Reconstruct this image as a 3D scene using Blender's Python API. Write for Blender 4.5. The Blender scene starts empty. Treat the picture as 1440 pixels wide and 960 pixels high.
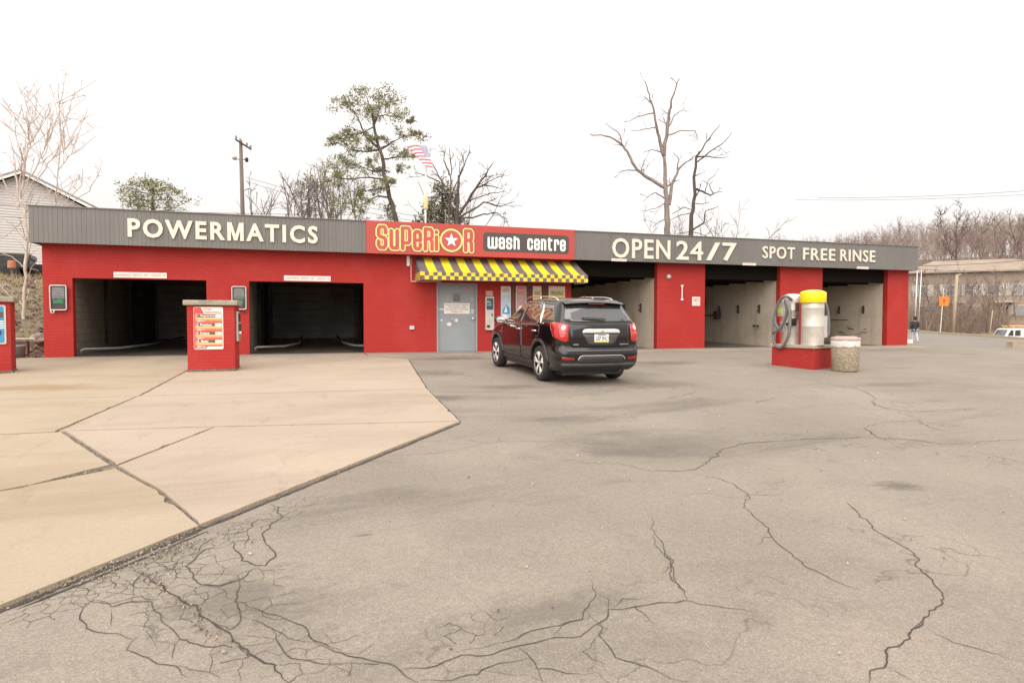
import bpy, bmesh, math, random
from mathutils import Vector, Matrix
from mathutils.bvhtree import BVHTree
from mathutils.geometry import delaunay_2d_cdt

SC = bpy.context.scene
COL = SC.collection
# ---------------------------------------------------------------- camera, sky, sun, exposure
CAMP = Vector((6.618, -19.232, 0.95))
YAW, PITCH = math.radians(17.508), math.radians(1.80)
cam_d = bpy.data.cameras.new('camera')
cam_d.sensor_width = 36.0
cam_d.lens = 890.0 / 1440.0 * 36.0
cam_d.clip_start, cam_d.clip_end = 0.05, 3000.0
cam = bpy.data.objects.new('camera', cam_d)
COL.objects.link(cam)
cam.location = CAMP
fw = Vector((math.sin(YAW) * math.cos(PITCH), math.cos(YAW) * math.cos(PITCH), -math.sin(PITCH)))
cam.rotation_euler = fw.to_track_quat('-Z', 'Y').to_euler()
SC.camera = cam

SUN_EL, SUN_AZ = math.radians(43), math.radians(212)       # behind the camera, a little to the left
world = bpy.data.worlds.new('World')
SC.world = world
world.use_nodes = True
wn, wl = world.node_tree.nodes, world.node_tree.links
bg = wn['Background']
sky = wn.new('ShaderNodeTexSky')
sky.sky_type = 'NISHITA'
sky.sun_disc = False
sky.sun_elevation = SUN_EL
sky.sun_rotation = SUN_AZ
sky.dust_density = 4.0
hs = wn.new('ShaderNodeHueSaturation')
hs.inputs['Saturation'].default_value = 0.25
wl.new(sky.outputs[0], hs.inputs['Color'])
mx = wn.new('ShaderNodeMix'); mx.data_type = 'RGBA'
mx.inputs[0].default_value = 0.86                            # a closed layer of pale cloud over the sky
wl.new(hs.outputs[0], mx.inputs[6])
# an overcast sky: palest overhead, greyer towards the horizon, the same all the way round
wtc = wn.new('ShaderNodeTexCoord'); wsx = wn.new('ShaderNodeSeparateXYZ'); wl.new(wtc.outputs['Generated'], wsx.inputs[0])
wmp = wn.new('ShaderNodeMapRange'); wl.new(wsx.outputs[2], wmp.inputs['Value'])
wmp.inputs['From Min'].default_value = 0.0; wmp.inputs['From Max'].default_value = 1.0; wmp.inputs['To Min'].default_value = 0.0; wmp.inputs['To Max'].default_value = 1.0
wcr = wn.new('ShaderNodeValToRGB'); wl.new(wmp.outputs[0], wcr.inputs[0])
wcr.color_ramp.elements[0].color = (.535, .50, .485, 1); wcr.color_ramp.elements[1].color = (1, .955, .90, 1)
wnz = wn.new('ShaderNodeTexNoise'); wnz.inputs['Scale'].default_value = 2.2; wnz.inputs['Detail'].default_value = 5; wl.new(wtc.outputs['Generated'], wnz.inputs['Vector'])
wml = wn.new('ShaderNodeMapRange'); wl.new(wnz.outputs['Fac'], wml.inputs['Value']); wml.inputs['From Min'].default_value = .3; wml.inputs['From Max'].default_value = .7; wml.inputs['To Min'].default_value = 10.4; wml.inputs['To Max'].default_value = 12.6
wvm = wn.new('ShaderNodeVectorMath'); wvm.operation = 'SCALE'; wl.new(wcr.outputs[0], wvm.inputs[0]); wl.new(wml.outputs[0], wvm.inputs['Scale'])
wl.new(wvm.outputs[0], mx.inputs[7])
wl.new(mx.outputs[2], bg.inputs['Color'])
bg.inputs['Strength'].default_value = 0.072
sun_d = bpy.data.lights.new('sun', 'SUN')
sun_d.energy = 1.5
sun_d.angle = math.radians(90)
sun_d.color = (1.0, 0.95, 0.88)
sun = bpy.data.objects.new('sun', sun_d)
COL.objects.link(sun)
sdir = Vector((math.sin(SUN_AZ) * math.cos(SUN_EL), math.cos(SUN_AZ) * math.cos(SUN_EL), math.sin(SUN_EL)))
sun.rotation_euler = (-sdir).to_track_quat('-Z', 'Y').to_euler()
SC.view_settings.view_transform = 'Standard'
SC.view_settings.look = 'None'
SC.view_settings.exposure = 1.2
SC.view_settings.gamma = 1.0
SC.render.engine = 'CYCLES'

# ---------------------------------------------------------------- helpers
RND = random.Random(7)
def R(d): return math.radians(d)
def sm(a, b, t):
    t = max(0.0, min(1.0, (t - a) / (b - a)))
    return t * t * (3 - 2 * t)
def lerp(a, b, t): return a + (b - a) * t
def interp(t, ts, vs):
    if t <= ts[0]: return vs[0]
    for i in range(1, len(ts)):
        if t <= ts[i]:
            return lerp(vs[i - 1], vs[i], (t - ts[i - 1]) / (ts[i] - ts[i - 1]))
    return vs[-1]

def tag(o, label=None, cat=None, group=None, kind=None):
    if label: o['label'] = label
    if cat: o['category'] = cat
    if group: o['group'] = group
    if kind: o['kind'] = kind
    return o
def thing(name, label, cat, loc=(0, 0, 0), rot=(0, 0, 0), group=None):
    o = bpy.data.objects.new(name, None)
    COL.objects.link(o)
    o.location = loc; o.rotation_euler = rot
    o.empty_display_size = 0.3
    return tag(o, label, cat, group)
def root_of(o):
    while o.parent: o = o.parent
    return o
def copy_tree(o, parent=None):
    c = o.copy(); COL.objects.link(c); c.parent = parent
    for ch in [k for k in bpy.data.objects if k.parent == o]:
        copy_tree(ch, c)
    return c

class MB:
    """collects faces; build() links them as one mesh object"""
    def __init__(s): s.v, s.f, s.m = [], [], []
    def face(s, pts, mi=0):
        n = len(s.v); s.v += [tuple(p) for p in pts]; s.f.append(tuple(range(n, n + len(pts)))); s.m.append(mi)
    def add(s, vs, fs, mi=0):
        n = len(s.v); s.v += [tuple(p) for p in vs]
        for f in fs: s.f.append(tuple(i + n for i in f)); s.m.append(mi)
    def box(s, x0, x1, y0, y1, z0, z1, mi=0):
        v = [(x, y, z) for z in (z0, z1) for y in (y0, y1) for x in (x0, x1)]
        s.add(v, [(0, 2, 3, 1), (4, 5, 7, 6), (0, 1, 5, 4), (2, 6, 7, 3), (0, 4, 6, 2), (1, 3, 7, 5)], mi)
    def prism(s, poly, z0, z1, mi=0):      # poly = [(x, y)] counter-clockwise; z0/z1 numbers or functions
        f0 = z0 if callable(z0) else (lambda x, y: z0)
        f1 = z1 if callable(z1) else (lambda x, y: z1)
        n = len(poly)
        v = [(x, y, f0(x, y)) for x, y in poly] + [(x, y, f1(x, y)) for x, y in poly]
        s.add(v, [tuple(range(n - 1, -1, -1)), tuple(range(n, 2 * n))] + [(i, (i + 1) % n, n + (i + 1) % n, n + i) for i in range(n)], mi)
    def slabxz(s, poly, y0, y1, mi=0):     # poly in (x, z), front at y0 (towards -y), back y1
        n = len(poly)
        v = [(x, y0, z) for x, z in poly] + [(x, y1, z) for x, z in poly]
        s.add(v, [tuple(range(n)), tuple(range(2 * n - 1, n - 1, -1))] + [((i + 1) % n, i, n + i, n + (i + 1) % n) for i in range(n)], mi)
    def tube(s, pts, rad, n=6, mi=0, cap=True, closed=False):
        pts = [Vector(p) for p in pts]
        if not isinstance(rad, (list, tuple)): rad = [rad] * len(pts)
        k = len(pts); b = len(s.v); pu = None
        for i, p in enumerate(pts):
            if closed: d = pts[(i + 1) % k] - pts[i - 1]
            else: d = pts[min(i + 1, k - 1)] - pts[max(i - 1, 0)]
            if d.length < 1e-9: d = Vector((0, 0, 1))
            d.normalize()
            if pu is None:
                a = Vector((0, 0, 1)) if abs(d.z) < .9 else Vector((1, 0, 0))
                u = d.cross(a).normalized()
            else:
                u = (pu - d * pu.dot(d))
                u = u.normalized() if u.length > 1e-6 else d.orthogonal().normalized()
            pu = u; w = d.cross(u)
            for j in range(n):
                t = 2 * math.pi * j / n
                q = p + (u * math.cos(t) + w * math.sin(t)) * rad[i]
                s.v.append((q.x, q.y, q.z))
        for i in range(k if closed else k - 1):
            a, c = b + i * n, b + ((i + 1) % k) * n
            for j in range(n):
                s.f.append((a + j, a + (j + 1) % n, c + (j + 1) % n, c + j)); s.m.append(mi)
        if cap and not closed and n > 3:
            s.f.append(tuple(b + j for j in range(n - 1, -1, -1))); s.m.append(mi)
            s.f.append(tuple(b + (k - 1) * n + j for j in range(n))); s.m.append(mi)
    def lathe(s, prof, c=(0, 0, 0), n=32, axis='z', mi=0, mis=None):   # prof = [(r, h)]
        b = len(s.v)
        for r, h in prof:
            for j in range(n):
                t = 2 * math.pi * j / n
                a, d = r * math.cos(t), r * math.sin(t)
                p = (a, d, h) if axis == 'z' else ((h, a, d) if axis == 'x' else (d, h, a))
                s.v.append((p[0] + c[0], p[1] + c[1], p[2] + c[2]))
        for i in range(len(prof) - 1):
            for j in range(n):
                a, e = b + i * n, b + (i + 1) * n
                s.f.append((a + j, a + (j + 1) % n, e + (j + 1) % n, e + j)); s.m.append(mis[i] if mis else mi)
        if prof[0][0] > 1e-4:
            s.f.append(tuple(b + j for j in range(n - 1, -1, -1))); s.m.append(mis[0] if mis else mi)
        if prof[-1][0] > 1e-4:
            s.f.append(tuple(b + (len(prof) - 1) * n + j for j in range(n))); s.m.append(mis[-1] if mis else mi)
    def build(s, name, mat, parent=None, local=False, smooth=False, bevel=0.0, segs=2, weld=False, label=None):
        off = Vector((0, 0, 0))
        if parent is not None:
            if not local: off = root_of(parent).location.copy()
        elif not local:
            xs = [p[0] for p in s.v]; ys = [p[1] for p in s.v]; zs = [p[2] for p in s.v]
            off = Vector(((min(xs) + max(xs)) / 2, (min(ys) + max(ys)) / 2, min(zs)))
        me = bpy.data.meshes.new(name)
        ox, oy, oz = off
        me.from_pydata([(p[0] - ox, p[1] - oy, p[2] - oz) for p in s.v], [], s.f)
        for mm in (mat if isinstance(mat, (list, tuple)) else [mat]): me.materials.append(mm)
        if any(s.m): me.polygons.foreach_set('material_index', s.m)
        if smooth: me.polygons.foreach_set('use_smooth', [True] * len(s.f))
        me.update()
        if weld:
            bm = bmesh.new(); bm.from_mesh(me)
            bmesh.ops.remove_doubles(bm, verts=bm.verts, dist=1e-5)
            bmesh.ops.recalc_face_normals(bm, faces=bm.faces)
            bm.to_mesh(me); bm.free()
        o = bpy.data.objects.new(name, me)
        COL.objects.link(o)
        if parent is not None: o.parent = parent
        else: o.location = off
        if bevel:
            m = o.modifiers.new('bevel', 'BEVEL'); m.width = bevel; m.segments = segs; m.limit_method = 'ANGLE'; m.angle_limit = R(40)
        if smooth and bevel == 0 and smooth == 'auto':
            pass
        if label: o['label'] = label
        return o

def rrect(x0, x1, z0, z1, r, n=4):
    out = []
    for cx, cz, a0 in ((x1 - r, z0 + r, -90), (x1 - r, z1 - r, 0), (x0 + r, z1 - r, 90), (x0 + r, z0 + r, 180)):
        for i in range(n + 1):
            a = R(a0 + 90 * i / n)
            out.append((cx + r * math.cos(a), cz + r * math.sin(a)))
    return out

def text_geo(s, x0, x1, z0, z1, extrude=0.0, offset=0.0, space=1.0, bevel=0.0):
    """flat or solid lettering fitted into a box of the x-z plane, front towards -y, back at y = 0"""
    c = bpy.data.curves.new('t', 'FONT'); c.body = s; c.offset = offset; c.extrude = 0.1 if extrude else 0; c.space_character = space
    c.resolution_u = 3
    if bevel: c.bevel_depth = bevel; c.bevel_resolution = 1
    o = bpy.data.objects.new('t', c); COL.objects.link(o)
    dg = bpy.context.evaluated_depsgraph_get(); dg.update()
    me = bpy.data.meshes.new_from_object(o.evaluated_get(dg))
    vs = [v.co.copy() for v in me.vertices]; fs = [tuple(p.vertices) for p in me.polygons]
    bpy.data.objects.remove(o); bpy.data.curves.remove(c); bpy.data.meshes.remove(me)
    ax, bx = min(v.x for v in vs), max(v.x for v in vs); ay, by = min(v.y for v in vs), max(v.y for v in vs)
    az, bz = min(v.z for v in vs), max(v.z for v in vs)
    out = []
    for v in vs:
        yy = -(v.z - az) / (bz - az) * extrude if extrude else 0.0
        out.append((x0 + (v.x - ax) / (bx - ax) * (x1 - x0), yy, z0 + (v.y - ay) / (by - ay) * (z1 - z0)))
    return out, fs
def put_text(mb, s, x0, x1, z0, z1, y, mi=0, offset=0.0, space=1.0):
    vs, fs = text_geo(s, x0, x1, z0, z1, 0, offset, space)
    mb.add([(a, y, c) for a, b, c in vs], fs, mi)
def split_letters(vs, fs):
    """groups the pieces of a line of lettering whose x ranges overlap: one group per letter"""
    par = list(range(len(vs)))
    def find(a):
        while par[a] != a: par[a] = par[par[a]]; a = par[a]
        return a
    for f in fs:
        for i in f[1:]: par[find(i)] = find(f[0])
    isl = {}
    for i, v in enumerate(vs):
        r = find(i); a = isl.setdefault(r, [1e9, -1e9]); a[0] = min(a[0], v[0]); a[1] = max(a[1], v[0])
    rng = sorted((a[0], a[1], r) for r, a in isl.items()); groups = []
    for a, b, r in rng:
        if groups and a < groups[-1][1] - 0.01: groups[-1][1] = max(groups[-1][1], b); groups[-1][2].add(r)
        else: groups.append([a, b, {r}])
    out = []
    for a, b, rs in groups:
        idx = {}; nv = []; nf = []
        for f in fs:
            if find(f[0]) in rs:
                g = []
                for i in f:
                    if i not in idx: idx[i] = len(nv); nv.append(vs[i])
                    g.append(idx[i])
                nf.append(tuple(g))
        out.append((nv, nf))
    return out

# ---------------------------------------------------------------- materials
def new_mat(name):
    m = bpy.data.materials.new(name); m.use_nodes = True
    nt = m.node_tree; b = nt.nodes['Principled BSDF']
    return m, nt, b
def ramp(nt, fac, stops):
    r = nt.nodes.new('ShaderNodeValToRGB')
    e = r.color_ramp.elements
    while len(e) < len(stops): e.new(0.5)
    for i, (p, c) in enumerate(stops):
        e[i].position = p; e[i].color = (c[0], c[1], c[2], 1) if not isinstance(c, (int, float)) else (c, c, c, 1)
    nt.links.new(fac, r.inputs[0]); return r.outputs[0]
def noise(nt, co, scale, detail=4, rough=.55, dist=0.0):
    n = nt.nodes.new('ShaderNodeTexNoise'); n.inputs['Scale'].default_value = scale; n.inputs['Detail'].default_value = detail
    n.inputs['Roughness'].default_value = rough; n.inputs['Distortion'].default_value = dist
    if co is not None: nt.links.new(co, n.inputs['Vector'])
    return n.outputs['Fac']
def mixc(nt, fac, a, b, mode='MIX'):
    n = nt.nodes.new('ShaderNodeMix'); n.data_type = 'RGBA'; n.blend_type = mode
    for sock, val in ((0, fac), (6, a), (7, b)):
        if hasattr(val, 'is_output'): nt.links.new(val, n.inputs[sock])
        elif sock == 0: n.inputs[0].default_value = val
        else: n.inputs[sock].default_value = (val[0], val[1], val[2], 1)
    return n.outputs[2]
def math_(nt, op, a, b=0.0):
    n = nt.nodes.new('ShaderNodeMath'); n.operation = op
    for i, v in enumerate((a, b)):
        if hasattr(v, 'is_output'): nt.links.new(v, n.inputs[i])
        else: n.inputs[i].default_value = v
    return n.outputs[0]
def wpos(nt): return nt.nodes.new('ShaderNodeNewGeometry').outputs['Position']
def mapped(nt, co, sc=(1, 1, 1), loc=(0, 0, 0), rot=(0, 0, 0)):
    n = nt.nodes.new('ShaderNodeMapping'); n.inputs['Scale'].default_value = sc; n.inputs['Location'].default_value = loc; n.inputs['Rotation'].default_value = rot
    nt.links.new(co, n.inputs['Vector']); return n.outputs[0]
def bump(nt, b, h, st=.3, dist=.01):
    n = nt.nodes.new('ShaderNodeBump'); n.inputs['Strength'].default_value = st; n.inputs['Distance'].default_value = dist
    nt.links.new(h, n.inputs['Height']); nt.links.new(n.outputs[0], b.inputs['Normal'])
def simple(name, col, rough=.6, metal=0.0, var=.12, vscale=6.0, bmp=0.0, coat=0.0, spec=None):
    m, nt, b = new_mat(name)
    b.inputs['Roughness'].default_value = rough; b.inputs['Metallic'].default_value = metal
    if coat: b.inputs['Coat Weight'].default_value = coat
    if spec is not None: b.inputs['Specular IOR Level'].default_value = spec
    tc = nt.nodes.new('ShaderNodeTexCoord').outputs['Object']
    n = noise(nt, tc, vscale, 5)
    lo = [c * (1 - var) for c in col]; hi = [min(1, c * (1 + var)) for c in col]
    nt.links.new(ramp(nt, n, [(.3, lo), (.7, hi)]), b.inputs['Base Color'])
    if bmp: bump(nt, b, noise(nt, tc, vscale * 6, 3), bmp)
    return m

def brick_mat(name, col1, col2, mort, patch=None, patch_amt=.3, grime=None, bw=.2, bh=.075, bst=.35):
    m, nt, b = new_mat(name)
    P = wpos(nt)
    sx = nt.nodes.new('ShaderNodeSeparateXYZ'); nt.links.new(P, sx.inputs[0])
    cx = nt.nodes.new('ShaderNodeCombineXYZ')
    nt.links.new(math_(nt, 'ADD', sx.outputs[0], sx.outputs[1]), cx.inputs[0]); nt.links.new(sx.outputs[2], cx.inputs[1])
    br = nt.nodes.new('ShaderNodeTexBrick'); nt.links.new(cx.outputs[0], br.inputs['Vector'])
    br.inputs['Scale'].default_value = 1.0; br.inputs['Brick Width'].default_value = bw; br.inputs['Row Height'].default_value = bh
    br.inputs['Mortar Size'].default_value = .009; br.inputs['Mortar Smooth'].default_value = .4
    br.inputs['Color1'].default_value = (*col1, 1); br.inputs['Color2'].default_value = (*col2, 1); br.inputs['Mortar'].default_value = (*mort, 1)
    c = br.outputs['Color']
    if patch:
        c = mixc(nt, ramp(nt, noise(nt, P, .9, 5, .6), [(.48, 0.0), (.75, patch_amt)]), c, patch)
    st = noise(nt, mapped(nt, P, (2.2, 2.2, .35)), 1.6, 5, .65)
    c = mixc(nt, ramp(nt, st, [(.5, 0.0), (.8, .45)]), c, grime or [k * .6 for k in col1])
    nt.links.new(c, b.inputs['Base Color'])
    b.inputs['Roughness'].default_value = .7; b.inputs['Specular IOR Level'].default_value = .2
    h = math_(nt, 'ADD', math_(nt, 'MULTIPLY', br.outputs['Fac'], -1.0), math_(nt, 'MULTIPLY', noise(nt, P, 60, 3), .25))
    bump(nt, b, h, bst, .006)
    return m

M = {}
M['red_brick'] = brick_mat('red_painted_brick', (.395, .032, .027), (.375, .030, .026), (.325, .025, .022), (.43, .062, .053), .5, (.33, .035, .03))
M['white_brick'] = brick_mat('white_painted_brick', (.64, .55, .45), (.61, .525, .425), (.49, .41, .32), (.37, .30, .225), .7, (.27, .23, .17))
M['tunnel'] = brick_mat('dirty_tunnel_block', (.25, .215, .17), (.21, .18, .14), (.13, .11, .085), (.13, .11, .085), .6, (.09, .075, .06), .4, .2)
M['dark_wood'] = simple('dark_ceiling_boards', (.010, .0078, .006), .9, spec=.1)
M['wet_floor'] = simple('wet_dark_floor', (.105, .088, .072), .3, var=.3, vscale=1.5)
M['soffit'] = simple('soffit_brown', (.10, .08, .065), .7)
M['roof'] = simple('roof_membrane', (.30, .29, .28), .8)
def fascia_mat():
    m, nt, b = new_mat('grey_fascia_metal')
    P = wpos(nt)
    c = ramp(nt, noise(nt, mapped(nt, P, (.8, .8, .5)), 1.2, 6, .6), [(.3, (.138, .129, .120)), (.7, (.170, .160, .149))])
    st = noise(nt, mapped(nt, P, (9, 9, .5)), 1.0, 4, .6)
    c = mixc(nt, ramp(nt, st, [(.48, 0.0), (.80, .55)]), c, (.12, .112, .105))
    nt.links.new(c, b.inputs['Base Color']); b.inputs['Roughness'].default_value = .5
    return m
M['fascia'] = fascia_mat()
M['cream'] = simple('cream_letter_paint', (.70, .63, .525), .5, var=.06)
M['sign_red'] = simple('sign_face_red', (.43, .055, .042), .4, var=.04, vscale=1)
M['logo_red'] = simple('logo_letter_red', (.46, .078, .074), .4, var=.05, vscale=2)
M['logo_yellow'] = simple('logo_outline_yellow', (.85, .62, .20), .4, var=.03)
M['rim_silver'] = simple('rim_silver', (.74, .71, .67), .3, .35, var=.04)
M['logo_brown'] = simple('logo_outline_brown', (.10, .055, .02), .4, var=.03)
M['charcoal'] = simple('sign_charcoal', (.07, .06, .055), .4, var=.1)
M['white'] = simple('white_paint', (.80, .78, .74), .45, var=.04)
M['plate_white'] = simple('white_plastic', (.72, .66, .62), .4, var=.05)
M['pink_red'] = simple('faded_red_print', (.62, .20, .17), .5, var=.05)
M['print_dark'] = simple('dark_print', (.09, .08, .075), .5, var=.1)
M['print_grey'] = simple('grey_print', (.38, .34, .30), .5, var=.1)
M['yellow'] = simple('awning_yellow', (.80, .56, .02), .55, var=.07, vscale=3)
M['awn_grey'] = simple('awning_charcoal', (.125, .10, .105), .6, var=.15, vscale=3)
M['door_grey'] = simple('blue_grey_door_paint', (.26, .285, .30), .45, var=.07, vscale=2)
M['door_frame'] = simple('door_frame_grey', (.28, .30, .31), .5, var=.06)
M['steel'] = simple('brushed_steel', (.56, .52, .46), .38, .3, var=.12, vscale=5)
M['chrome'] = simple('chrome', (.86, .86, .86), .12, 1.0, var=.02)
M['alu'] = simple('aluminium', (.62, .60, .57), .38, .6, var=.08)
M['black_gloss'] = simple('black_gloss', (.007, .0058, .0062), .09, var=.1, coat=.25)
M['black_plastic'] = simple('black_plastic', (.024, .023, .024), .45, var=.2)
M['tyre'] = simple('tyre_rubber', (.022, .021, .020), .75, var=.25, vscale=8)
M['glass_dark'] = simple('tinted_glass', (.035, .034, .036), .04, var=.05, spec=1.0, coat=1.0)
M['blue'] = simple('panel_blue', (.05, .26, .50), .4, var=.2, vscale=8)
M['teal_dark'] = simple('display_teal', (.03, .085, .11), .3, var=.15)
M['concrete_cap'] = simple('cap_concrete', (.30, .27, .21), .85, var=.25, vscale=7, bmp=.2)
M['wood'] = simple('weathered_wood', (.17, .125, .105), .8, var=.25, vscale=9)
M['galv'] = simple('dull_galvanised', (.17, .16, .15), .5, .3, var=.2)
M['pole_wood'] = simple('pole_wood_pale', (.38, .30, .205), .8, var=.12, vscale=4)
M['bark'] = simple('bark_brown', (.215, .172, .15), .9, var=.3, vscale=3)
M['bark_dark'] = simple('bark_dark', (.085, .062, .05), .9, var=.3, vscale=3)
M['bark_grey'] = simple('bark_far', (.15, .105, .095), .9, var=.3, vscale=.2)
M['orange'] = simple('orange_sign', (.85, .20, .02), .5, var=.03)
M['rust'] = simple('rusty_pipe', (.20, .10, .06), .7, var=.3)
M['hose'] = simple('grey_vacuum_hose', (.15, .145, .14), .5, var=.12, vscale=12)
M['dome_white'] = simple('dome_white', (.72, .68, .64), .35, var=.06)
M['dome_yellow'] = simple('dome_yellow', (.85, .66, .01), .3, var=.03)
M['rubber_dark'] = simple('dark_fitting', (.035, .032, .03), .6, var=.2)
M['red_lens'] = simple('tail_lamp_red', (.43, .010, .009), .12, var=.1, vscale=14, coat=1.0)
M['lens_white'] = simple('reverse_lamp_white', (.75, .68, .60), .15, var=.06, coat=1.0)
M['lens_dark_red'] = simple('reflector_red', (.22, .012, .010), .2, var=.1)
M['skin'] = simple('skin', (.45, .28, .2), .6)
M['jacket'] = simple('black_jacket', (.022, .022, .026), .8, var=.3, vscale=9)
M['jeans'] = simple('light_jeans', (.42, .44, .50), .85, var=.12, vscale=9)
M['hair'] = simple('dark_hair', (.02, .015, .012), .7)
STAINS_AND_SHADOW = ((6.25, -15.6, .75, .7, .55), (8.6, -9.0, .9, .55, .6), (10.4, -2.1, 2.3, .75, .75), (10.1, -8.0, 1.0, .45, .5), (10.1, -11.3, 1.5, .55, .5), (11.6, -14.95, .45, .28, .7), (9.2, -5.5, 1.3, 1.2, .5), (12.9, -8.3, 2.2, 1.0, .5), (15.6, -4.4, 2.0, 1.1, .6), (6.9, -12.05, .35, .3, .7), (6.95, -14.85, .14, .05, .7), (17.8, -9.4, 2.4, .6, .45), (9.9, -13.2, 1.2, .5, .35), (7.8, -16.2, 1.0, .35, .45))  # the wide one at the car's tail is its shadow, put into the colour
def asphalt_mat(name, tint=(1, 1, 1), near=True):
    m, nt, b = new_mat(name)
    P = wpos(nt)
    base = ramp(nt, noise(nt, P, .35, 6, .6), [(.25, (.218, .186, .155)), (.5, (.252, .216, .181)), (.75, (.282, .243, .203))])
    # oily, damp and patched areas, long and thin along the drive lanes
    d = noise(nt, mapped(nt, P, (.30, 1.0, 1), rot=(0, 0, .15)), .85, 7, .68, .6)
    base = mixc(nt, ramp(nt, d, [(.54, 0.0), (.68, .5)]), base, (.125, .107, .093))
    d2 = noise(nt, mapped(nt, P, (1, 1, 1), (31, 7, 0)), 1.7, 8, .75, .3)
    base = mixc(nt, ramp(nt, d2, [(.60, 0.0), (.70, .45)]), base, (.115, .098, .085))
    d3 = noise(nt, mapped(nt, P, (1, 1, 1), (3, 17, 0)), .6, 5, .6)
    base = mixc(nt, ramp(nt, d3, [(.50, 0.0), (.72, .45)]), base, (.33, .28, .23))
    # aggregate: pale and dark chips
    v = nt.nodes.new('ShaderNodeTexVoronoi'); v.inputs['Scale'].default_value = 170; nt.links.new(P, v.inputs['Vector'])
    sp = nt.nodes.new('ShaderNodeSeparateColor'); nt.links.new(v.outputs['Color'], sp.inputs[0])
    chip = ramp(nt, sp.outputs[0], [(0.0, .78), (.45, .96), (.8, 1.04), (1.0, 1.30)])
    base = mixc(nt, 1.0, base, chip, 'MULTIPLY')
    g = ramp(nt, noise(nt, P, 22, 6, .75), [(.3, .88), (.7, 1.11)])
    base = mixc(nt, 1.0, base, g, 'MULTIPLY')
    base = mixc(nt, 1.0, base, tint, 'MULTIPLY')
    # old oil and damp stains and the car's painted shadow, each with its own place and outline
    for (cx_, cy_, rx_, ry_, am) in (STAINS_AND_SHADOW if near else ()):
        mp = mapped(nt, P, (1 / rx_, 1 / ry_, 0), (-cx_ / rx_, -cy_ / ry_, 0))
        ln = nt.nodes.new('ShaderNodeVectorMath'); ln.operation = 'LENGTH'; nt.links.new(mp, ln.inputs[0])
        f = math_(nt, 'ADD', ln.outputs['Value'], math_(nt, 'MULTIPLY', noise(nt, mapped(nt, P, (.8, 1.3, 1), (cx_ * 3, cy_, 0)), 4.2, 9, .82, .4), 2.3))
        base = mixc(nt, ramp(nt, f, [(.95 / 2, am), (1.65 / 2, 0.0)]) if False else ramp(nt, math_(nt, 'MULTIPLY', f, .5), [(.66, am), (.90, 0.0)]), base, (.10, .085, .074))
    fl_ = noise(nt, mapped(nt, P, (.7, 1.6, 1), (5, 3, 0), rot=(0, 0, .2)), 7.5, 6, .8)
    base = mixc(nt, ramp(nt, fl_, [(.66, 0.0), (.74, .55)]), base, (.105, .088, .075))
    # faint net of hairline cracks
    vv = nt.nodes.new('ShaderNodeTexVoronoi'); vv.feature = 'DISTANCE_TO_EDGE'; vv.inputs['Scale'].default_value = .8
    nz = nt.nodes.new('ShaderNodeVectorMath'); nz.operation = 'ADD'
    n3 = nt.nodes.new('ShaderNodeTexNoise'); n3.inputs['Scale'].default_value = 2.2; n3.inputs['Detail'].default_value = 5; nt.links.new(P, n3.inputs['Vector'])
    nt.links.new(P, nz.inputs[0]); nt.links.new(n3.outputs['Color'], nz.inputs[1]); nt.links.new(nz.outputs[0], vv.inputs['Vector'])
    line = ramp(nt, vv.outputs['Distance'], [(0.0, 1.0), (.011, 0.0)])
    gate = ramp(nt, noise(nt, mapped(nt, P, (1, 1, 1), (9, 9, 0)), .5, 3), [(.52, 0.0), (.62, .5)])
    base = mixc(nt, math_(nt, 'MULTIPLY', line, gate), base, (.05, .043, .038))
    nt.links.new(base, b.inputs['Base Color'])
    b.inputs['Roughness'].default_value = .85
    b.inputs['Specular IOR Level'].default_value = .25
    bump(nt, b, math_(nt, 'ADD', sp.outputs[1], math_(nt, 'MULTIPLY', noise(nt, P, 9, 5), 1.2)), .35, .004)
    return m
M['asphalt'] = asphalt_mat('worn_asphalt')
M['road'] = asphalt_mat('road_asphalt', (.92, .93, .98), False)
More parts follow.
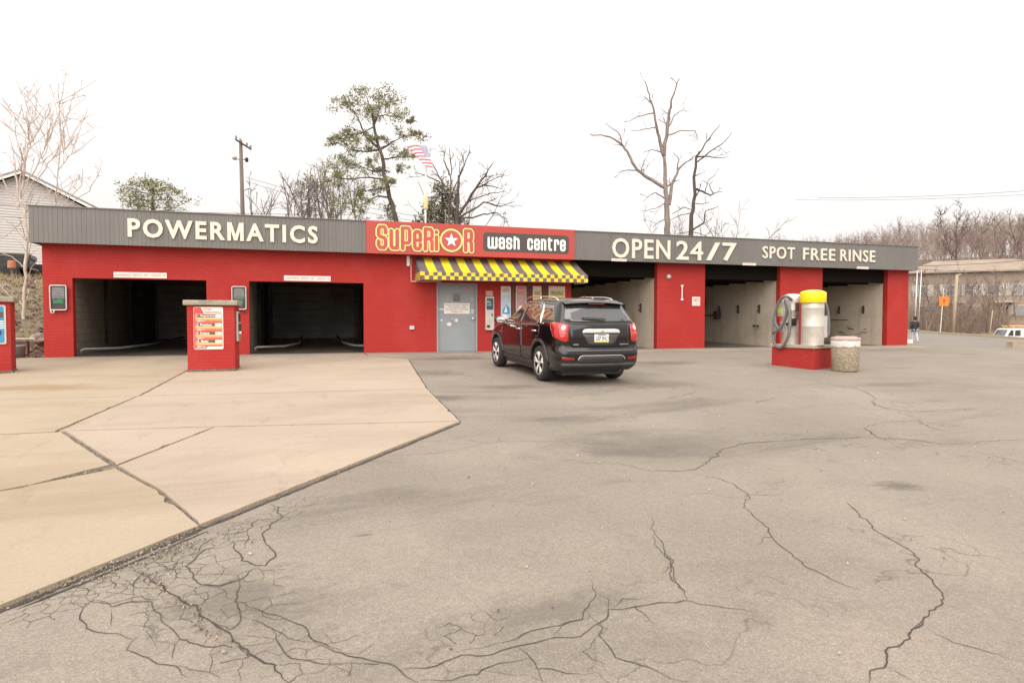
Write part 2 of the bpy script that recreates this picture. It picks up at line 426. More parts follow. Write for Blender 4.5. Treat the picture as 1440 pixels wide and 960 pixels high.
def concrete_mat(name, c0, c1, stain):
    m, nt, b = new_mat(name)
    P = wpos(nt)
    base = ramp(nt, noise(nt, P, .5, 6, .6), [(.3, c0), (.7, c1)])
    d = noise(nt, mapped(nt, P, (.35, 1.1, 1)), .8, 6, .65, .5)
    base = mixc(nt, ramp(nt, d, [(.50, 0.0), (.72, .55)]), base, stain)
    d2 = noise(nt, mapped(nt, P, (1.5, .5, 1), (4, 2, 0)), 2.2, 7, .75)
    base = mixc(nt, ramp(nt, d2, [(.56, 0.0), (.72, .34)]), base, [s * .72 for s in stain])
    # wet, darker tracks near the bay mouths
    sx = nt.nodes.new('ShaderNodeSeparateXYZ'); nt.links.new(P, sx.inputs[0])
    near = ramp(nt, math_(nt, 'ADD', math_(nt, 'MULTIPLY', sx.outputs[1], .075), math_(nt, 'ADD', .62, math_(nt, 'MULTIPLY', noise(nt, mapped(nt, P, (.8, .3, 1)), 1.1, 4), .45))), [(.62, 0.0), (.88, .62)])
    base = mixc(nt, near, base, (.205, .175, .142))
    mp = mapped(nt, P, (1 / 1.5, 1 / .6, 0), (-2.0 / 1.5, 6.3 / .6, 0)); ln = nt.nodes.new('ShaderNodeVectorMath'); ln.operation = 'LENGTH'; nt.links.new(mp, ln.inputs[0])
    f = math_(nt, 'ADD', ln.outputs['Value'], noise(nt, P, 1.8, 5))
    base = mixc(nt, ramp(nt, math_(nt, 'MULTIPLY', f, .5), [(.45, .7), (.70, 0.0)]), base, (.27, .185, .10))
    g = ramp(nt, noise(nt, P, 45, 5, .7), [(.3, .90), (.7, 1.08)])
    base = mixc(nt, 1.0, base, g, 'MULTIPLY')
    v = nt.nodes.new('ShaderNodeTexVoronoi'); v.inputs['Scale'].default_value = 7; nt.links.new(P, v.inputs['Vector'])
    pit = ramp(nt, v.outputs['Distance'], [(.03, .6), (.055, 1.0)])
    base = mixc(nt, 1.0, base, pit, 'MULTIPLY')
    nt.links.new(base, b.inputs['Base Color']); b.inputs['Roughness'].default_value = .85; b.inputs['Specular IOR Level'].default_value = .25
    bump(nt, b, noise(nt, P, 30, 6, .7), .2, .004)
    return m
M['conc_pink'] = concrete_mat('slab_concrete_pink', (.36, .29, .225), (.41, .33, .258), (.25, .195, .145))
M['conc_yellow'] = concrete_mat('slab_concrete_yellow', (.345, .277, .205), (.395, .32, .236), (.26, .195, .13))
M['galvx'] = M['galv']
M['conc_walk'] = concrete_mat('walk_concrete', (.35, .295, .235), (.42, .355, .285), (.23, .19, .15))
M['crack'] = simple('crack_dirt', (.058, .046, .038), .95, var=.4, vscale=12)
M['joint_dirt'] = simple('joint_dirt', (.15, .122, .095), .95, var=.45, vscale=9, bmp=.4)
# ---------------------------------------------------------------- terrain
KX, KY, NX, NY = 66.3, 22.7, .918, -.396            # a point of the far kerb and the normal that leads beyond it
def beyond(x, y): return (x - KX) * NX + (y - KY) * NY
def T(x, y):
    z = .034 * min(0.0, max(y, -45.0))
    z += -.5 * sm(28, 46, x)
    if x > 46:
        zp = max(-.75, min(0.1, -.55 + (y - 22.7) * .021))
        z = lerp(z, zp, sm(46, 62, x))
    s = beyond(x, y)
    if s > 0:
        w = 1 - sm(27, 37, y)
        z += -1.35 * sm(1.2, 4.5, s) * w + 1.2 * sm(3, 12, s) * (1 - w)
    r = math.hypot(x - 6.6, y + 19.2)
    z += 15.0 * sm(98, 190, r) * sm(-10, 50, x) * sm(-30, 20, y)
    if x < -.4 and y > 0.3:
        z += min(2.75, max(0, (y - .8) * .29)) * sm(-.4, -1.3, x)
    if y > 12: z += 2.75 * sm(12, 16, y) * (1 - sm(12, 30, x)) * (sm(-1.3, -.4, x) if x > -1.3 else 0 if y > 10.3 else 1)
    return z
def axis(segs):
    out = []
    for a, b, st in segs:
        n = max(1, int(round((b - a) / st)))
        out += [a + (b - a) * i / n for i in range(n)]
    return out + [segs[-1][1]]
def sheet(name, xs, ys, zf, keep, mat, fix=None):
    mb = MB(); ix = {}
    def vid(i, j):
        if (i, j) not in ix:
            x, y = xs[i], ys[j]
            if fix: x, y = fix(x, y)
            ix[(i, j)] = len(mb.v); mb.v.append((x, y, zf(x, y)))
        return ix[(i, j)]
    for j in range(len(ys) - 1):
        for i in range(len(xs) - 1):
            if keep((xs[i] + xs[i + 1]) / 2, (ys[j] + ys[j + 1]) / 2):
                mb.f.append((vid(i, j), vid(i + 1, j), vid(i + 1, j + 1), vid(i, j + 1))); mb.m.append(0)
    o = mb.build(name, mat, local=True, smooth=True)
    return tag(o, kind='structure')

def earth_mat():
    m, nt, b = new_mat('leafy_earth')
    P = wpos(nt)
    c = ramp(nt, noise(nt, P, 2.5, 8, .75), [(.3, (.085, .06, .045)), (.5, (.17, .125, .09)), (.68, (.27, .205, .145)), (.8, (.19, .16, .10))])
    g = ramp(nt, noise(nt, P, .35, 4), [(.45, 0.0), (.65, .6)])
    c = mixc(nt, g, c, (.20, .17, .085))
    nt.links.new(c, b.inputs['Base Color']); b.inputs['Roughness'].default_value = .95
    bump(nt, b, noise(nt, P, 14, 6, .7), .8, .03)
    return m
M['earth'] = earth_mat()
gx = axis([(-400, -60, 40), (-60, -12, 6), (-12, -2, 1), (-2, 0, .25), (0, 30, 3), (30, 60, 3), (60, 110, 2), (110, 240, 8), (240, 900, 60)])
gy = axis([(-300, -45, 40), (-45, -5, 5), (-5, 0, 1), (0, 17, .6), (17, 22, 1), (22, 60, 2), (60, 200, 8), (200, 900, 60)])
sheet('ground', gx, gy, lambda x, y: T(x, y) - .05, lambda x, y: True, M['earth'])
def lot_keep(x, y):
    if beyond(x, y) > 1.0: return False
    if x < -.4: return y < -.55
    if x < 29.3: return y < 0
    return y < 75
def lot_fix(x, y):
    s = beyond(x, y)
    if s > 0 and y > -20: x -= s / NX
    return x, y
lx = axis([(-30, -.4, 3), (-.4, 29.3, .9), (29.3, 100, 1.5)])
ly = axis([(-45, -3, 1.5), (-3, -.55, .8), (-.55, 0, .55), (0, 75, 1.5)])
sheet('parking_lot', lx, ly, lambda x, y: T(x, y) + .0, lot_keep, M['asphalt'], lot_fix)
# the street beyond the lot, its line and its kerb
dx, dy = -NY, NX                                          # along the kerb
def kp(t, s): return (KX + dx * t + NX * s, KY + dy * t + NY * s)
def strip(name, t0, t1, s0, s1, dz, mat, step=2.0, lift0=None):
    mb = MB(); n = int((t1 - t0) / step); m_ = max(1, int((s1 - s0) / 3))
    for i in range(n):
        for j in range(m_):
            q = [kp(t0 + step * (i + a), lerp(s0, s1, (j + b) / m_)) for a, b in ((0, 0), (0, 1), (1, 1), (1, 0))]
            mb.face([(x, y, T(x, y) + dz) for x, y in q][::-1])
    return mb
strip('road', -60, 46, -19, 0, .006, M['road']).build('road', M['road'], local=True)['kind'] = 'structure'
tag(strip('edge_line', 2, 40, -9.2, -8.95, .012, None).build('road_marking', simple('worn_road_paint', (.5, .47, .43), .7, var=.3, vscale=1), local=True), kind='structure')
kb = MB()
for i in range(26):
    a, b_, = -6 + 2 * i, -6 + 2 * i + 1.96
    q = [kp(a, 0), kp(b_, 0), kp(b_, .28), kp(a, .28)]
    kb.prism([(x, y) for x, y in q], lambda x, y: T(x, y) - .1, lambda x, y: T(x, y) + .22)
tag(kb.build('kerb', simple('kerb_stone', (.40, .34, .25), .85, var=.15), local=True), kind='structure')
vb = strip('verge', -6, 46, .28, 1.9, .18, None)
tag(vb.build('grass_verge', simple('dead_grass', (.34, .26, .12), .95, var=.3, vscale=1.2), local=True), kind='structure')

# ---------------------------------------------------------------- concrete apron: every slab a piece of it
apron = thing('concrete_apron', None, None, (4, -6, T(4, -6)))
apron['kind'] = 'structure'
def rough_edge(poly, amp, step=.12, rng=random.Random(3), shrink=.006):
    n = len(poly); cx = sum(p[0] for p in poly) / n; cy = sum(p[1] for p in poly) / n
    out = []
    for i in range(n):
        a, b_ = Vector(poly[i]), Vector(poly[(i + 1) % n]); d = b_ - a; L = d.length; k = max(1, int(L / step))
        nrm = Vector((-d.y, d.x)).normalized()                # inwards for counter-clockwise outlines
        for j in range(k):
            p = a + d * (j / k)
            e = shrink + abs(rng.gauss(0, amp)) + (abs(rng.gauss(0, amp * 3.5)) if rng.random() < .06 else 0)
            if j == 0: e *= .6
            p = p + nrm * e
            out.append((p.x, p.y))
    return out
S_ = dict(
 P7=([(-7, 0), (-7, -7.2), (3.94, -7.76), (4.06, 0)], 'conc_yellow', 0),
 P8=([(4.08, 0), (3.97, -7.77), (6.16, -7.92), (8.57, -7.98), (9.05, -2.35), (8.08, -1.12), (8.08, 0)], 'conc_pink', .004),
 P5=([(-7, -7.22), (-7, -10.4), (3.19, -10.58), (3.72, -10.57), (3.93, -7.78)], 'conc_yellow', .002),
 P6=([(3.945, -7.79), (3.755, -10.545), (5.46, -10.72), (8.46, -11.12), (8.57, -8.0), (6.16, -7.94)], 'conc_pink', .006),
 P1=([(-7, -10.45), (-7, -21.5), (4.10, -13.145), (4.36, -12.95), (4.54, -12.70), (4.78, -12.40), (3.80, -10.60), (3.19, -10.61)], 'conc_yellow', 0),
 P2=([(3.83, -10.58), (4.85, -12.455), (5.462, -10.755)], 'conc_pink', .008),
 P3=([(5.47, -10.76), (4.86, -12.50), (5.40, -13.42), (5.86, -14.40), (8.45, -11.16)], 'conc_pink', .01),
 P4=([(4.18, -13.12), (-4.5, -19.6), (-3.4, -26.2), (5.08, -15.39), (5.855, -14.41), (5.393, -13.43), (4.87, -12.58)], 'conc_yellow', .004))
for k in ('P7', 'P8', 'P5', 'P6', 'P1', 'P2', 'P3', 'P4'):
    poly, mt, dz = S_[k]
    ar = sum(poly[i][0] * poly[(i + 1) % len(poly)][1] - poly[(i + 1) % len(poly)][0] * poly[i][1] for i in range(len(poly)))
    if ar < 0: poly = poly[::-1]
    p = rough_edge(poly, .0045, .11)
    mb = MB(); mb.prism(p, lambda x, y: T(x, y) - .05, lambda x, y: T(x, y) + .020 + dz * .6)
    mb.build('slab', M[mt], apron)
# dirt that fills the joints, below the slabs
mb = MB(); mb.prism([(-7, -21), (5.0, -15.38), (5.85, -14.45), (8.45, -11.16), (8.57, -8), (9.05, -2.4), (8.1, -1.0), (8.1, 0), (-7, 0)], lambda x, y: T(x, y) - .04, lambda x, y: T(x, y) + .007)
tag(mb.build('joint_dirt', M['joint_dirt'], local=True), kind='structure')
# walkway along the shop and the washing bays
wk = MB()
for a, b_ in ((8.1, 11.4), (11.41, 14.7), (14.71, 17.9), (17.91, 21.4), (21.41, 24.9), (24.91, 29.3)):
    wk.prism(rough_edge([(a, -1.12), (b_, -1.12), (b_, 0), (a, 0)], .006), lambda x, y: -.12, lambda x, y: .018 + .034 * min(0, y))
tag(wk.build('walkway', M['conc_walk'], local=True), kind='structure')
# ---------------------------------------------------------------- cracks of the asphalt: ragged open seams
CRACKS=[(0.0097,[(5.66,-15.12),(5.74,-15.24),(5.83,-15.36),(5.93,-15.54),(6.04,-15.67),(6.14,-15.85),(6.24,-16.02),(6.32,-16.15),(6.38,-16.25),(6.45,-16.36),(6.51,-16.47)]),
(0.0058,[(6.07,-14.71),(6.15,-14.94),(6.19,-15.08),(6.28,-15.18),(6.34,-15.2),(6.38,-15.08),(6.36,-14.96),(6.3,-14.77),(6.28,-14.64),(6.33,-14.46),(6.39,-14.34),(6.36,-14.17),(6.29,-13.98)]),
(0.0051,[(6.29,-15.2),(6.24,-15.31),(6.2,-15.37),(6.11,-15.41),(6.01,-15.37),(5.95,-15.27),(5.92,-15.16),(5.88,-15.08),(5.92,-14.95),(5.96,-14.82),(6.08,-14.82)]),
(0.0045,[(6.2,-15.37),(6.22,-15.5),(6.22,-15.63),(6.26,-15.82),(6.25,-15.91),(6.22,-15.94),(6.14,-15.85)]),
(0.0042,[(6.24,-15.65),(6.33,-15.75),(6.39,-15.83),(6.47,-15.9),(6.56,-16.0),(6.62,-16.17),(6.68,-16.24),(6.73,-16.28)]),
(0.0042,[(6.26,-15.82),(6.34,-15.89),(6.41,-15.97),(6.47,-16.05),(6.53,-16.13),(6.62,-16.17)]),
(0.0039,[(6.42,-15.98),(6.45,-16.12),(6.49,-16.24),(6.56,-16.31),(6.62,-16.35),(6.73,-16.4)]),
(0.0042,[(5.49,-15.41),(5.48,-15.5),(5.5,-15.62),(5.56,-15.73),(5.63,-15.79),(5.71,-15.83),(5.79,-15.9),(5.82,-15.9)]),
(0.0042,[(5.49,-15.41),(5.61,-15.52),(5.69,-15.49),(5.8,-15.52),(5.88,-15.7),(5.92,-15.81),(5.98,-15.9),(6.01,-15.97),(6.06,-16.01),(6.13,-16.07),(6.25,-16.11),(6.26,-16.03)]),
(0.0038,[(5.81,-15.89),(5.8,-16.0),(5.87,-16.07),(5.93,-16.13),(6.03,-16.2),(6.1,-16.31)]),
(0.0029,[(5.62,-15.53),(5.65,-15.66),(5.66,-15.77)]),
(0.0032,[(5.3,-15.31),(5.38,-15.34),(5.44,-15.33),(5.42,-15.24),(5.33,-15.2),(5.27,-15.26)]),
(0.0031,[(5.44,-15.33),(5.51,-15.44),(5.61,-15.48),(5.69,-15.44),(5.73,-15.42),(5.81,-15.5),(5.9,-15.5)]),
(0.0027,[(6.01,-15.97),(6.0,-16.06),(6.01,-16.14)]),
(0.0026,[(6.18,-16.09),(6.18,-16.19),(6.19,-16.31)]),
(0.0025,[(6.03,-16.2),(6.14,-16.28),(6.24,-16.37)]),
(0.0028,[(5.84,-15.84),(5.89,-15.94),(5.92,-16.01)]),
(0.0035,[(5.74,-15.27),(5.73,-15.11),(5.82,-15.07),(5.82,-14.96),(5.87,-14.9),(6.0,-14.81)]),
(0.0034,[(5.83,-15.36),(5.86,-15.24),(5.85,-15.07)]),
(0.0031,[(5.93,-15.54),(5.97,-15.49),(6.05,-15.48),(6.06,-15.6),(6.03,-15.65)]),
(0.0032,[(6.13,-15.45),(6.16,-15.57),(6.2,-15.61)]),
(0.0033,[(6.01,-15.37),(6.08,-15.43),(6.15,-15.41),(6.2,-15.37)]),
(0.0039,[(6.17,-14.56),(6.2,-14.7),(6.19,-14.87),(6.15,-14.94)]),
(0.0041,[(6.07,-14.71),(6.05,-14.57),(6.17,-14.56),(6.23,-14.33),(6.31,-14.35),(6.37,-14.34)]),
(0.0025,[(6.31,-16.23),(6.3,-16.32),(6.32,-16.41)]),
(0.0028,[(5.74,-15.74),(5.81,-15.78),(5.88,-15.89)]),
(0.0031,[(5.38,-15.34),(5.42,-15.44),(5.48,-15.5)]),
(0.0033,[(5.51,-15.08),(5.48,-15.17),(5.44,-15.22),(5.42,-15.24)]),
(0.0033,[(5.58,-15.0),(5.66,-15.12),(5.65,-15.28),(5.69,-15.41)]),
(0.0033,[(5.58,-15.16),(5.65,-15.28),(5.76,-15.34),(5.83,-15.36)]),
(0.0035,[(5.7,-14.96),(5.77,-15.05),(5.83,-15.2)]),
(0.0028,[(6.13,-16.07),(6.15,-15.97),(6.23,-16.02)]),
(0.0039,[(6.08,-14.82),(6.14,-14.73),(6.22,-14.73),(6.3,-14.77)]),
(0.0033,[(5.48,-15.1),(5.56,-15.28),(5.67,-15.34)]),
(0.0038,[(5.92,-14.95),(5.92,-14.83),(5.97,-14.64),(6.05,-14.57)]),
(0.0042,[(6.61,-16.18),(6.68,-16.25),(6.75,-16.33),(6.85,-16.4),(6.93,-16.45),(6.98,-16.56),(7.03,-16.63)]),
(0.0046,[(6.96,-16.5),(7.07,-16.53),(7.17,-16.5),(7.25,-16.47),(7.39,-16.51),(7.51,-16.47),(7.6,-16.47),(7.71,-16.45),(7.83,-16.48),(7.93,-16.41),(8.02,-16.36),(8.08,-16.27),(8.13,-16.29),(8.23,-16.29),(8.37,-16.28),(8.5,-16.31)]),
(0.0032,[(7.22,-16.44),(7.35,-16.44),(7.5,-16.42),(7.63,-16.36),(7.77,-16.36),(7.9,-16.33),(7.99,-16.22),(8.05,-16.15),(8.1,-16.08),(8.13,-15.9)]),
(0.0034,[(8.1,-16.08),(8.13,-16.17),(8.08,-16.27)]),
(0.0034,[(8.11,-16.25),(8.21,-16.18),(8.36,-16.22)]),
(0.0029,[(8.0,-16.37),(7.92,-16.49),(7.92,-16.59),(7.91,-16.69),(7.96,-16.74),(8.02,-16.81),(8.07,-16.9)]),
(0.0028,[(7.52,-16.47),(7.54,-16.58),(7.54,-16.67),(7.6,-16.69),(7.65,-16.74),(7.77,-16.77)]),
(0.0028,[(6.61,-16.35),(6.76,-16.39),(6.87,-16.43)]),
(0.0027,[(6.76,-16.39),(6.76,-16.5)]),
(0.0027,[(7.04,-16.61),(7.17,-16.65),(7.31,-16.61),(7.44,-16.59),(7.54,-16.58)]),
(0.004,[(9.02,-15.09),(8.9,-15.27),(8.85,-15.48),(8.73,-15.74),(8.73,-15.83),(8.6,-16.04),(8.56,-16.22)]),
(0.0027,[(7.54,-16.67),(7.53,-16.77)]),
(0.0029,[(7.89,-16.51),(7.79,-16.6),(7.84,-16.74)]),
(0.0031,[(7.71,-16.45),(7.81,-16.35),(7.97,-16.3)]),
(0.0036,[(8.16,-11.93),(8.33,-12.21),(8.49,-12.37),(8.89,-12.38),(9.26,-12.48),(9.59,-12.69),(10.52,-13.15)]),
(0.0033,[(7.27,-12.73),(7.59,-12.69),(7.85,-12.7),(8.12,-12.58),(8.49,-12.37)]),
(0.0031,[(8.96,-13.25),(9.23,-13.49),(9.53,-13.58),(9.64,-13.88),(9.96,-14.02)]),
(0.0069,[(9.72,-13.91),(9.99,-14.0),(10.19,-13.94),(10.51,-13.67),(10.67,-13.59),(10.86,-13.36),(11.26,-13.17),(11.85,-13.14),(12.38,-13.18),(12.89,-13.25),(13.1,-13.31),(13.39,-13.5),(13.59,-13.72)]),
(0.0047,[(10.03,-14.12),(10.11,-14.25),(10.18,-14.51),(10.12,-14.68),(10.1,-14.8),(9.91,-14.99),(9.8,-15.22),(9.67,-15.57),(9.56,-15.79),(9.52,-15.98),(9.49,-16.18),(9.5,-16.35),(9.54,-16.48)]),
(0.0033,[(8.35,-16.28),(8.42,-16.3),(8.53,-16.3),(8.57,-16.36),(8.66,-16.41),(8.76,-16.47),(8.83,-16.54)]),
(0.0038,[(8.86,-15.39),(8.76,-15.64),(8.75,-15.81),(8.61,-16.05),(8.56,-16.23),(8.54,-16.3)]),
(0.0027,[(8.03,-16.82),(8.06,-16.9),(8.14,-16.95)]),
(0.0027,[(9.04,-17.1),(9.04,-17.16),(9.05,-17.21)]),
(0.0058,[(10.75,-15.19),(10.63,-15.42),(10.5,-15.65),(10.39,-15.89),(10.35,-16.04),(10.27,-16.22),(10.11,-16.38),(10.04,-16.51),(9.96,-16.62),(9.81,-16.74),(9.6,-16.81),(9.53,-16.86),(9.44,-16.88),(9.35,-16.94),(9.18,-16.98),(9.09,-17.05),(9.02,-17.1),(8.94,-17.1),(8.86,-17.17)]),
(0.0051,[(9.44,-16.88),(9.52,-16.85),(9.62,-16.8)]),
(0.0033,[(9.53,-16.88),(9.51,-16.96),(9.52,-17.03),(9.57,-17.1),(9.62,-17.17),(9.64,-17.22)]),
(0.0049,[(13.46,-12.79),(13.15,-13.27)]),
(0.0052,[(13.46,-12.79),(13.92,-12.6)]),
(0.0061,[(15.48,-11.03),(15.14,-11.41),(15.16,-11.84),(15.67,-12.15),(16.5,-12.03)]),
(0.0046,[(13.1,-13.31),(13.58,-13.79),(13.93,-13.81),(14.15,-13.79),(14.77,-13.87)]),
(0.0042,[(13.56,-14.09),(13.57,-14.37),(13.54,-14.68)]),
(0.0033,[(10.07,-14.79),(10.19,-14.84),(10.39,-14.86)]),
(0.0069,[(12.26,-9.96),(12.92,-9.57),(13.31,-9.24)]),
(0.0065,[(13.34,-10.75),(14.18,-10.3)]),
(0.0074,[(16.67,-7.83),(16.52,-9.08),(16.58,-9.63),(16.15,-10.35),(15.77,-10.85),(15.98,-10.96)]),
(0.0062,[(15.77,-10.85),(15.34,-11.16),(15.06,-11.72),(15.26,-12.02),(16.58,-11.97)]),
(0.0048,[(13.46,-12.78),(13.14,-13.27),(13.58,-13.62)]),
(0.0052,[(14.01,-12.53),(14.64,-12.55),(14.37,-12.97),(14.31,-13.32)]),
(0.0057,[(12.91,-11.43),(13.15,-11.84)])]

CRACKS += [(.024, [(8.461, -11.169), (7.161, -12.814), (5.864, -14.455)]), (.036, [(5.875, -14.445), (5.49, -14.925), (5.102, -15.405), (4.3, -16.42), (3.52, -17.412)]), (.020, [(5.92, -14.48), (5.56, -14.95), (5.16, -15.42)]), (.018, [(9.064, -2.4), (8.823, -5.2), (8.583, -8.0)]), (.016, [(8.583, -8.0), (8.475, -11.12)])]
def crack_mesh():
    rng = random.Random(11); mb = MB()
    for w, pts in CRACKS:
        w = max(.0046, w * (1.3 if w < .008 else 1.15))
        P = [Vector(p) for p in pts]; path = []
        for i in range(len(P) - 1):
            d = P[i + 1] - P[i]; k = max(2, int(d.length / .035)); n = Vector((-d.y, d.x)).normalized()
            amp = min(.018, d.length * .09) if w < .0155 else .006; off = 0.0
            for j in range(k):
                t = j / k; off = off * .6 + rng.gauss(0, amp * .7)
                path.append(P[i] + d * t + n * off * math.sin(math.pi * max(.12, min(t, 1))) )
        path.append(P[-1]); m = len(path); L = []; Rr = []
        ww = w
        for i, p in enumerate(path):
            d = path[min(i + 1, m - 1)] - path[max(i - 1, 0)]
            n = Vector((-d.y, d.x)).normalized() if d.length > 1e-6 else Vector((1, 0))
            ww = lerp(ww, w * rng.uniform(.35, 1.5), .4)
            e = min(1.0, i / 4, (m - 1 - i) / 4)
            hw = ww * (.25 + .75 * e) * .5
            L.append(p + n * hw); Rr.append(p - n * hw)
        for i in range(m - 1):
            q = [L[i], Rr[i], Rr[i + 1], L[i + 1]]
            mb.face([(a.x, a.y, T(a.x, a.y) + .0035) for a in q])
        # crumbs that broke off along the wide ones
        if w > .012:
            for i in range(0, m, 3):
                if rng.random() < .5:
                    c = path[i] + Vector((rng.gauss(0, w * 1.2), rng.gauss(0, w * 1.2))); r = rng.uniform(.002, .005 + w * .2)
                    mb.face([(c.x + r * math.cos(a) * rng.uniform(.5, 1.2), c.y + r * math.sin(a) * rng.uniform(.5, 1.2), T(c.x, c.y) + .0045) for a in (0, 1.2, 2.5, 3.8, 5.1)])
        # short hair cracks that leave the main seam
        for i in range(4, m - 4):
            if rng.random() < .02:
                d = path[i + 1] - path[i - 1]
                if d.length < 1e-6: continue
                a = math.atan2(d.y, d.x) + rng.choice((-1, 1)) * rng.uniform(.5, 1.4); p = path[i].copy(); k = rng.randint(3, 9); q0 = p
                for j in range(k):
                    a += rng.gauss(0, .4); q1 = q0 + Vector((math.cos(a), math.sin(a))) * .028; n = Vector((-math.sin(a), math.cos(a))) * (.0018 * (1 - j / k) + .0005)
                    mb.face([(c.x, c.y, T(c.x, c.y) + .0028) for c in (q0 + n, q0 - n, q1 - n, q1 + n)]); q0 = q1
    # alligator pattern: the borders of irregular cells, where the surface has failed
    for (cx, cy, ra, rb, ang, cell, drop, seed) in ((6.05, -15.45, .62, .40, -.9, .14, .15, 1), (5.68, -15.00, .85, .19, .88, .085, .10, 2), (6.35, -14.25, .55, .16, .88, .11, .2, 6), (6.55, -16.25, .38, .22, -.4, .13, .35, 3), (7.35, -16.25, .22, .14, .25, .10, .4, 4)):
        r2 = random.Random(seed); pts = []; n_ = int(ra * 1.5 / cell) + 1
        for i in range(-n_, n_ + 1):
            for j in range(-n_, n_ + 1): pts.append(Vector((cell * (i + .5 * (j % 2)) + r2.gauss(0, cell * .24), cell * .9 * j + r2.gauss(0, cell * .24))))
        rr = delaunay_2d_cdt(pts, [], [], 0, 1e-6); V = rr[0]; cc = []; em = {}
        for fi, f in enumerate(rr[2]):
            A, B, C_ = (V[k] for k in f[:3]); d = 2 * (A.x * (B.y - C_.y) + B.x * (C_.y - A.y) + C_.x * (A.y - B.y))
            if abs(d) < 1e-9: cc.append(A); continue
            ux = (A.length_squared * (B.y - C_.y) + B.length_squared * (C_.y - A.y) + C_.length_squared * (A.y - B.y)) / d
            uy = (A.length_squared * (C_.x - B.x) + B.length_squared * (A.x - C_.x) + C_.length_squared * (B.x - A.x)) / d
            cc.append(Vector((ux, uy)))
            for k in range(3): em.setdefault(tuple(sorted((f[k], f[(k + 1) % 3]))), []).append(fi)
        ca, sa = math.cos(ang), math.sin(ang)
        for e, fs_ in em.items():
            if len(fs_) != 2 or r2.random() < drop: continue
            a, b_ = cc[fs_[0]], cc[fs_[1]]; m_ = (a + b_) / 2
            if (a - b_).length > cell * 2: continue
            u, v = m_.x * ca + m_.y * sa, -m_.x * sa + m_.y * ca
            if (u / ra) ** 2 + (v / rb) ** 2 > 1 - .25 * r2.random(): continue
            k = max(2, int((a - b_).length / .02)); prev = None; w = r2.uniform(.0018, .0038)
            for j in range(k + 1):
                p = a.lerp(b_, j / k) + (Vector((r2.gauss(0, .004), r2.gauss(0, .004))) if 0 < j < k else Vector((0, 0))) + Vector((cx, cy))
                n2 = Vector((-(b_ - a).y, (b_ - a).x)).normalized() * w * r2.uniform(.5, 1.1) * .5
                if prev: mb.face([(c.x, c.y, T(c.x, c.y) + .0024) for c in (prev[0], prev[1], p - n2, p + n2)])
                prev = (p + n2, p - n2)
    return mb
tag(crack_mesh().build('asphalt_cracks', M['crack'], local=True), kind='structure')
rubble_lot = 1
# rubble and grit along the broken joints
def rubble(name, spots, n, mats, seed, size=(.0025, .0095)):
    rng = random.Random(seed); mb = MB()
    for i in range(n):
        (ax, ay), (bx, by), sp = rng.choice(spots); t = rng.random()
        x = lerp(ax, bx, t) + rng.gauss(0, sp); y = lerp(ay, by, t) + rng.gauss(0, sp)
        r = size[0] + (size[1] - size[0]) * rng.random() ** 3; z = T(x, y) + .012 + r * .4
        pts = [(x + r * math.cos(a + rng.random()) * rng.uniform(.6, 1.2), y + r * math.sin(a + rng.random()) * rng.uniform(.6, 1.2), z - r * .6) for a in (0, 1.57, 3.14, 4.7)]
        top = (x + rng.gauss(0, r * .3), y + rng.gauss(0, r * .3), z + r * rng.uniform(.3, .8))
        b = len(mb.v); mb.v += pts + [top]; mi = rng.randrange(len(mats))
        for k in range(4): mb.f.append((b + k, b + (k + 1) % 4, b + 4)); mb.m.append(mi)
    o = mb.build(name, mats, local=True); return tag(o, kind='stuff')
rubble('gravel', [((5.84, -14.46), (5.08, -15.42), .022), ((5.84, -14.46), (4.0, -16.8), .03), ((5.84, -14.46), (8.2, -11.4), .016), ((5.84, -14.46), (5.36, -13.45), .03), ((4.85, -12.6), (4.5, -12.8), .05), ((4.3, -12.95), (4.7, -12.6), .03),
                  ((3.75, -10.6), (4.8, -12.4), .025), ((3.75, -10.6), (3.0, -10.6), .03), ((3.95, -7.8), (3.75, -10.5), .02), ((5.6, -14.95), (5.9, -14.7), .06), ((5.3, -15.25), (5.8, -14.75), .05), ((5.66, -15.1), (6.3, -16.2), .03), ((5.45, -10.75), (4.85, -12.5), .012)],
       3400, [simple('grit_pale', (.36, .30, .23), .9), simple('grit_grey', (.2, .17, .14), .9), simple('grit_dark', (.075, .06, .045), .9), simple('dead_leaf_bits', (.17, .12, .07), .9)], 5)
rubble('loose_grit', [((x, y), (x + 1.5, y + 1.0), 1.2) for x in (6, 8, 10, 12) for y in (-17, -15, -13, -10.5)], 420, [simple('chip_pale', (.50, .42, .33), .9), simple('chip_dark', (.09, .07, .055), .9)], 15, (.003, .012))
# ---------------------------------------------------------------- car wash building
BLD = thing('car_wash_building', 'long low red brick car wash with grey fascia, two dark tunnels and open wash bays', 'car wash', (14.6, 0, 0))
FT, FB, FY = 3.845, 2.935, -.40
ZW = 3.3                                                    # walls run up behind the fascia
def wall(boxes, mat='red_brick', name='wall', label=None):
    mb = MB()
    for b_ in boxes: mb.box(*b_)
    return mb.build(name, M[mat], BLD, label=label)
TH = .22
BAY = [(.66, 3.84), (4.93, 8.08)]
OPH = 2.085
DEEP = 9.2
# front wall of the tunnels and the shop, in pieces that butt end to end
wall([(0, .66, 0, TH, -.2, ZW)]); wall([(3.84, 4.93, 0, TH, -.2, ZW)])
wall([(.66, 3.84, 0, TH, OPH, ZW)]); wall([(4.93, 8.08, 0, TH, OPH, ZW)])
wall([(8.08, 10.26, 0, TH, -.2, ZW)]); wall([(10.26, 11.55, 0, TH, 2.14, ZW)]); wall([(11.55, 14.71, 0, TH, -.2, ZW)])
wall([(0, .3, TH, DEEP, -.2, ZW)])                           # west side wall
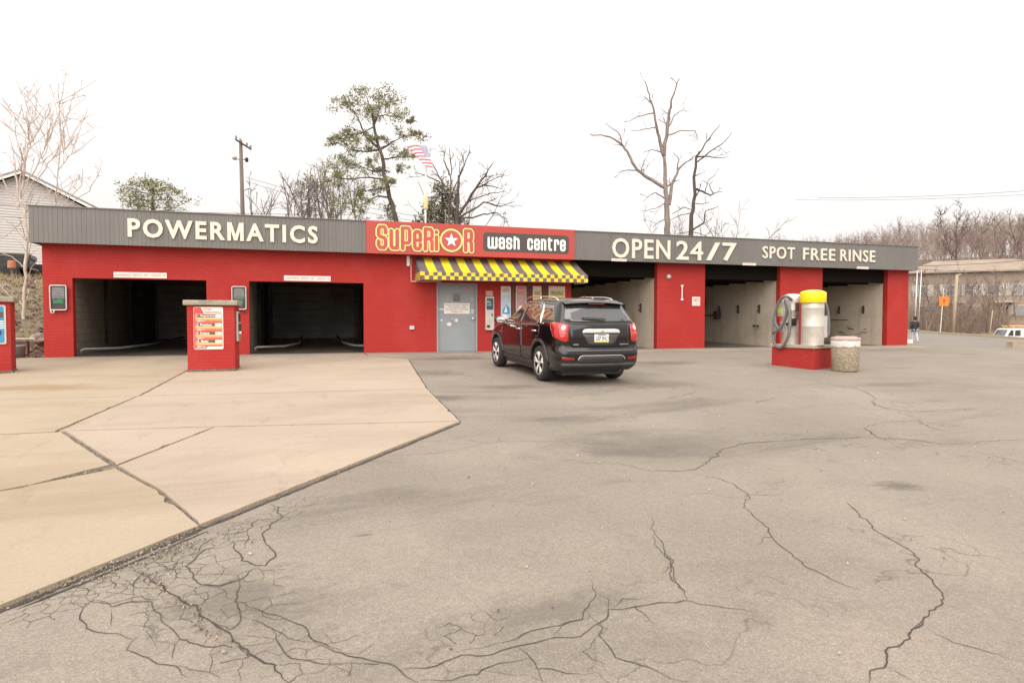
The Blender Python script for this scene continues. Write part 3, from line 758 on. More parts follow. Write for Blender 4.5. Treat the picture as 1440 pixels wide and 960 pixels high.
# tunnel insides
def fl(x, y): return .022 * y
for k, (a, b_) in enumerate(BAY):
    wl_, wr_ = a, b_ + .55 if k == 1 else b_ + .35
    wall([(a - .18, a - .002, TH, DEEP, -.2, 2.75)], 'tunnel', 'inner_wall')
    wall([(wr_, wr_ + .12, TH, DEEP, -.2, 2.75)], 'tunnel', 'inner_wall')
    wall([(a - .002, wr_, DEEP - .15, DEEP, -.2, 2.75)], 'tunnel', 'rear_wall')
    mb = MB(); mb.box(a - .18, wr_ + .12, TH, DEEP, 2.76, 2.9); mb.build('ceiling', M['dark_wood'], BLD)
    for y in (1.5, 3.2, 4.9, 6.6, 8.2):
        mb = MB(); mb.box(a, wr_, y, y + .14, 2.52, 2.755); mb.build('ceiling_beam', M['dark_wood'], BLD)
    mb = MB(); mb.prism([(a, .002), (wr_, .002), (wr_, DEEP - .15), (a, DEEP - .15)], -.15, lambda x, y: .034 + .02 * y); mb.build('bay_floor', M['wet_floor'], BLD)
    # rear roll-up door made of horizontal panels
    dr = MB(); dr.box(a + .12, wr_ - .25, DEEP - .22, DEEP - .155, .2, .24); d = dr.build('rear_door', M['rubber_dark'], BLD)
    for i in range(7):
        pm = MB(); z0 = .24 + i * .31; pm.box(a + .12, wr_ - .25, DEEP - .215, DEEP - .16, z0, z0 + .295)
        pm.build('door_panel', simple('dull_door_panel', (.30, .27, .25), .6, var=.25, vscale=1.5) if i == 0 and k == 0 else bpy.data.materials['dull_door_panel'], d, bevel=.006)
    # wheel guide pipes that flare out at the mouth
    for sx, off in ((1, a + .14), (-1, wr_ - .45)):
        gp = MB()
        if sx > 0: path = [(off, .15, .10), (off, .12, .20), (off + .05, .14, .22), (off + .75, .55, .22), (off + 1.15, 2.2, .26), (off + 1.15, 7.5, .36)]
        else: path = [(off + .3, .15, .10), (off + .3, .12, .20), (off + .25, .14, .22), (off - .35, .55, .22), (off - .6, 2.2, .26), (off - .6, 7.5, .36)]
        gp.tube(path, .034, 10); gp.build('guide_rail', M['galv'], BLD, smooth=True)
    # black spray arch with its hose
    ar = MB(); ar.tube([(a + .25, 4.4, .2), (a + .25, 4.4, 2.2), (a + .45, 4.4, 2.42), (wr_ - .7, 4.4, 2.42), (wr_ - .45, 4.4, 2.2), (wr_ - .4, 4.4, .2)], .05, 8)
    ar.build('spray_arch', M['rubber_dark'], BLD, smooth=True)
    for y in (2.6, 5.8):
        b2 = MB(); b2.tube([(a + .06, y, .3), (a + .06, y, 2.3)], .035, 6); b2.build('brush_post', M['rubber_dark'], BLD, smooth=True)
# self-serve bays: pillars are double walls that run back to the rear
PIL = [(17.905, 19.80), (23.005, 24.925), (28.085, 29.15)]
for a, b_ in PIL:
    mb = MB(); mb.box(a, b_, 0, TH, -.2, ZW); mb.build('pillar', M['red_brick'], BLD)
    mb = MB(); mb.box(a + .002, b_ - .002, TH, DEEP, -.2, 2.95); mb.build('partition_wall', M['white_brick'], BLD)
mb = MB(); mb.box(14.71 - .2, 14.708, TH, DEEP, -.2, 2.95); mb.build('partition_wall', M['white_brick'], BLD)
mb = MB(); mb.box(8.75, 14.50, DEEP - .2, DEEP, -.2, ZW); mb.build('rear_wall', M['red_brick'], BLD)
OB = [(14.71, 17.905), (19.80, 23.005), (24.925, 28.085)]
for a, b_ in OB:
    mb = MB(); mb.prism([(a, .002), (b_, .002), (b_, DEEP), (a, DEEP)], -.15, lambda x, y: .012 + .018 * y); mb.build('bay_floor', M['wet_floor'], BLD)
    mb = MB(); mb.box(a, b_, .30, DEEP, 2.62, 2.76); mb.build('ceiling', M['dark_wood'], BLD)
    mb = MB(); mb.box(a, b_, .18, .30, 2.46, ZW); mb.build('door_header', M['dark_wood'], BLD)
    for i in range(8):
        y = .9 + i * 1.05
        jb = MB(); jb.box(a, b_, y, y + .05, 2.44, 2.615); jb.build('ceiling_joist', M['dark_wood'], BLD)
    # roll-up rear door half lowered
    mb = MB(); mb.box(a, b_, DEEP - .15, DEEP - .05, 1.9, 2.75); mb.build('rear_header', M['dark_wood'], BLD)
    # dark mat clips fixed to the right-hand wall
    for y in (1.1, 2.35, 3.6):
        cm = MB(); x = b_ - .001
        cm.box(x - .05, x, y - .035, y + .035, 1.28, 1.60); cm.box(x - .12, x - .05, y - .025, y + .025, 1.34, 1.39); cm.box(x - .10, x - .05, y - .02, y + .02, 1.50, 1.56)
        cm.build('mat_clip', M['rubber_dark'], BLD, bevel=.008)
# coin box, conduit and foam pipe on the wall of the middle bay; drain grate lines in the right bay
x = 23.003
cb = MB(); cb.box(x - .16, x, 4.6, 5.1, 1.55, 2.0); cbo = cb.build('coin_box', M['rubber_dark'], BLD, bevel=.015)
cb = MB(); cb.box(x - .168, x - .162, 4.68, 5.02, 1.75, 1.94); cb.build('screen', M['teal_dark'], cbo)
cb = MB(); cb.box(x - .22, x, 3.5, 3.75, 1.05, 1.38); cb.build('valve_box', M['rubber_dark'], BLD, bevel=.02)
cb = MB(); cb.tube([(x - .06, 3.75, 1.22), (x - .06, 6.0, 1.22), (x - .06, 6.1, 1.12), (x - .06, 6.15, .2)], .035, 8); cb.build('pipe', M['rust'], BLD, smooth=True)
cb = MB(); cb.tube([(x - .05, 1.1, .78), (x - .22, 1.1, .78)], .03, 8); cb.lathe([(.05, -.05), (.05, 0)], (x - .24, 1.1, .78), 8, 'x'); cb.build('wall_tap', M['rubber_dark'], BLD, smooth=True)
x = 28.083
rr = random.Random(4)
marks = [(rr.uniform(.9, 3.6), rr.uniform(.25, .85), rr.uniform(.03, .18), rr.uniform(.012, .035)) for i in range(16)] + [(2.45, 1.0, .55, .03), (2.92, .5, .025, .5)]
for y, z, w_, h_ in marks:
    gr = MB(); gr.box(x - .004, x, y - w_, y + w_, z, z + h_); gr.build('scrape_mark', M['crack'], BLD)
# roof, soffits and fascia of upright metal ribs
mb = MB(); mb.box(.05, 29.10, -.30, DEEP + .1, 3.32, 3.42); mb.build('roof', M['roof'], BLD)
mb = MB(); mb.box(-.10, 29.12, FY + .035, -.002, FB + .03, FB + .05); mb.box(-.10, -.002, 0, DEEP, FB + .03, FB + .05); mb.build('soffit', M['soffit'], BLD)
def ribbed(x0, x1, y, horizontal=True):
    mb = MB(); n = max(1, round((x1 - x0) / .105)); p = (x1 - x0) / n; prof = []
    for i in range(n):
        a = x0 + p * i
        prof += [(a, 0), (a + p * .60, 0), (a + p * .68, -.007), (a + p * .92, -.007)]
    prof.append((x1, 0)); b0 = len(mb.v)
    for a, d in prof:
        for z in (FB, FT): mb.v.append((a, y + d, z) if horizontal else (y + d, a, z))
    for i in range(len(prof) - 1):
        mb.f.append((2 * i, 2 * i + 2, 2 * i + 3, 2 * i + 1)); mb.m.append(0)
    return mb
ribbed(-.13, 8.13, FY).build('fascia', M['fascia'], BLD)
ribbed(14.64, 29.15, FY).build('fascia', M['fascia'], BLD)
fs = MB(); fs.box(-.13, 29.15, FY + .004, FY + .03, FB, FT - .003); fs.build('fascia_backing', M['fascia'], BLD)
sd = MB(); sd.box(-.13, -.10, FY + .031, DEEP + .2, FB, FT - .003); sd.box(29.12, 29.15, FY + .031, DEEP + .2, FB, FT - .003); sd.build('side_fascia', M['fascia'], BLD)
tr = MB(); tr.box(-.15, 8.13, FY - .03, FY + .06, FT, FT + .025); tr.box(14.64, 29.17, FY - .03, FY + .06, FT, FT + .025); tr.build('coping', M['fascia'], BLD)
# painted shop front: timber posts between the poster windows, downpipe, meter box, lamp
for xa, xb in ((12.66, 12.78), (13.18, 13.36), (13.69, 13.9)):
    mb = MB(); mb.box(xa, xb, -.035, -.002, 1.0, 2.6); mb.build('mullion', simple('dark_red_timber', (.13, .03, .025), .6) if xa < 12.7 else bpy.data.materials['dark_red_timber'], BLD)
mb = MB(); mb.box(9.35, 9.44, -.40 + .45 - .10, -.002, 2.62, 2.93); mb.build('downpipe', M['white'], BLD, bevel=.01)
mb = MB(); mb.box(9.43, 9.56, -.06, -.001, .715, .815); ob = mb.build('outlet_box', M['white'], BLD, bevel=.008)
mb = MB(); mb.box(9.455, 9.485, -.064, -.0605, .74, .79); mb.box(9.505, 9.535, -.064, -.0605, .74, .79); mb.build('socket', M['print_grey'], ob)
mb = MB(); mb.lathe([(.09, 0), (.09, -.03), (.075, -.07), (.045, -.10), (0, -.11)], (18.33, -.001, 2.49), 16, 'y'); mb.build('wall_lamp', M['steel'], BLD, smooth=True)
mb = MB(); mb.tube([(18.86, -.03, 2.2), (18.86, -.03, 1.72)], .022, 8); mb.box(18.82, 18.90, -.05, -.001, 2.15, 2.22); mb.box(18.82, 18.90, -.05, -.001, 1.68, 1.75); mb.build('thermometer', M['plate_white'], BLD)
# steel door: leaf, frame, small window, handle, stickers
mb = MB(); mb.box(10.262, 10.32, .0, .14, .03, 2.138); mb.box(11.49, 11.548, .0, .14, .03, 2.138); mb.box(10.32, 11.49, .0, .14, 2.08, 2.138); mb.box(10.262, 11.548, -.02, .14, .0, .028)
dfr = mb.build('door_frame', M['door_frame'], BLD, bevel=.006)
mb = MB(); mb.box(10.324, 11.486, .05, .095, .034, 2.076)
dr = mb.build('door', M['door_grey'], BLD, bevel=.004)
mb = MB(); mb.box(10.75, 11.04, .035, .049, 1.54, 1.84); mb.build('door_window_frame', M['door_frame'], dr, bevel=.004)
mb = MB(); mb.box(10.785, 11.005, .030, .034, 1.575, 1.805); mb.build('door_window', M['glass_dark'], dr)
mb = MB(); mb.lathe([(.035, 0), (.035, -.012), (.014, -.015), (.014, -.05), (.034, -.06), (.036, -.085), (.02, -.1), (0, -.1)], (11.40, .049, 1.04), 16, 'y'); mb.build('door_handle', M['chrome'], dr, smooth=True)
mb = MB(); mb.box(11.36, 11.44, .042, .049, 1.2, 1.33); mb.build('lock_plate', M['steel'], dr, bevel=.004)
def disc(mb, cx, cz, rx, rz, y, mi=0, n=14): mb.face([(cx + rx * math.cos(2 * math.pi * i / n), y, cz + rz * math.sin(2 * math.pi * i / n)) for i in range(n)], mi)
for cx, cz, rx, rz, mt in ((10.66, .87, .075, .06, 'plate_white'), (10.89, .99, .055, .05, 'plate_white'), (10.78, 1.03, .09, .04, 'print_grey'), (10.42, .99, .03, .03, 'plate_white'), (11.38, 1.66, .06, .05, 'print_grey'), (11.24, 1.96, .05, .05, 'pink_red'), (10.62, 1.64, .05, .09, 'print_grey'), (10.43, 1.33, .1, .018, 'plate_white'), (10.95, 1.9, .16, .02, 'print_grey')):
    mb = MB(); disc(mb, cx, cz, rx, rz, .0485); mb.build('sticker', M[mt], dr)
# the notice on the door, posters, changer: things of their own
nt_ = thing('door_notice', 'cream notice with small dark print fixed across the blue grey door', 'sign', (10.9, .02, 1.18))
mb = MB(); mb.box(10.50, 11.31, .035, .0478, 1.19, 1.52); mb.build('notice_board', M['plate_white'], nt_)
mb = MB()
put_text(mb, 'PLEASE DO NOT THROW', 10.55, 11.27, 1.445, 1.485, .0335); put_text(mb, 'THE GARBAGE HERE', 10.62, 11.2, 1.375, 1.415, .0335)
put_text(mb, 'USE CANS NEXT TO VACUUMS', 10.54, 11.27, 1.305, 1.345, .0335); put_text(mb, 'THANK YOU', 10.72, 11.08, 1.23, 1.27, .0335)
mb.build('notice_print', M['print_dark'], nt_)
cm_ = thing('change_machine', 'tall steel change machine with dark display beside the grey door', 'change machine', (11.93, 0, .68))
mb = MB(); mb.box(11.79, 12.07, -.10, -.001, .68, 1.73); mb.build('cabinet', M['steel'], cm_, bevel=.012)
mb = MB(); mb.box(11.82, 12.04, -.106, -.101, 1.32, 1.68); mb.build('display', M['teal_dark'], cm_)
mb = MB(); put_text(mb, 'BILL', 11.84, 11.97, 1.54, 1.60, -.108); put_text(mb, 'CHANGE', 11.84, 11.98, 1.45, 1.50, -.108); mb.build('display_print', M['white'], cm_)
mb = MB(); mb.box(11.83, 11.93, -.12, -.101, .76, .84); mb.build('coin_tray', M['rubber_dark'], cm_, bevel=.006)
mb = MB(); mb.box(11.98, 12.02, -.11, -.101, 1.12, 1.2); mb.build('bill_slot', M['rubber_dark'], cm_)
sn = thing('small_notice', 'small faded pink notice above the steel change machine', 'sign', (11.93, 0, 1.76))
mb = MB(); mb.box(11.82, 12.05, -.012, -.001, 1.755, 1.91); mb.build('notice_board', simple('faded_pink_board', (.58, .40, .35), .5), sn)
mb = MB(); put_text(mb, '$1 $5', 11.84, 12.03, 1.79, 1.87, -.0135); mb.build('notice_print', M['pink_red'], sn)
def poster(x0, x1, z0, z1, label, fn):
    t = thing('poster', label, 'poster', ((x0 + x1) / 2, 0, z0), group='posters in the shop front under the awning')
    mb = MB(); mb.box(x0, x1, -.03, -.001, z0, z1); mb.build('poster_frame', M['alu'], t, bevel=.004)
    mb = MB(); mats = fn(mb, x0 + .018, x1 - .018, z0 + .018, z1 - .018, -.0315); mb.build('poster_print', mats, t)
def rect(mb, x0, x1, z0, z1, y, mi=0): mb.face([(x0, y, z0), (x1, y, z0), (x1, y, z1), (x0, y, z1)], mi)
def blue_poster(mb, a, b_, c, d, y):
    mt = [simple('poster_ice', (.42, .52, .62), .35), M['pink_red'], M['blue'], M['white'], simple('poster_pale', (.56, .58, .60), .35)]
    rect(mb, a, b_, c, d, y, 0); rect(mb, a, b_, d - .26, d, y - .001, 4)
    put_text(mb, 'NEW', a + .03, b_ - .03, d - .17, d - .06, y - .002, 1, .03)
    mb.face([(a + .02, y - .001, c + .17), (b_ - .02, y - .001, c + .14), (b_ - .03, y - .001, c + .34), (a + .16, y - .001, c + .45), (a + .05, y - .001, c + .30)], 2)
    mb.face([(a + .08, y - .002, c + .2), (b_ - .1, y - .002, c + .2), (a + .15, y - .002, c + .42)], 3); rect(mb, a + .03, b_ - .12, c + .01, c + .13, y - .002, 3)
    return mt
def red_poster(mb, a, b_, c, d, y):
    mt = [simple('poster_rose', (.42, .24, .23), .35), M['pink_red'], M['plate_white'], M['print_grey']]
    rect(mb, a, b_, c, d, y, 0); rect(mb, a, b_, d - .2, d - .03, y - .001, 1); put_text(mb, 'WASH', a + .04, b_ - .04, d - .15, d - .08, y - .002, 2)
    disc(mb, (a + b_) / 2 - .02, c + .25, .10, .2, y - .001, 2)
    for i in range(4): rect(mb, a + .05, b_ - .07, d - .30 - .06 * i, d - .275 - .06 * i, y - .001, 3)
    return mt
def yel_poster(word):
    def f(mb, a, b_, c, d, y):
        mt = [simple('poster_straw', (.62, .52, .24), .4), M['pink_red'], M['print_dark'], M['plate_white']]
        rect(mb, a, b_, c, d, y, 0); rect(mb, a, b_, d - .1, d, y - .001, 3); put_text(mb, word, a + .04, b_ - .04, d - .28, d - .16, y - .001, 2, .02)
        for i in range(4): rect(mb, a + .04, b_ - .05, c + .05 + .07 * i, c + .08 + .07 * i, y - .001, 1)
        return mt
    return f
poster(12.31, 12.64, 1.02, 2.07, 'tall icy blue poster headed NEW in red, nearest the change machine', blue_poster)
poster(12.81, 13.16, 1.0, 2.08, 'tall rose pink poster with a pale oval, right of the icy blue poster', red_poster)
poster(13.38, 13.67, 1.2, 2.09, 'narrow straw yellow poster behind the roof of the black car', yel_poster('WAX'))
poster(13.92, 14.49, 1.3, 2.10, 'wide straw yellow poster at the right end of the shop front', yel_poster('VENDING'))

# ---------------------------------------------------------------- fascia signs
def letter_sign(words, label, depth=.04, off=.030, space=1.22):
    z0 = min(w[3] for w in words)
    t = thing('sign_lettering', label, 'sign', ((words[0][1] + words[-1][2]) / 2, FY, z0))
    for s, x0, x1, za, zb in words:
        vs, fs_ = text_geo(s, x0, x1, za, zb, depth, off, space, 0)
        for ch, (nv, nf) in zip(s, split_letters(vs, fs_)):
            mb = MB()
            if ch == 'M':                                          # drawn by hand: its deep notch folds over when thickened
                xa, xb = min(v[0] for v in nv), max(v[0] for v in nv)
                mb.slabxz([(lerp(xa, xb, a), lerp(za, zb, c)) for a, c in ((0, 0), (.22, 0), (.22, .56), (.40, .02), (.60, .02), (.78, .56), (.78, 0), (1, 0), (1, 1), (.74, 1), (.5, .34), (.26, 1), (0, 1))], FY - .0085 - depth, FY - .0085)
                mb.build('letter', M['cream'], t); continue
            mb.add([(a, FY - .0085 + b_, c) for a, b_, c in nv], nf); mb.build('letter', M['cream'], t, weld=True)
    return t
letter_sign([('POWERMATICS', 2.06, 6.79, 3.145, 3.64)], 'raised cream POWERMATICS lettering on the grey fascia over the two tunnels')
letter_sign([('OPEN', 15.98, 18.13, 3.03, 3.68), ('24', 18.37, 19.41, 3.04, 3.68), ('/', 19.55, 20.09, 3.05, 3.67), ('7', 20.19, 20.77, 3.05, 3.68)], 'large raised cream OPEN 24/7 lettering on the right fascia', off=.014, space=1.10)
letter_sign([('SPOT', 21.86, 23.25, 3.19, 3.62), ('FREE', 23.62, 25.07, 3.19, 3.62), ('RINSE', 25.31, 26.96, 3.19, 3.63)], 'raised cream SPOT FREE RINSE lettering, smallest letters on the fascia', off=.012, space=1.15)

# printed logo panel: outlines found from the distance to the strokes of each letter
GLY = {
 'S': [[(1, .72), (1, .88), (.8, 1), (.2, 1), (0, .88), (0, .62), (.2, .53), (.8, .47), (1, .38), (1, .12), (.8, 0), (.2, 0), (0, .12), (0, .3)]],
 'u': [[(0, 1), (0, .12), (.2, 0), (.8, 0), (1, .12)], [(1, 1), (1, 0)]],
 'P': [[(0, 0), (0, 1), (.8, 1), (1, .9), (1, .38), (.8, .28), (0, .28)]],
 'e': [[(0, .5), (1, .5), (1, .88), (.8, 1), (.2, 1), (0, .88), (0, .12), (.2, 0), (.8, 0), (1, .12), (1, .28)]],
 'R': [[(0, 0), (0, 1), (.8, 1), (1, .9), (1, .62), (.8, .52), (0, .52)], [(.7, .52), (1, .40), (1, 0)]],
 'i': [[(0, 0), (0, .68)], [(0, .93), (0, .95)]],
 'w': [[(0, 1), (0, .1), (.1, 0), (.4, 0), (.5, .1), (.5, 1)], [(.5, .1), (.6, 0), (.9, 0), (1, .1), (1, 1)]],
 'a': [[(0, .74), (0, .9), (.2, 1), (.8, 1), (1, .88), (1, 0)], [(1, .56), (.2, .52), (0, .42), (0, .12), (.2, 0), (.7, 0), (1, .12)]],
 's': [[(1, .74), (1, .88), (.8, 1), (.2, 1), (0, .88), (0, .64), (.2, .54), (.8, .46), (1, .36), (1, .12), (.8, 0), (.2, 0), (0, .12), (0, .26)]],
 'h': [[(0, 0), (0, 1.17)], [(0, .86), (.25, 1), (.8, 1), (1, .86), (1, 0)]],
 'c': [[(1, .68), (1, .88), (.8, 1), (.2, 1), (0, .88), (0, .12), (.2, 0), (.8, 0), (1, .12), (1, .32)]],
 'n': [[(0, 0), (0, 1)], [(0, .86), (.25, 1), (.8, 1), (1, .86), (1, 0)]],
 't': [[(0, 1.17), (0, .12), (.2, 0), (.8, 0)], [(-.3, 1), (.9, 1)]],
 'r': [[(0, 0), (0, 1)], [(0, .8), (.3, 1), (.8, 1), (1, .86), (1, .66)]]}
def strokes(ch, x0, x1, z0, z1, t):
    h = t / 2
    return [[(lerp(x0 + h, x1 - h, a), lerp(z0 + h, z1 - h, c)) for a, c in L] for L in GLY[ch]]
def sdf_layer(mb, segs, grow, y, mi, cell=.009, discs=()):
    """horizontal runs of everything closer than half the stroke + grow to a stroke"""
    rows = {}
    zs = [p for a, b_, r in segs for p in (a[1] - r - grow, a[1] + r + grow, b_[1] - r - grow, b_[1] + r + grow)] + [z + s * (r + grow) for x, z, r in discs for s in (-1, 1)]
    z = min(zs) + cell / 2
    while z < max(zs):
        iv = []
        for a, b_, r in segs:
            q = r + grow; dx_, dz_ = b_[0] - a[0], b_[1] - a[1]; L2 = dx_ * dx_ + dz_ * dz_
            lo, hi = 1e9, -1e9
            for p in (a, b_):
                e = q * q - (z - p[1]) ** 2
                if e > 0: e = math.sqrt(e); lo = min(lo, p[0] - e); hi = max(hi, p[0] + e)
            if L2 > 1e-12:
                L = math.sqrt(L2); nx, nz = -dz_ / L, dx_ / L
                c4 = [(a[0] + nx * q, a[1] + nz * q), (b_[0] + nx * q, b_[1] + nz * q), (b_[0] - nx * q, b_[1] - nz * q), (a[0] - nx * q, a[1] - nz * q)]
                for i in range(4):
                    p, s_ = c4[i], c4[(i + 1) % 4]
                    if (p[1] - z) * (s_[1] - z) < 0:
                        xx = p[0] + (z - p[1]) / (s_[1] - p[1]) * (s_[0] - p[0]); lo = min(lo, xx); hi = max(hi, xx)
            if hi > lo: iv.append((lo, hi))
        for x, zc, r in discs:
            e = (r + grow) ** 2 - (z - zc) ** 2
            if e > 0: e = math.sqrt(e); iv.append((x - e, x + e))
        iv.sort(); out = []
        for lo, hi in iv:
            if out and lo <= out[-1][1]: out[-1][1] = max(out[-1][1], hi)
            else: out.append([lo, hi])
        for lo, hi in out: mb.face([(lo, y, z - cell / 2), (hi, y, z - cell / 2), (hi, y, z + cell / 2), (lo, y, z + cell / 2)], mi)
        z += cell
def segs_of(lst, t): return [(L[i], L[i + 1], t / 2) for L in lst for i in range(len(L) - 1)]
SG = thing('shop_sign', 'salmon red Superior wash centre sign with starred letter o above the awning', 'sign', (11.38, FY, FB))
mb = MB(); mb.box(8.13, 14.64, FY - .045, FY - .001, FB - .01, FT + .03); mb.build('sign_panel', M['sign_red'], SG, bevel=.006)
LX, LS, LZ = 8.225, .00237, 3.79                               # metres per measured unit, left edge, top
def lu(x): return LX + x * LS
t_ = .106; lg = []
for ch, xa, xb, za, zb in (('S', 85, 215, 3.05, 3.755), ('u', 238, 356, 3.05, 3.65), ('P', 378, 510, 3.04, 3.745), ('e', 528, 642, 3.05, 3.65), ('R', 662, 790, 3.045, 3.745), ('i', 802, 864, 3.05, 3.70), ('R', 1178, 1300, 3.045, 3.745)):
    lg += segs_of(strokes(ch, lu(xa), lu(xb), za, zb, t_), t_)
star_c = (lu(1016), 3.39); disc_ = [(star_c[0], star_c[1], .315)]
y0 = FY - .0465
mb = MB(); sdf_layer(mb, lg, .058, y0, 0, discs=disc_); sdf_layer(mb, lg, .036, y0 - .002, 1, discs=disc_); sdf_layer(mb, lg, .0, y0 - .004, 2); sdf_layer(mb, [], 0, y0 - .004, 2, discs=[(star_c[0], star_c[1], .295)])
mb.face([(star_c[0] + (.215 if i % 2 == 0 else .085) * math.sin(math.pi * i / 5), y0 - .006, star_c[1] + (.215 if i % 2 == 0 else .085) * math.cos(math.pi * i / 5)) for i in range(9, -1, -1)], 3)
mb.build('logo_print', [M['logo_brown'], M['logo_yellow'], M['logo_red'], M['white']], SG)
mb = MB(); mb.face([(a, y0, c) for a, c in rrect(11.62, 14.45, 3.095, 3.675, .11)], 0)
wg = []; t2 = .112
def wx(x): return 11.62 + (x - 95) / (1305 - 95) * 2.83
for ch, xa, xb in (('w', 155, 290), ('a', 305, 392), ('s', 408, 494), ('h', 512, 596), ('c', 704, 785), ('e', 800, 882), ('n', 896, 974), ('t', 1003, 1066), ('r', 1086, 1162), ('e', 1174, 1256)):
    wg += segs_of(strokes(ch, wx(xa), wx(xb), 3.18, 3.545, t2 * .62), t2 * .62)
sdf_layer(mb, wg, 0, y0 - .002, 1, cell=.007)
mb.build('lettering_print', [M['charcoal'], M['white']], SG)
# clearance boards and the slim boards under the right fascia
def clr(x0, x1, z0, z1, label):
    t = thing('clearance_sign', label, 'sign', ((x0 + x1) / 2, 0, z0), group='clearance boards over the tunnels')
    mb = MB(); mb.box(x0, x1, -.02, -.001, z0, z1); mb.build('board', M['plate_white'], t, bevel=.003)
    mb = MB(); put_text(mb, 'CLEARANCE  HEIGHT  6\'8"', x0 + .04, lerp(x0, x1, .64), z0 + .045, z1 - .04, -.0215, 0, .012); put_text(mb, "LENGTH  19'", lerp(x0, x1, .71), x1 - .04, z0 + .045, z1 - .04, -.0215, 0, .012)
    mb.build('board_print', M['pink_red'], t)
clr(1.61, 2.87, 2.115, 2.265, 'white board with red clearance height print over the left tunnel')
clr(5.86, 7.14, 2.115, 2.265, 'white board with red clearance height print over the right tunnel')
for x0, lb in ((15.95, 'slim white height board on the fascia edge under the word OPEN'), (21.03, 'slim white height board on the fascia edge between the 7 and SPOT'), (26.1, 'slim white height board on the fascia edge under the word RINSE')):
    t = thing('height_board', lb, 'sign', (x0 + .27, FY, FB), group='slim boards along the right fascia edge')
    mb = MB(); mb.box(x0, x0 + .545, FY - .045, FY - .016, FB - .01, FB + .07); mb.build('board', M['plate_white'], t)
    mb = MB(); put_text(mb, "CLEARANCE 8'", x0 + .03, x0 + .51, FB + .012, FB + .048, FY - .0465); mb.build('board_print', M['pink_red'], t)
t = thing('no_attendant_sign', 'square white sign with red NO on the first red pillar', 'sign', (19.44, 0, 1.5))
mb = MB(); mb.box(19.28, 19.60, -.015, -.001, 1.5, 1.81); mb.build('board', M['plate_white'], t, bevel=.003)
mb = MB(); put_text(mb, 'NO', 19.32, 19.56, 1.63, 1.77, -.0165, 0, .04); put_text(mb, 'LOITERING', 19.31, 19.57, 1.54, 1.58, -.0165, 0, .01); mb.build('board_print', M['pink_red'], t)

# guide lights beside the tunnel mouths: boxes with a tubular frame
def guide(x0, x1, z0, z1, label):
    t = thing('guide_light', label, 'signal', ((x0 + x1) / 2, 0, z0), group='guide light boxes by the tunnels')
    mb = MB(); mb.box(x0 + .015, x1 - .015, -.10, -.001, z0 + .015, z1 - .015); mb.build('case', M['rubber_dark'], t, bevel=.01)
    zb = lerp(z0, z1, .22); zm = lerp(z0, z1, .46)
    mb = MB(); rect(mb, x0 + .04, x1 - .04, zm, z1 - .04, -.1015, 0)
    for i in range(9):
        a = math.pi * i / 8; cx, cz = (x0 + x1) / 2, lerp(z0, z1, .62)
        mb.face([(cx, -.1025, cz), (cx + .14 * math.cos(a - .035), -.1025, cz + .2 * math.sin(a - .035)), (cx + .14 * math.cos(a + .035), -.1025, cz + .2 * math.sin(a + .035))], 1)
    mb.build('signal_window', [simple('signal_grey', (.12, .12, .13), .3), M['print_grey']], t)
    mb = MB(); rect(mb, x0 + .07, x1 - .07, zb + .03, zm - .02, -.1015); mb.build('green_strip', simple('signal_green', (.02, .16, .055), .35, var=.25, vscale=14), t)
    mb = MB(); put_text(mb, 'STOP', x0 + .09, x1 - .09, z0 + .045, zb - .02, -.1025); mb.build('stop_print', simple('stop_dull', (.14, .05, .05), .4), t)
    mb = MB(); pth = [(a, -.11, c) for a, c in rrect(x0, x1, z0, z1, .035, 3)]; mb.tube(pth, .016, 6, closed=True)
    mb.tube([(x0 + .01, -.11, z0), (x0 + .02, -.11, z0 - .07), (x0 + .07, -.11, z0 - .08), (x0 + .09, -.11, z0 - .01)], .014, 6); mb.build('frame', M['alu'], t, smooth=True)
guide(.19, .55, 1.25, 1.88, 'black guide light box on the wall left of the left tunnel')
guide(4.50, 4.86, 1.29, 1.92, 'black guide light box behind the red menu kiosk')

# ---------------------------------------------------------------- awning
AW = thing('awning', 'yellow and charcoal striped awning with checked valance over the shop front', 'awning', (12.2, 0, 2.16))
ax0, ax1, ay = 9.60, 14.86, -1.0
mats = [M['yellow'], M['awn_grey']]
mb = MB(); n = 21; w_ = (ax1 - ax0) / n
def slope(x, t): return (x, lerp(-.012, ay, t), lerp(2.90, 2.385, t) - .03 * math.sin(math.pi * t))
for i in range(n):
    for j in range(4):
        a, b_ = ax0 + w_ * i, ax0 + w_ * (i + 1)
        mb.face([slope(a, (j + 1) / 4), slope(b_, (j + 1) / 4), slope(b_, j / 4), slope(a, j / 4)], 1 - i % 2)
for xx in (ax0, ax1):
    pts = [slope(xx, j / 4) for j in range(5)] + [(xx, ay, 2.38), (xx, -.012, 2.38)]
    mb.face(pts if xx == ax1 else pts[::-1], 1)
mb.build('canopy', mats, AW)
vm = MB(); n = 42; w_ = (ax1 - ax0) / n
for i in range(n):
    for j in range(2):
        a, b_ = ax0 + w_ * i, ax0 + w_ * (i + 1); zt, zb_ = 2.386 - .107 * j, 2.386 - .107 * (j + 1)
        vm.box(a, b_, ay - .008 - .004 * math.sin(i * .7), ay + .004, zb_, zt - (.0 if j else .0), (i + j) % 2)
for j in range(2):
    for i in range(8):
        y_a, y_b = lerp(ay, -.01, i / 8), lerp(ay, -.01, (i + 1) / 8); zt = 2.386 - .107 * j
        vm.face([(ax0 - .001, y_b, zt - .107), (ax0 - .001, y_a, zt - .107), (ax0 - .001, y_a, zt), (ax0 - .001, y_b, zt)], (i + j) % 2)
        vm.face([(ax1 + .001, y_a, zt - .107), (ax1 + .001, y_b, zt - .107), (ax1 + .001, y_b, zt), (ax1 + .001, y_a, zt)], (i + j) % 2)
vm.build('valance', mats, AW)
fm = MB()
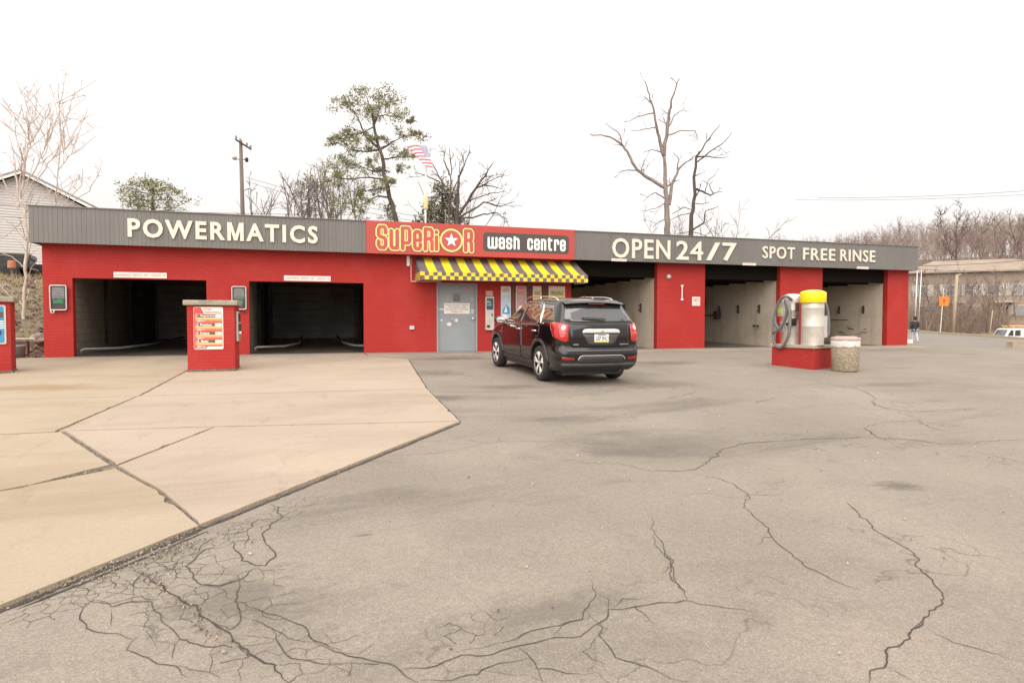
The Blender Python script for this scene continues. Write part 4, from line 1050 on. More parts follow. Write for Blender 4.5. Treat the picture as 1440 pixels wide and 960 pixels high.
for xx in (ax0 + .03, ax1 - .03):
    fm.tube([(xx, -.02, 2.85), (xx, ay + .04, 2.36), (xx, ay + .04, 2.17), (xx, -.02, 2.17), (xx, -.02, 2.85)], .016, 6)
fm.tube([(ax0 - .12, -.03, 2.86), (ax0 - .12, -.03, 2.16), (ax0 + .7, -.5, 2.155)], .014, 6)
fm.tube([(ax0 + .03, ay + .04, 2.17), (ax1 - .03, ay + .04, 2.17)], .014, 6); fm.tube([(ax0 + .03, ay + .04, 2.36), (ax1 - .03, ay + .04, 2.36)], .014, 6)
fm.build('awning_frame', M['plate_white'], AW, smooth=True)
# ---------------------------------------------------------------- pay kiosks
def kiosk_body(t, x0, x1, y0, y1, zt, z0):
    mb = MB(); mb.box(x0, x1, y0, y1, z0 - .15, zt - .11); mb.build('brick_body', M['red_brick'], t, bevel=.012)
    mb = MB(); mb.box(x0 - .065, x1 + .065, y0 - .07, y1 + .07, zt - .108, zt); mb.build('cap', M['concrete_cap'], t, bevel=.018)
    mb = MB(); mb.box(x0 - .02, x1 + .02, y0 - .02, y1 + .02, z0 - .1, z0 + .03); mb.build('footing', M['joint_dirt'], t, bevel=.01)
K = thing('menu_kiosk', 'square red brick kiosk with concrete cap and the four wash price menu', 'kiosk', (4.53, -3.85, T(4.5, -4.2)))
kx0, kx1, ky0, ky1 = 4.07, 5.01, -4.28, -3.43
kz = T(4.5, -4.2) + .035
kiosk_body(K, kx0, kx1, ky0, ky1, kz + 1.515, kz)
mx0, mx1, mz0, mz1 = 4.20, 4.78, kz + .46, kz + 1.37
y = ky0 - .012
mb = MB(); pl = rrect(mx0, mx1, mz0, mz1, .03); mb.slabxz(pl, y, ky0 - .001); panel = mb.build('menu_panel', M['plate_white'], K)
mh = mz1 - mz0; mw = mx1 - mx0
def mxx(f): return mx0 + mw * f
def mzz(f): return mz1 - mh * f
mb = MB()
MM = [simple('menu_red', (.66, .07, .06), .35, var=.1), simple('menu_orange', (.70, .20, .09), .35, var=.15, vscale=12), simple('menu_amber', (.76, .44, .17), .35, var=.1), M['print_dark'], M['white'], simple('menu_rose', (.68, .22, .18), .35, var=.1)]
mb.face([(mxx(0), y - .001, mzz(.16)), (mxx(.36), y - .001, mzz(.16)), (mxx(.24), y - .001, mzz(.01)), (mxx(0.02), y - .001, mzz(.01))], 0)
rect(mb, mxx(0.01), mxx(.06), mzz(.985), mzz(.16), y - .001, 0); rect(mb, mxx(.06), mxx(.965), mzz(.93), mzz(.165), y - .0006, 0)
put_text(mb, 'Wash', mxx(.34), mxx(.62), mzz(.075), mzz(.02), y - .002, 5, .02); put_text(mb, 'Selections', mxx(.38), mxx(.93), mzz(.145), mzz(.095), y - .002, 0, .02)
rows = [('1. Superior', '$13', .17, .36, .62), ('2. Premium', '$9', .375, .56, .50), ('3. Deluxe', '$7', .575, .75, .42), ('4. Basic', '$5', .765, .915, .38)]
for s, pr, f0, f1, wn_ in rows:
    rect(mb, mxx(.06), mxx(.97), mzz(f1 - .012), mzz(f0), y - .001, 5)
    rect(mb, mxx(.06), mxx(.97), mzz(f0 + .125), mzz(f0 + .075), y - .002, 2)
    rect(mb, mxx(.36), mxx(.97), mzz(f1 - .012), mzz(f0 + .125), y - .002, 1); rect(mb, mxx(.06), mxx(.34), mzz(f1 - .02), mzz(f0 + .13), y - .0015, 5)
    rect(mb, mxx(.10), mxx(.72), mzz(f0 + .075), mzz(f0 + .008), y - .003, 3)
    rect(mb, mxx(.06), mxx(.97), mzz(f1), mzz(f1 - .014), y - .002, 0)
    put_text(mb, s, mxx(.11), mxx(.11 + wn_), mzz(f0 + .068), mzz(f0 + .014), y - .004, 4, .025)
    disc(mb, mxx(.84), mzz(f0 + .042), mw * .12, mh * .038, y - .003, 4); put_text(mb, pr, mxx(.79), mxx(.89), mzz(f0 + .06), mzz(f0 + .025), y - .004, 3)
    for k in range(3): rect(mb, mxx(.12), mxx(.12 + .12 * (k % 2 + 1)), mzz(f0 + .150 + .014 * k), mzz(f0 + .143 + .014 * k), y - .003, 4)
rect(mb, mxx(.06), mxx(.36), mzz(.985), mzz(.93), y - .001, 5)
mb.face([(mxx(.36), y - .002, mzz(.985)), (mxx(.40), y - .002, mzz(.985)), (mxx(.46), y - .002, mzz(.925)), (mxx(.42), y - .002, mzz(.925))], 3)
mb.build('menu_print', MM, panel)
# pay terminal on the side that faces the drivers
x = kx1
mb = MB(); mb.box(x + .001, x + .05, -4.10, -3.66, kz + .62, kz + 1.28); pt = mb.build('pay_terminal', M['steel'], K, bevel=.012)
mb = MB(); mb.box(x + .051, x + .06, -4.04, -3.72, kz + 1.06, kz + 1.24); mb.build('screen', M['teal_dark'], pt)
mb = MB(); mb.box(x + .051, x + .075, -4.02, -3.9, kz + .86, kz + 1.0); mb.box(x + .051, x + .075, -3.86, -3.74, kz + .86, kz + 1.0); mb.build('card_slot', M['rubber_dark'], pt, bevel=.005)
mb = MB(); mb.box(x + .051, x + .11, -4.0, -3.78, kz + .78, kz + .83); mb.build('change_cup', M['chrome'], pt, bevel=.008)

kz2 = T(0, -3.6) + .03
K2 = thing('pay_kiosk', 'red brick kiosk with blue card payment panel at the left picture edge', 'kiosk', (.70, -3.70, kz2), (0, 0, R(15)))
kiosk_body(K2, -.24, .70, -3.70, -2.95, kz2 + 1.55, kz2)
qx = .10
mb = MB(); mb.slabxz(rrect(-.13, .625, kz2 + .58, kz2 + 1.38, .03), -3.725, -3.701); fp = mb.build('pay_panel', M['steel'], K2)
y = -3.7265
mb = MB(); mb.face([(a, y, c) for a, c in rrect(-.10, .595, kz2 + .61, kz2 + 1.35, .03)], 0)
mb.face([(.12, y - .001, kz2 + 1.28), (.12, y - .001, kz2 + .66), (.42, y - .001, kz2 + .66), (.52, y - .001, kz2 + .85), (.36, y - .001, kz2 + 1.02), (.40, y - .001, kz2 + 1.2)], 1)
for i in range(4): rect(mb, .46, .59, kz2 + .90 + .045 * i, kz2 + .922 + .045 * i, y - .002, 2)
rect(mb, .50, .585, kz2 + 1.12, kz2 + 1.24, y - .002, 3)
mb.build('panel_print', [M['blue'], simple('panel_ice', (.55, .66, .74), .4), M['white'], M['print_dark']], fp)
mb = MB(); mb.box(.46, .54, -3.75, -3.7295, kz2 + .78, kz2 + .86); mb.build('card_reader', M['rubber_dark'], fp, bevel=.006)

# ---------------------------------------------------------------- vacuum island
IS = thing('vacuum_island', 'red brick plinth with a worn concrete top under the vacuums', 'plinth', (18.6, -6.1, T(18.5, -6.1)))
iz = T(18.5, -6.1)
poly = [(18.09, -5.48), (18.27, -6.74), (19.12, -6.45), (18.95, -5.35)]
def grow_poly(p, e):
    cx = sum(a for a, _ in p) / len(p); cy = sum(b_ for _, b_ in p) / len(p)
    return [(a + (e if a > cx else -e), b_ + (e if b_ > cy else -e)) for a, b_ in p]
mb = MB(); mb.prism(poly, iz - .15, iz + .49); mb.build('brick_body', M['red_brick'], IS, bevel=.012)
mb = MB(); mb.prism(grow_poly(poly, .04), iz + .492, iz + .575); mb.build('slab', M['conc_walk'], IS, bevel=.015)
vz = iz + .576
def vacuum(cx, cy, r, h, dome, label, yellow):
    t = thing('vacuum', label, 'vacuum cleaner', (cx, cy, vz), group='vacuums on the brick plinth')
    n = 36
    mb = MB(); mb.lathe([(r * 1.03, 0), (r * 1.03, .02), (r, .025), (r, h * .33), (r * 1.012, h * .335), (r * 1.012, h * .345), (r, h * .35), (r, h * .66), (r * 1.012, h * .665), (r * 1.012, h * .675), (r, h * .68), (r, h * .80)], (cx, cy, vz), n)
    drum = mb.build('drum', M['steel'], t, smooth='auto')
    m_ = drum.modifiers.new('split', 'EDGE_SPLIT'); m_.split_angle = R(35)
    rd = r * (1.17 if yellow else 1.02); zb = h * (.76 if yellow else .80)
    prof = [(rd * .97, zb), (rd, zb + .012), (rd, h * .93)] + [(rd * math.cos(a), h * .93 + h * .07 * math.sin(a)) for a in [R(12 * k) for k in range(1, 8)]] + [(0, h * 1.0)]
    mb = MB(); mb.lathe(prof, (cx, cy, vz), n); mb.build('dome', M[dome], t, smooth=True)
    return t
VY = vacuum(18.47, -6.48, .262, 1.37, 'dome_yellow', 'vacuum with bright yellow dome lid, nearest on the brick plinth', True)
VW = vacuum(18.47, -5.78, .25, 1.30, 'dome_white', 'vacuum with white dome lid and looped grey hose, behind the yellow one', False)
def hose(t, pts, r, name='hose'):
    P = [Vector(p) for p in pts]; path = []
    for i in range(len(P) - 1):
        p0, p1, p2, p3 = P[max(i - 1, 0)], P[i], P[i + 1], P[min(i + 2, len(P) - 1)]
        for k in range(14):
            u = k / 14
            path.append(.5 * ((2 * p1) + (p2 - p0) * u + (2 * p0 - 5 * p1 + 4 * p2 - p3) * u * u + (3 * p1 - p0 - 3 * p2 + p3) * u ** 3))
    path.append(P[-1])
    mb = MB(); mb.tube(path, [r * (1.0 + .09 * (i % 2)) for i in range(len(path))], 10); return mb.build(name, M['hose'], t, smooth=True)
# hose of the white vacuum, hung in two loops on the drivers' side
bx = 18.12
hose(VW, [(18.27, -5.98, vz + 1.13), (18.1, -5.95, vz + 1.22), (bx - .02, -5.70, vz + 1.05), (bx - .05, -5.55, vz + .55), (bx - .06, -5.62, vz + .02), (bx - .06, -5.9, vz - .06), (bx - .05, -6.13, vz + .3), (bx - .02, -6.10, vz + .85), (bx, -5.92, vz + 1.12), (bx, -5.98, vz + .8), (bx - .03, -5.80, vz + .42), (bx - .03, -5.62, vz + .52), (bx - .02, -5.58, vz + .85)], .036)
hose(VW, [(bx - .06, -5.56, vz + .30), (bx - .09, -5.70, vz + .33), (bx - .07, -5.82, vz + .42)], .04, 'nozzle')
mb = MB(); mb.box(18.19, 18.30, -5.74, -5.56, vz + .72, vz + 1.12); lb = mb.build('instruction_plate', M['steel'], VW, bevel=.006)
mb = MB(); mb.box(18.183, 18.189, -5.72, -5.58, vz + .80, vz + .95); mb.build('sticker', simple('sticker_lime', (.55, .58, .12), .5, var=.2, vscale=20), lb)
mb = MB(); mb.box(18.18, 18.28, -5.80, -5.66, vz + .30, vz + .58); mb.build('coin_box', M['alu'], VW, bevel=.01)
mb = MB(); mb.box(18.17, 18.36, -6.06, -5.88, vz + .48, vz + .55); mb.box(18.2, 18.34, -6.09, -5.95, vz + .56, vz + .66); mb.build('bracket', M['rubber_dark'], VW, bevel=.008)
mb = MB(); mb.box(18.34, 18.45, -6.075, -6.03, vz + .86, vz + 1.06)
for i in range(4): mb.box(18.30 + .05 * (i % 2), 18.42, -6.08, -6.03, vz + .84 - .06 * i, vz + .86 - .06 * i)
mb.build('label_plate', M['print_dark'], VW)
hose(VY, [(18.75, -6.40, vz + 1.08), (18.93, -6.38, vz + 1.06), (19.02, -6.4, vz + .75), (19.02, -6.42, vz + .35), (18.97, -6.42, vz + .22), (18.86, -6.42, vz + .30), (18.80, -6.42, vz + .55)], .038)
hose(VY, [(18.76, -6.36, vz + 1.04), (18.87, -6.33, vz + .98), (18.93, -6.33, vz + .6), (18.9, -6.33, vz + .18)], .036)
mb = MB(); mb.box(18.70, 18.80, -6.62, -6.50, vz + .18, vz + .72); mb.build('coin_box', M['alu'], VY, bevel=.01)
pp = thing('red_post', 'slim red steel post between the two vacuums', 'post', (18.42, -6.13, vz))
mb = MB(); mb.box(18.38, 18.47, -6.19, -6.10, vz, vz + 1.2); mb.build('post', simple('red_post_paint', (.42, .045, .04), .5), pp, bevel=.01)
mb = MB(); mb.box(18.37, 18.48, -6.2, -6.09, vz + 1.201, vz + 1.225); mb.build('post_cap', M['rubber_dark'], pp)

# ---------------------------------------------------------------- litter bin
tb = thing('litter_bin', 'round pebbled concrete litter bin with pinkish lid and white bag edge', 'litter bin', (18.86, -7.12, T(18.8, -7.1)))
bz = T(18.8, -7.1); c = (18.86, -7.12, bz)
def pebble():
    m, nt, b = new_mat('exposed_pebble_concrete'); P = nt.nodes.new('ShaderNodeTexCoord').outputs['Object']
    v = nt.nodes.new('ShaderNodeTexVoronoi'); v.inputs['Scale'].default_value = 42; nt.links.new(P, v.inputs['Vector'])
    s = nt.nodes.new('ShaderNodeSeparateColor'); nt.links.new(v.outputs['Color'], s.inputs[0])
    c_ = ramp(nt, s.outputs[0], [(0, (.23, .18, .12)), (.4, (.34, .28, .20)), (.8, (.41, .34, .25)), (1, (.50, .43, .33))])
    c_ = mixc(nt, ramp(nt, v.outputs['Distance'], [(.5, 0.0), (.8, .5)]), c_, (.2, .16, .11))
    nt.links.new(c_, b.inputs['Base Color']); b.inputs['Roughness'].default_value = .9; bump(nt, b, v.outputs['Distance'], -.5, .01); return m
mb = MB(); mb.lathe([(.27, 0), (.29, .02), (.315, .58), (.318, .62)], c, 32); mb.build('drum', pebble(), tb, smooth=True)
mb = MB(); mb.lathe([(.322, .56 + .02), (.327, .60), (.325, .70), (.322, .735)], c, 32)
for i in range(32):
    for j in range(4):
        x_, y_, z_ = mb.v[j * 32 + i]; k = 1 + .012 * math.sin(i * 2.3) + .008 * math.sin(i * 5.1); mb.v[j * 32 + i] = (c[0] + (x_ - c[0]) * k, c[1] + (y_ - c[1]) * k, z_ + (.018 * math.sin(i * 1.7) if j == 0 else 0))
mb.build('bag_edge', simple('white_bag', (.62, .58, .54), .35, var=.12, vscale=18), tb, smooth=True)
mb = MB(); mb.tube([(c[0] - .05, c[1] - .335, bz + .69), (c[0] - .03, c[1] - .345, bz + .64), (c[0] - .02, c[1] - .342, bz + .60)], [.012, .02, .008], 6); mb.build('bag_knot', M['white'], tb)
mb = MB(); mb.lathe([(.325, .736), (.33, .75), (.33, .785), (.30, .815), (.20, .838), (.10, .845), (0, .846)], c, 32); mb.build('lid', simple('pinkish_lid', (.42, .30, .265), .6, var=.12), tb, smooth=True)
mb = MB(); mb.lathe([(.12, .846), (.12, .8465), (0, .8465)], c, 20); mb.build('lid_opening', M['rubber_dark'], tb)

# ---------------------------------------------------------------- flag on its pole above the roof
fl_ = thing('flagpole', 'slim white flagpole standing on the roof behind the red shop sign', 'flagpole', (10.55, 3.6, 3.42))
mb = MB(); mb.tube([(10.55, 3.6, 3.42), (10.55, 3.6, 5.6), (10.60, 3.6, 7.45)], [.04, .034, .026], 10); mb.lathe([(.05, 0), (.07, .04), (.05, .08), (0, .1)], (10.60, 3.6, 7.45), 12); mb.build('pole', M['white'], fl_, smooth=True)
mb = MB(); mb.lathe([(.075, 5.0), (.085, 5.03), (.085, 5.4), (.06, 5.48)], (10.56, 3.6, 0), 12); mb.build('sleeve', simple('sleeve_straw', (.66, .54, .26), .5), fl_, smooth=True)
def flag():
    # hoist near the pole top; the cloth blows towards the camera's left and hangs in a fold
    mb = MB(); nu, nv = 26, 26; top = Vector((10.60, 3.55, 7.25))
    def P(u, v):
        # u along the fly, v down the hoist
        base = Vector((0, -.02, -.78 * v))
        fly = Vector((-.80 * u * (1 - .62 * v), -.35 * u + .08 * math.sin(6 * u), -.16 * u + .10 * v * u))
        w = .05 * math.sin(8 * u - 3 * v) * u
        return top + base + fly + Vector((w * .5 + .22 * v, w, .03 * math.sin(5 * u)))
    for i in range(nu):
        for j in range(nv):
            u0, u1, v0, v1 = i / nu, (i + 1) / nu, j / nv, (j + 1) / nv
            st = int((j + .5) / nv * 13) % 2
            mi = 2 if (u0 < .38 and v0 < .53) else (0 if st == 0 else 1)
            mb.face([P(u0, v0), P(u0, v1), P(u1, v1), P(u1, v0)], mi)
    for a in range(5):
        for b_ in range(6):
            u, v = .04 + a * .075, .05 + b_ * .085; p = P(u, v); q = P(u + .02, v); s = P(u, v + .02)
            for sg in (1, -1):
                nrm = (q - p).cross(s - p).normalized() * .004 * sg
                du, dv = (q - p).normalized() * .014, (s - p).normalized() * .014
                mb.face([p + nrm + du, p + nrm + dv, p + nrm - du, p + nrm - dv], 1)
    return mb
fo = flag().build('flag', [simple('flag_red', (.58, .13, .17), .7), simple('flag_white', (.8, .76, .74), .7), simple('flag_blue', (.36, .34, .50), .7)], None, smooth=True)
tag(fo, 'red and white striped national flag blowing from the pole above the roof', 'flag')
# ---------------------------------------------------------------- black SUV
CAR = thing('parked_suv', 'black four door SUV parked before the shop front, seen from behind', 'car',
            (11.82, -5.87, T(11.87, -5.87) + .004), (math.atan(.034), 0, R(1.5)))
HWZ = ([.20, .28, .42, .60, .80, .98, 1.10, 1.16, 1.20, 1.26, 1.40, 1.52, 1.58, 1.63, 1.66, 1.675],
       [.76, .835, .872, .888, .892, .890, .880, .868, .848, .820, .755, .695, .665, .61, .49, .30])
YRZ = ([.20, .30, .36, .50, .66, .70, .74, .95, 1.10, 1.18, 1.24, 1.50, 1.58, 1.63, 1.66, 1.675],
       [-2.10, -2.22, -2.34, -2.385, -2.375, -2.345, -2.325, -2.325, -2.305, -2.275, -2.225, -2.02, -1.99, -1.93, -1.70, -1.2])
YFZ = ([.20, .30, .50, .75, .90, .98, 1.03, 1.08, 1.12, 1.30, 1.50, 1.58, 1.63, 1.66, 1.675],
       [2.15, 2.28, 2.36, 2.34, 2.26, 2.08, 1.70, 1.38, 1.22, .86, .46, .30, .10, -.2, -.6])
def car_slice(z, n_side=26):
    hw, yr, yf = interp(z, *HWZ), interp(z, *YRZ), interp(z, *YFZ)
    r = .20 if z < 1.15 else lerp(.20, .13, min(1, (z - 1.15) / .4))
    r = min(r, hw * .7); rf = min(.42, hw * .8); bow = .085
    half = []
    for f in (0, .25, .5, .75, 1): x = f * (hw - r); half.append((x, yr + bow * (x / max(hw, .01)) ** 2))
    xe, ye = half[-1]
    for k in range(1, 7):
        a = R(90 * k / 6); half.append((xe + r * math.sin(a), ye + r * 1.25 * (1 - math.cos(a))))
    y0, y1 = half[-1][1], yf - rf
    for k in range(1, n_side + 1):
        t = k / n_side; half.append((hw - .035 * max(0, (t - .55) / .45) ** 2 * (1 if z < 1.1 else 0), lerp(y0, y1, t)))
    xs = half[-1][0]
    for k in range(1, 7):
        a = R(90 * k / 6); half.append((xs - rf * (1 - math.cos(a)), y1 + (rf - .10) * math.sin(a)))
    xe = half[-1][0]
    for f in (.75, .5, .25, 0): half.append((xe * f, yf - .10 * (f * xe / hw) ** 2 if xe > 0 else yf))
    full = half + [(-x, y) for x, y in half[-2:0:-1]]
    return [(x, y, z) for x, y in full]
def make_body():
    zs = [.27, .29, .31, .335, .38, .42, .48, .54, .60, .64, .67, .69, .71, .73, .76, .82, .88, .94, 1.0, 1.04, 1.08, 1.12, 1.15, 1.18, 1.21, 1.25, 1.30, 1.36, 1.42, 1.47, 1.51, 1.545, 1.575, 1.60, 1.62, 1.64, 1.655, 1.665, 1.672, 1.675]
    mb = MB(); rings = [car_slice(z) for z in zs]; n = len(rings[0])
    for r in rings: mb.v += r
    for i in range(len(zs) - 1):
        for j in range(n):
            a, b_ = i * n, (i + 1) * n
            mb.f.append((a + j, b_ + j, b_ + (j + 1) % n, a + (j + 1) % n)); mb.m.append(0)
    mb.f.append(tuple(range(n))); mb.m.append(0)
    mb.f.append(tuple(range(len(zs) * n - 1, (len(zs) - 1) * n - 1, -1))); mb.m.append(0)
    return mb
WHY = (-1.33, 1.527)
body = make_body().build('body', [M['black_gloss'], M['black_plastic']], CAR, local=True, smooth=True, weld=True)
cutm = MB()
for wy in WHY:
    for s in (-1, 1):
        cutm.lathe([(.43, s * .62 - .0), (.43, s * 1.1)] if s > 0 else [(.43, -1.1), (.43, -.62)], (0, wy, .365), 40, 'x')
cut = cutm.build('cutter', M['black_plastic'], None, local=True, weld=True)
bm_ = body.modifiers.new('wells', 'BOOLEAN'); bm_.operation = 'DIFFERENCE'; bm_.object = cut; bm_.solver = 'EXACT'
cut.parent = CAR
dg = bpy.context.evaluated_depsgraph_get(); dg.update()
nm = bpy.data.meshes.new_from_object(body.evaluated_get(dg))
body.modifiers.clear(); body.data = nm
while len(nm.materials) < 2: nm.materials.append(M['black_plastic'])
bpy.data.objects.remove(cut)
for p in nm.polygons:
    cz = p.center.z; cy, cx_ = p.center.y, abs(p.center.x)
    near = any(math.hypot(cy - w, cz - .365) < .438 for w in WHY) and abs(p.normal.x) < .5 or any(math.hypot(cy - w, cz - .365) < .425 for w in WHY)
    p.material_index = 1 if (near or cz < .335 or (cz < .47 and cy < -2.0 and abs(p.normal.z) < .8)) else 0
    p.use_smooth = True
mo = body.modifiers.new('split', 'EDGE_SPLIT'); mo.split_angle = R(38)
bmesh_ = bmesh.new(); bmesh_.from_mesh(nm); BV = BVHTree.FromBMesh(bmesh_); bmesh_.free()
def shell_hit(p, d):
    h = BV.ray_cast(Vector(p), Vector(d)); return h
def patch(outl, frame, off=.004, grid=.045, depth=.012):
    """a skin piece over the body: outline in (u, v), frame = function giving (origin, direction)"""
    P2 = [Vector((a, b_)) for a, b_ in outl]; n = len(P2)
    dense = []
    for i in range(n):
        a, b_ = P2[i], P2[(i + 1) % n]; k = max(1, int((b_ - a).length / grid))
        dense += [a + (b_ - a) * (j / k) for j in range(k)]
    nd = len(dense)
    us = [p.x for p in dense]; vs = [p.y for p in dense]
    def inside(q):
        c = False
        for i in range(nd):
            a, b_ = dense[i], dense[i - 1]
            if (a.y > q.y) != (b_.y > q.y) and q.x < (b_.x - a.x) * (q.y - a.y) / (b_.y - a.y) + a.x: c = not c
        return c
    pts = list(dense); u = min(us) + grid * .5
    while u < max(us):
        v = min(vs) + grid * .5
        while v < max(vs):
            q = Vector((u, v))
            if inside(q) and min((q - d).length for d in dense) > grid * .45: pts.append(q)
            v += grid
        u += grid
    r = delaunay_2d_cdt(pts, [(i, (i + 1) % nd) for i in range(nd)], [list(range(nd))], 1, 1e-6)
    out = []; good = []
    for q in r[0]:
        o, d = frame(q.x, q.y); h = shell_hit(o, d)
        if h[0] is None: out.append(Vector(o) + Vector(d) * 1.0); good.append(False)
        else: out.append(h[0] - Vector(d).normalized() * off); good.append(True)
    mb = MB(); faces = [tuple(f) for f in r[2] if all(good[i] for i in f)]
    if not faces: return mb
    d0 = Vector(frame(*outl[0])[1])
    a, b_, c = (out[i] for i in faces[0][:3])
    flip = (b_ - a).cross(c - a).dot(d0) > 0
    mb.add([tuple(v) for v in out], [f[::-1] if flip else f for f in faces])
    cnt = {}
    for f in mb.f:
        for i in range(len(f)): e = (f[i], f[(i + 1) % len(f)]); cnt[e] = 1
    nb = len(mb.v)
    for e in [e for e in cnt if (e[1], e[0]) not in cnt]:
        b0, b1 = out[e[0]], out[e[1]]; k = len(mb.v)
        mb.v += [tuple(b0 + d0 * depth), tuple(b1 + d0 * depth)]
        mb.f.append((e[1], e[0], k, k + 1)); mb.m.append(0)
    return mb
def side_frame(s): return lambda u, v: ((s * 3, u, v), (-s, 0, 0))        # u = y, v = z
def rear_frame(u, v): return ((u, -4, v), (0, 1, 0))                      # u = x, v = z
def diag_frame(s, deg=50):
    a = R(deg); d = Vector((-s * math.sin(a), math.cos(a), 0)); ax = Vector((-s * math.cos(a), -math.sin(a), 0)) * -1
    # u runs from the flank (small) to the middle of the tail (large)
    ux = Vector((-s * math.cos(a), -math.sin(a), 0))
    return lambda u, v: (tuple(ux * u + Vector((0, 0, v)) - d * 4), tuple(d))
def skin(outl, frame, name, mat, off=.004, parent=None, **k):
    return patch(outl, frame, off, **k).build(name, mat, parent or body, local=True, smooth='s')
def ribbon_path(pts, w):
    """outline of a band along an open line"""
    P = [Vector(p) for p in pts]; L, Rr = [], []
    for i, p in enumerate(P):
        d = (P[min(i + 1, len(P) - 1)] - P[max(i - 1, 0)]).normalized(); n = Vector((-d.y, d.x))
        L.append(tuple(p + n * w / 2)); Rr.append(tuple(p - n * w / 2))
    return L + Rr[::-1]
FRONTG = [(1.02, 1.105), (.56, 1.44), (.36, 1.525), (-.16, 1.555), (-.22, 1.125)]
REARG = [(-.30, 1.128), (-.25, 1.555), (-.90, 1.545), (-1.06, 1.50), (-1.16, 1.40), (-1.20, 1.27), (-1.14, 1.17), (-1.08, 1.145)]
QUARTG = [(-1.10, 1.535), (-1.66, 1.515), (-1.86, 1.33), (-1.93, 1.235), (-1.85, 1.205), (-1.36, 1.175), (-1.29, 1.26), (-1.24, 1.40)]
M['chrome_trim'] = simple('bright_trim', (.80, .78, .74), .2, .9, var=.03)
M['seam'] = simple('panel_gap', (.004, .004, .004), .8)
for s in (-1, 1):
    sf = side_frame(s)
    # doors: skins a few millimetres proud, so their gaps are real
    fd = [(1.12, .42), (1.14, 1.07), (-.20, 1.10), (-.24, .40)]
    rd = [(-.28, .40), (-.245, 1.10), (-1.30, 1.135), (-1.34, .92), (-1.10, .80), (-.93, .66), (-.85, .48), (-.84, .40)]
    d1 = skin(fd, sf, 'door', M['black_gloss'], .007, CAR, grid=.08); d2 = skin(rd, sf, 'door', M['black_gloss'], .007, CAR, grid=.08)
    skin(FRONTG, sf, 'window', M['glass_dark'], .006, d1); skin(REARG, sf, 'window', M['glass_dark'], .006, d2); skin(QUARTG, sf, 'quarter_window', M['glass_dark'], .006, body)
    for dd, yy in ((d1, -.10), (d2, -1.06)):
        skin(rrect(yy - .10, yy + .10, .985, 1.018, .015, 2), sf, 'door_handle', M['chrome_trim'], .032, dd, depth=.028)
    skin(ribbon_path([(.98, 1.09), (.2, 1.098), (-.5, 1.112), (-1.10, 1.128), (-1.18, 1.17), (-1.225, 1.27), (-1.19, 1.41), (-1.08, 1.525), (-.90, 1.568), (-.2, 1.578), (.36, 1.548)], .012), sf, 'window_trim', M['chrome_trim'], .011, body, grid=.03)
    skin(ribbon_path([(-1.08, 1.555), (-1.215, 1.43), (-1.27, 1.26), (-1.34, 1.165), (-1.5, 1.165)], .012), sf, 'window_trim', M['chrome_trim'], .011, body, grid=.03)
    skin([(1.05, .285), (1.05, .40), (-.83, .38), (-.83, .285)], sf, 'sill', M['black_plastic'], .014, body, grid=.08)
    skin(ribbon_path([(1.02, .47), (-.80, .455)], .03), sf, 'side_moulding', M['black_plastic'], .016, body, grid=.06)
    for wy in WHY:
        arc = [(wy + .462 * math.cos(R(a)), .365 + .462 * math.sin(R(a))) for a in range(-8, 189, 9)]
        skin(ribbon_path(arc, .05), sf, 'arch_lip', M['black_gloss'], .02, body, grid=.05, depth=.02)
    # tail lamp that wraps the corner
    df = diag_frame(s)
    cu = Vector((s * .88, -2.2, 0)).dot(Vector((-s * math.cos(R(50)), -math.sin(R(50)), 0)))
    def dl(y_or_x, z, rear):
        p = Vector((s * y_or_x, -2.30 + .085 * (y_or_x / .9) ** 2, z)) if rear else Vector((s * .90, y_or_x, z))
        return (p.dot(Vector((-s * math.cos(R(50)), -math.sin(R(50)), 0))), z)
    lamp = [dl(-1.86, 1.19, False), dl(-2.0, 1.205, False), dl(.80, 1.19, True), dl(.665, 1.165, True), dl(.655, 1.10, True), dl(.640, .86, True), dl(.70, .835, True), dl(.80, .86, True), dl(-2.06, .94, False), dl(-1.95, 1.06, False)]
    la = skin(lamp, df, 'tail_lamp', M['red_lens'], .014, CAR, grid=.03, depth=.03)
    rc = dl(.755, 1.105, True)
    skin([(rc[0] + .038 * math.cos(R(a)), rc[1] + .05 * math.sin(R(a))) for a in range(0, 360, 30)], df, 'reverse_lamp', M['lens_white'], .019, la, grid=.02)
    skin(rrect(dl(.84, 0, True)[0], dl(.68, 0, True)[0], .975, 1.02, .015, 2), df, 'lamp_lens', simple('lamp_bright_red', (.75, .04, .025), .2, coat=1.0) if s < 0 else bpy.data.materials['lamp_bright_red'], .018, la, grid=.02)
    rb = dl(.78, 0, True)
    sk = [(s * .80, .50), (s * .58, .49), (s * .56, .535), (s * .80, .56)]
    skin(sk if s > 0 else sk, rear_frame, 'reflector', M['lens_dark_red'], .008, body, grid=.03)
    # mirror
    mm = MB(); cx = s * 1.00
    prof = [(.0, -.02), (.055, .0), (.075, .05), (.07, .11), (.04, .14), (0, .15)]
    mm.lathe([(r, h) for r, h in prof], (0, 0, 0), 14, 'y')
    mm.v = [(cx + p[0] * 1.75, .86 + p[1] * .9, 1.16 + p[2] * 1.15) for p in mm.v]
    mi_ = mm.build('mirror', M['black_gloss'], CAR, local=True, smooth=True)
    mg = MB(); mg.face([(cx + .105 * math.cos(a), .835, 1.16 + .068 * math.sin(a)) for a in [2 * math.pi * k / 14 for k in range(14)]]); mg.box(cx - s * .14 - .03, cx - s * .14 + .03, .86, .93, 1.09, 1.13)
    mg.build('mirror_glass', M['chrome'], mi_, local=True)
    # roof rail
    rr_ = MB(); xr = s * .605
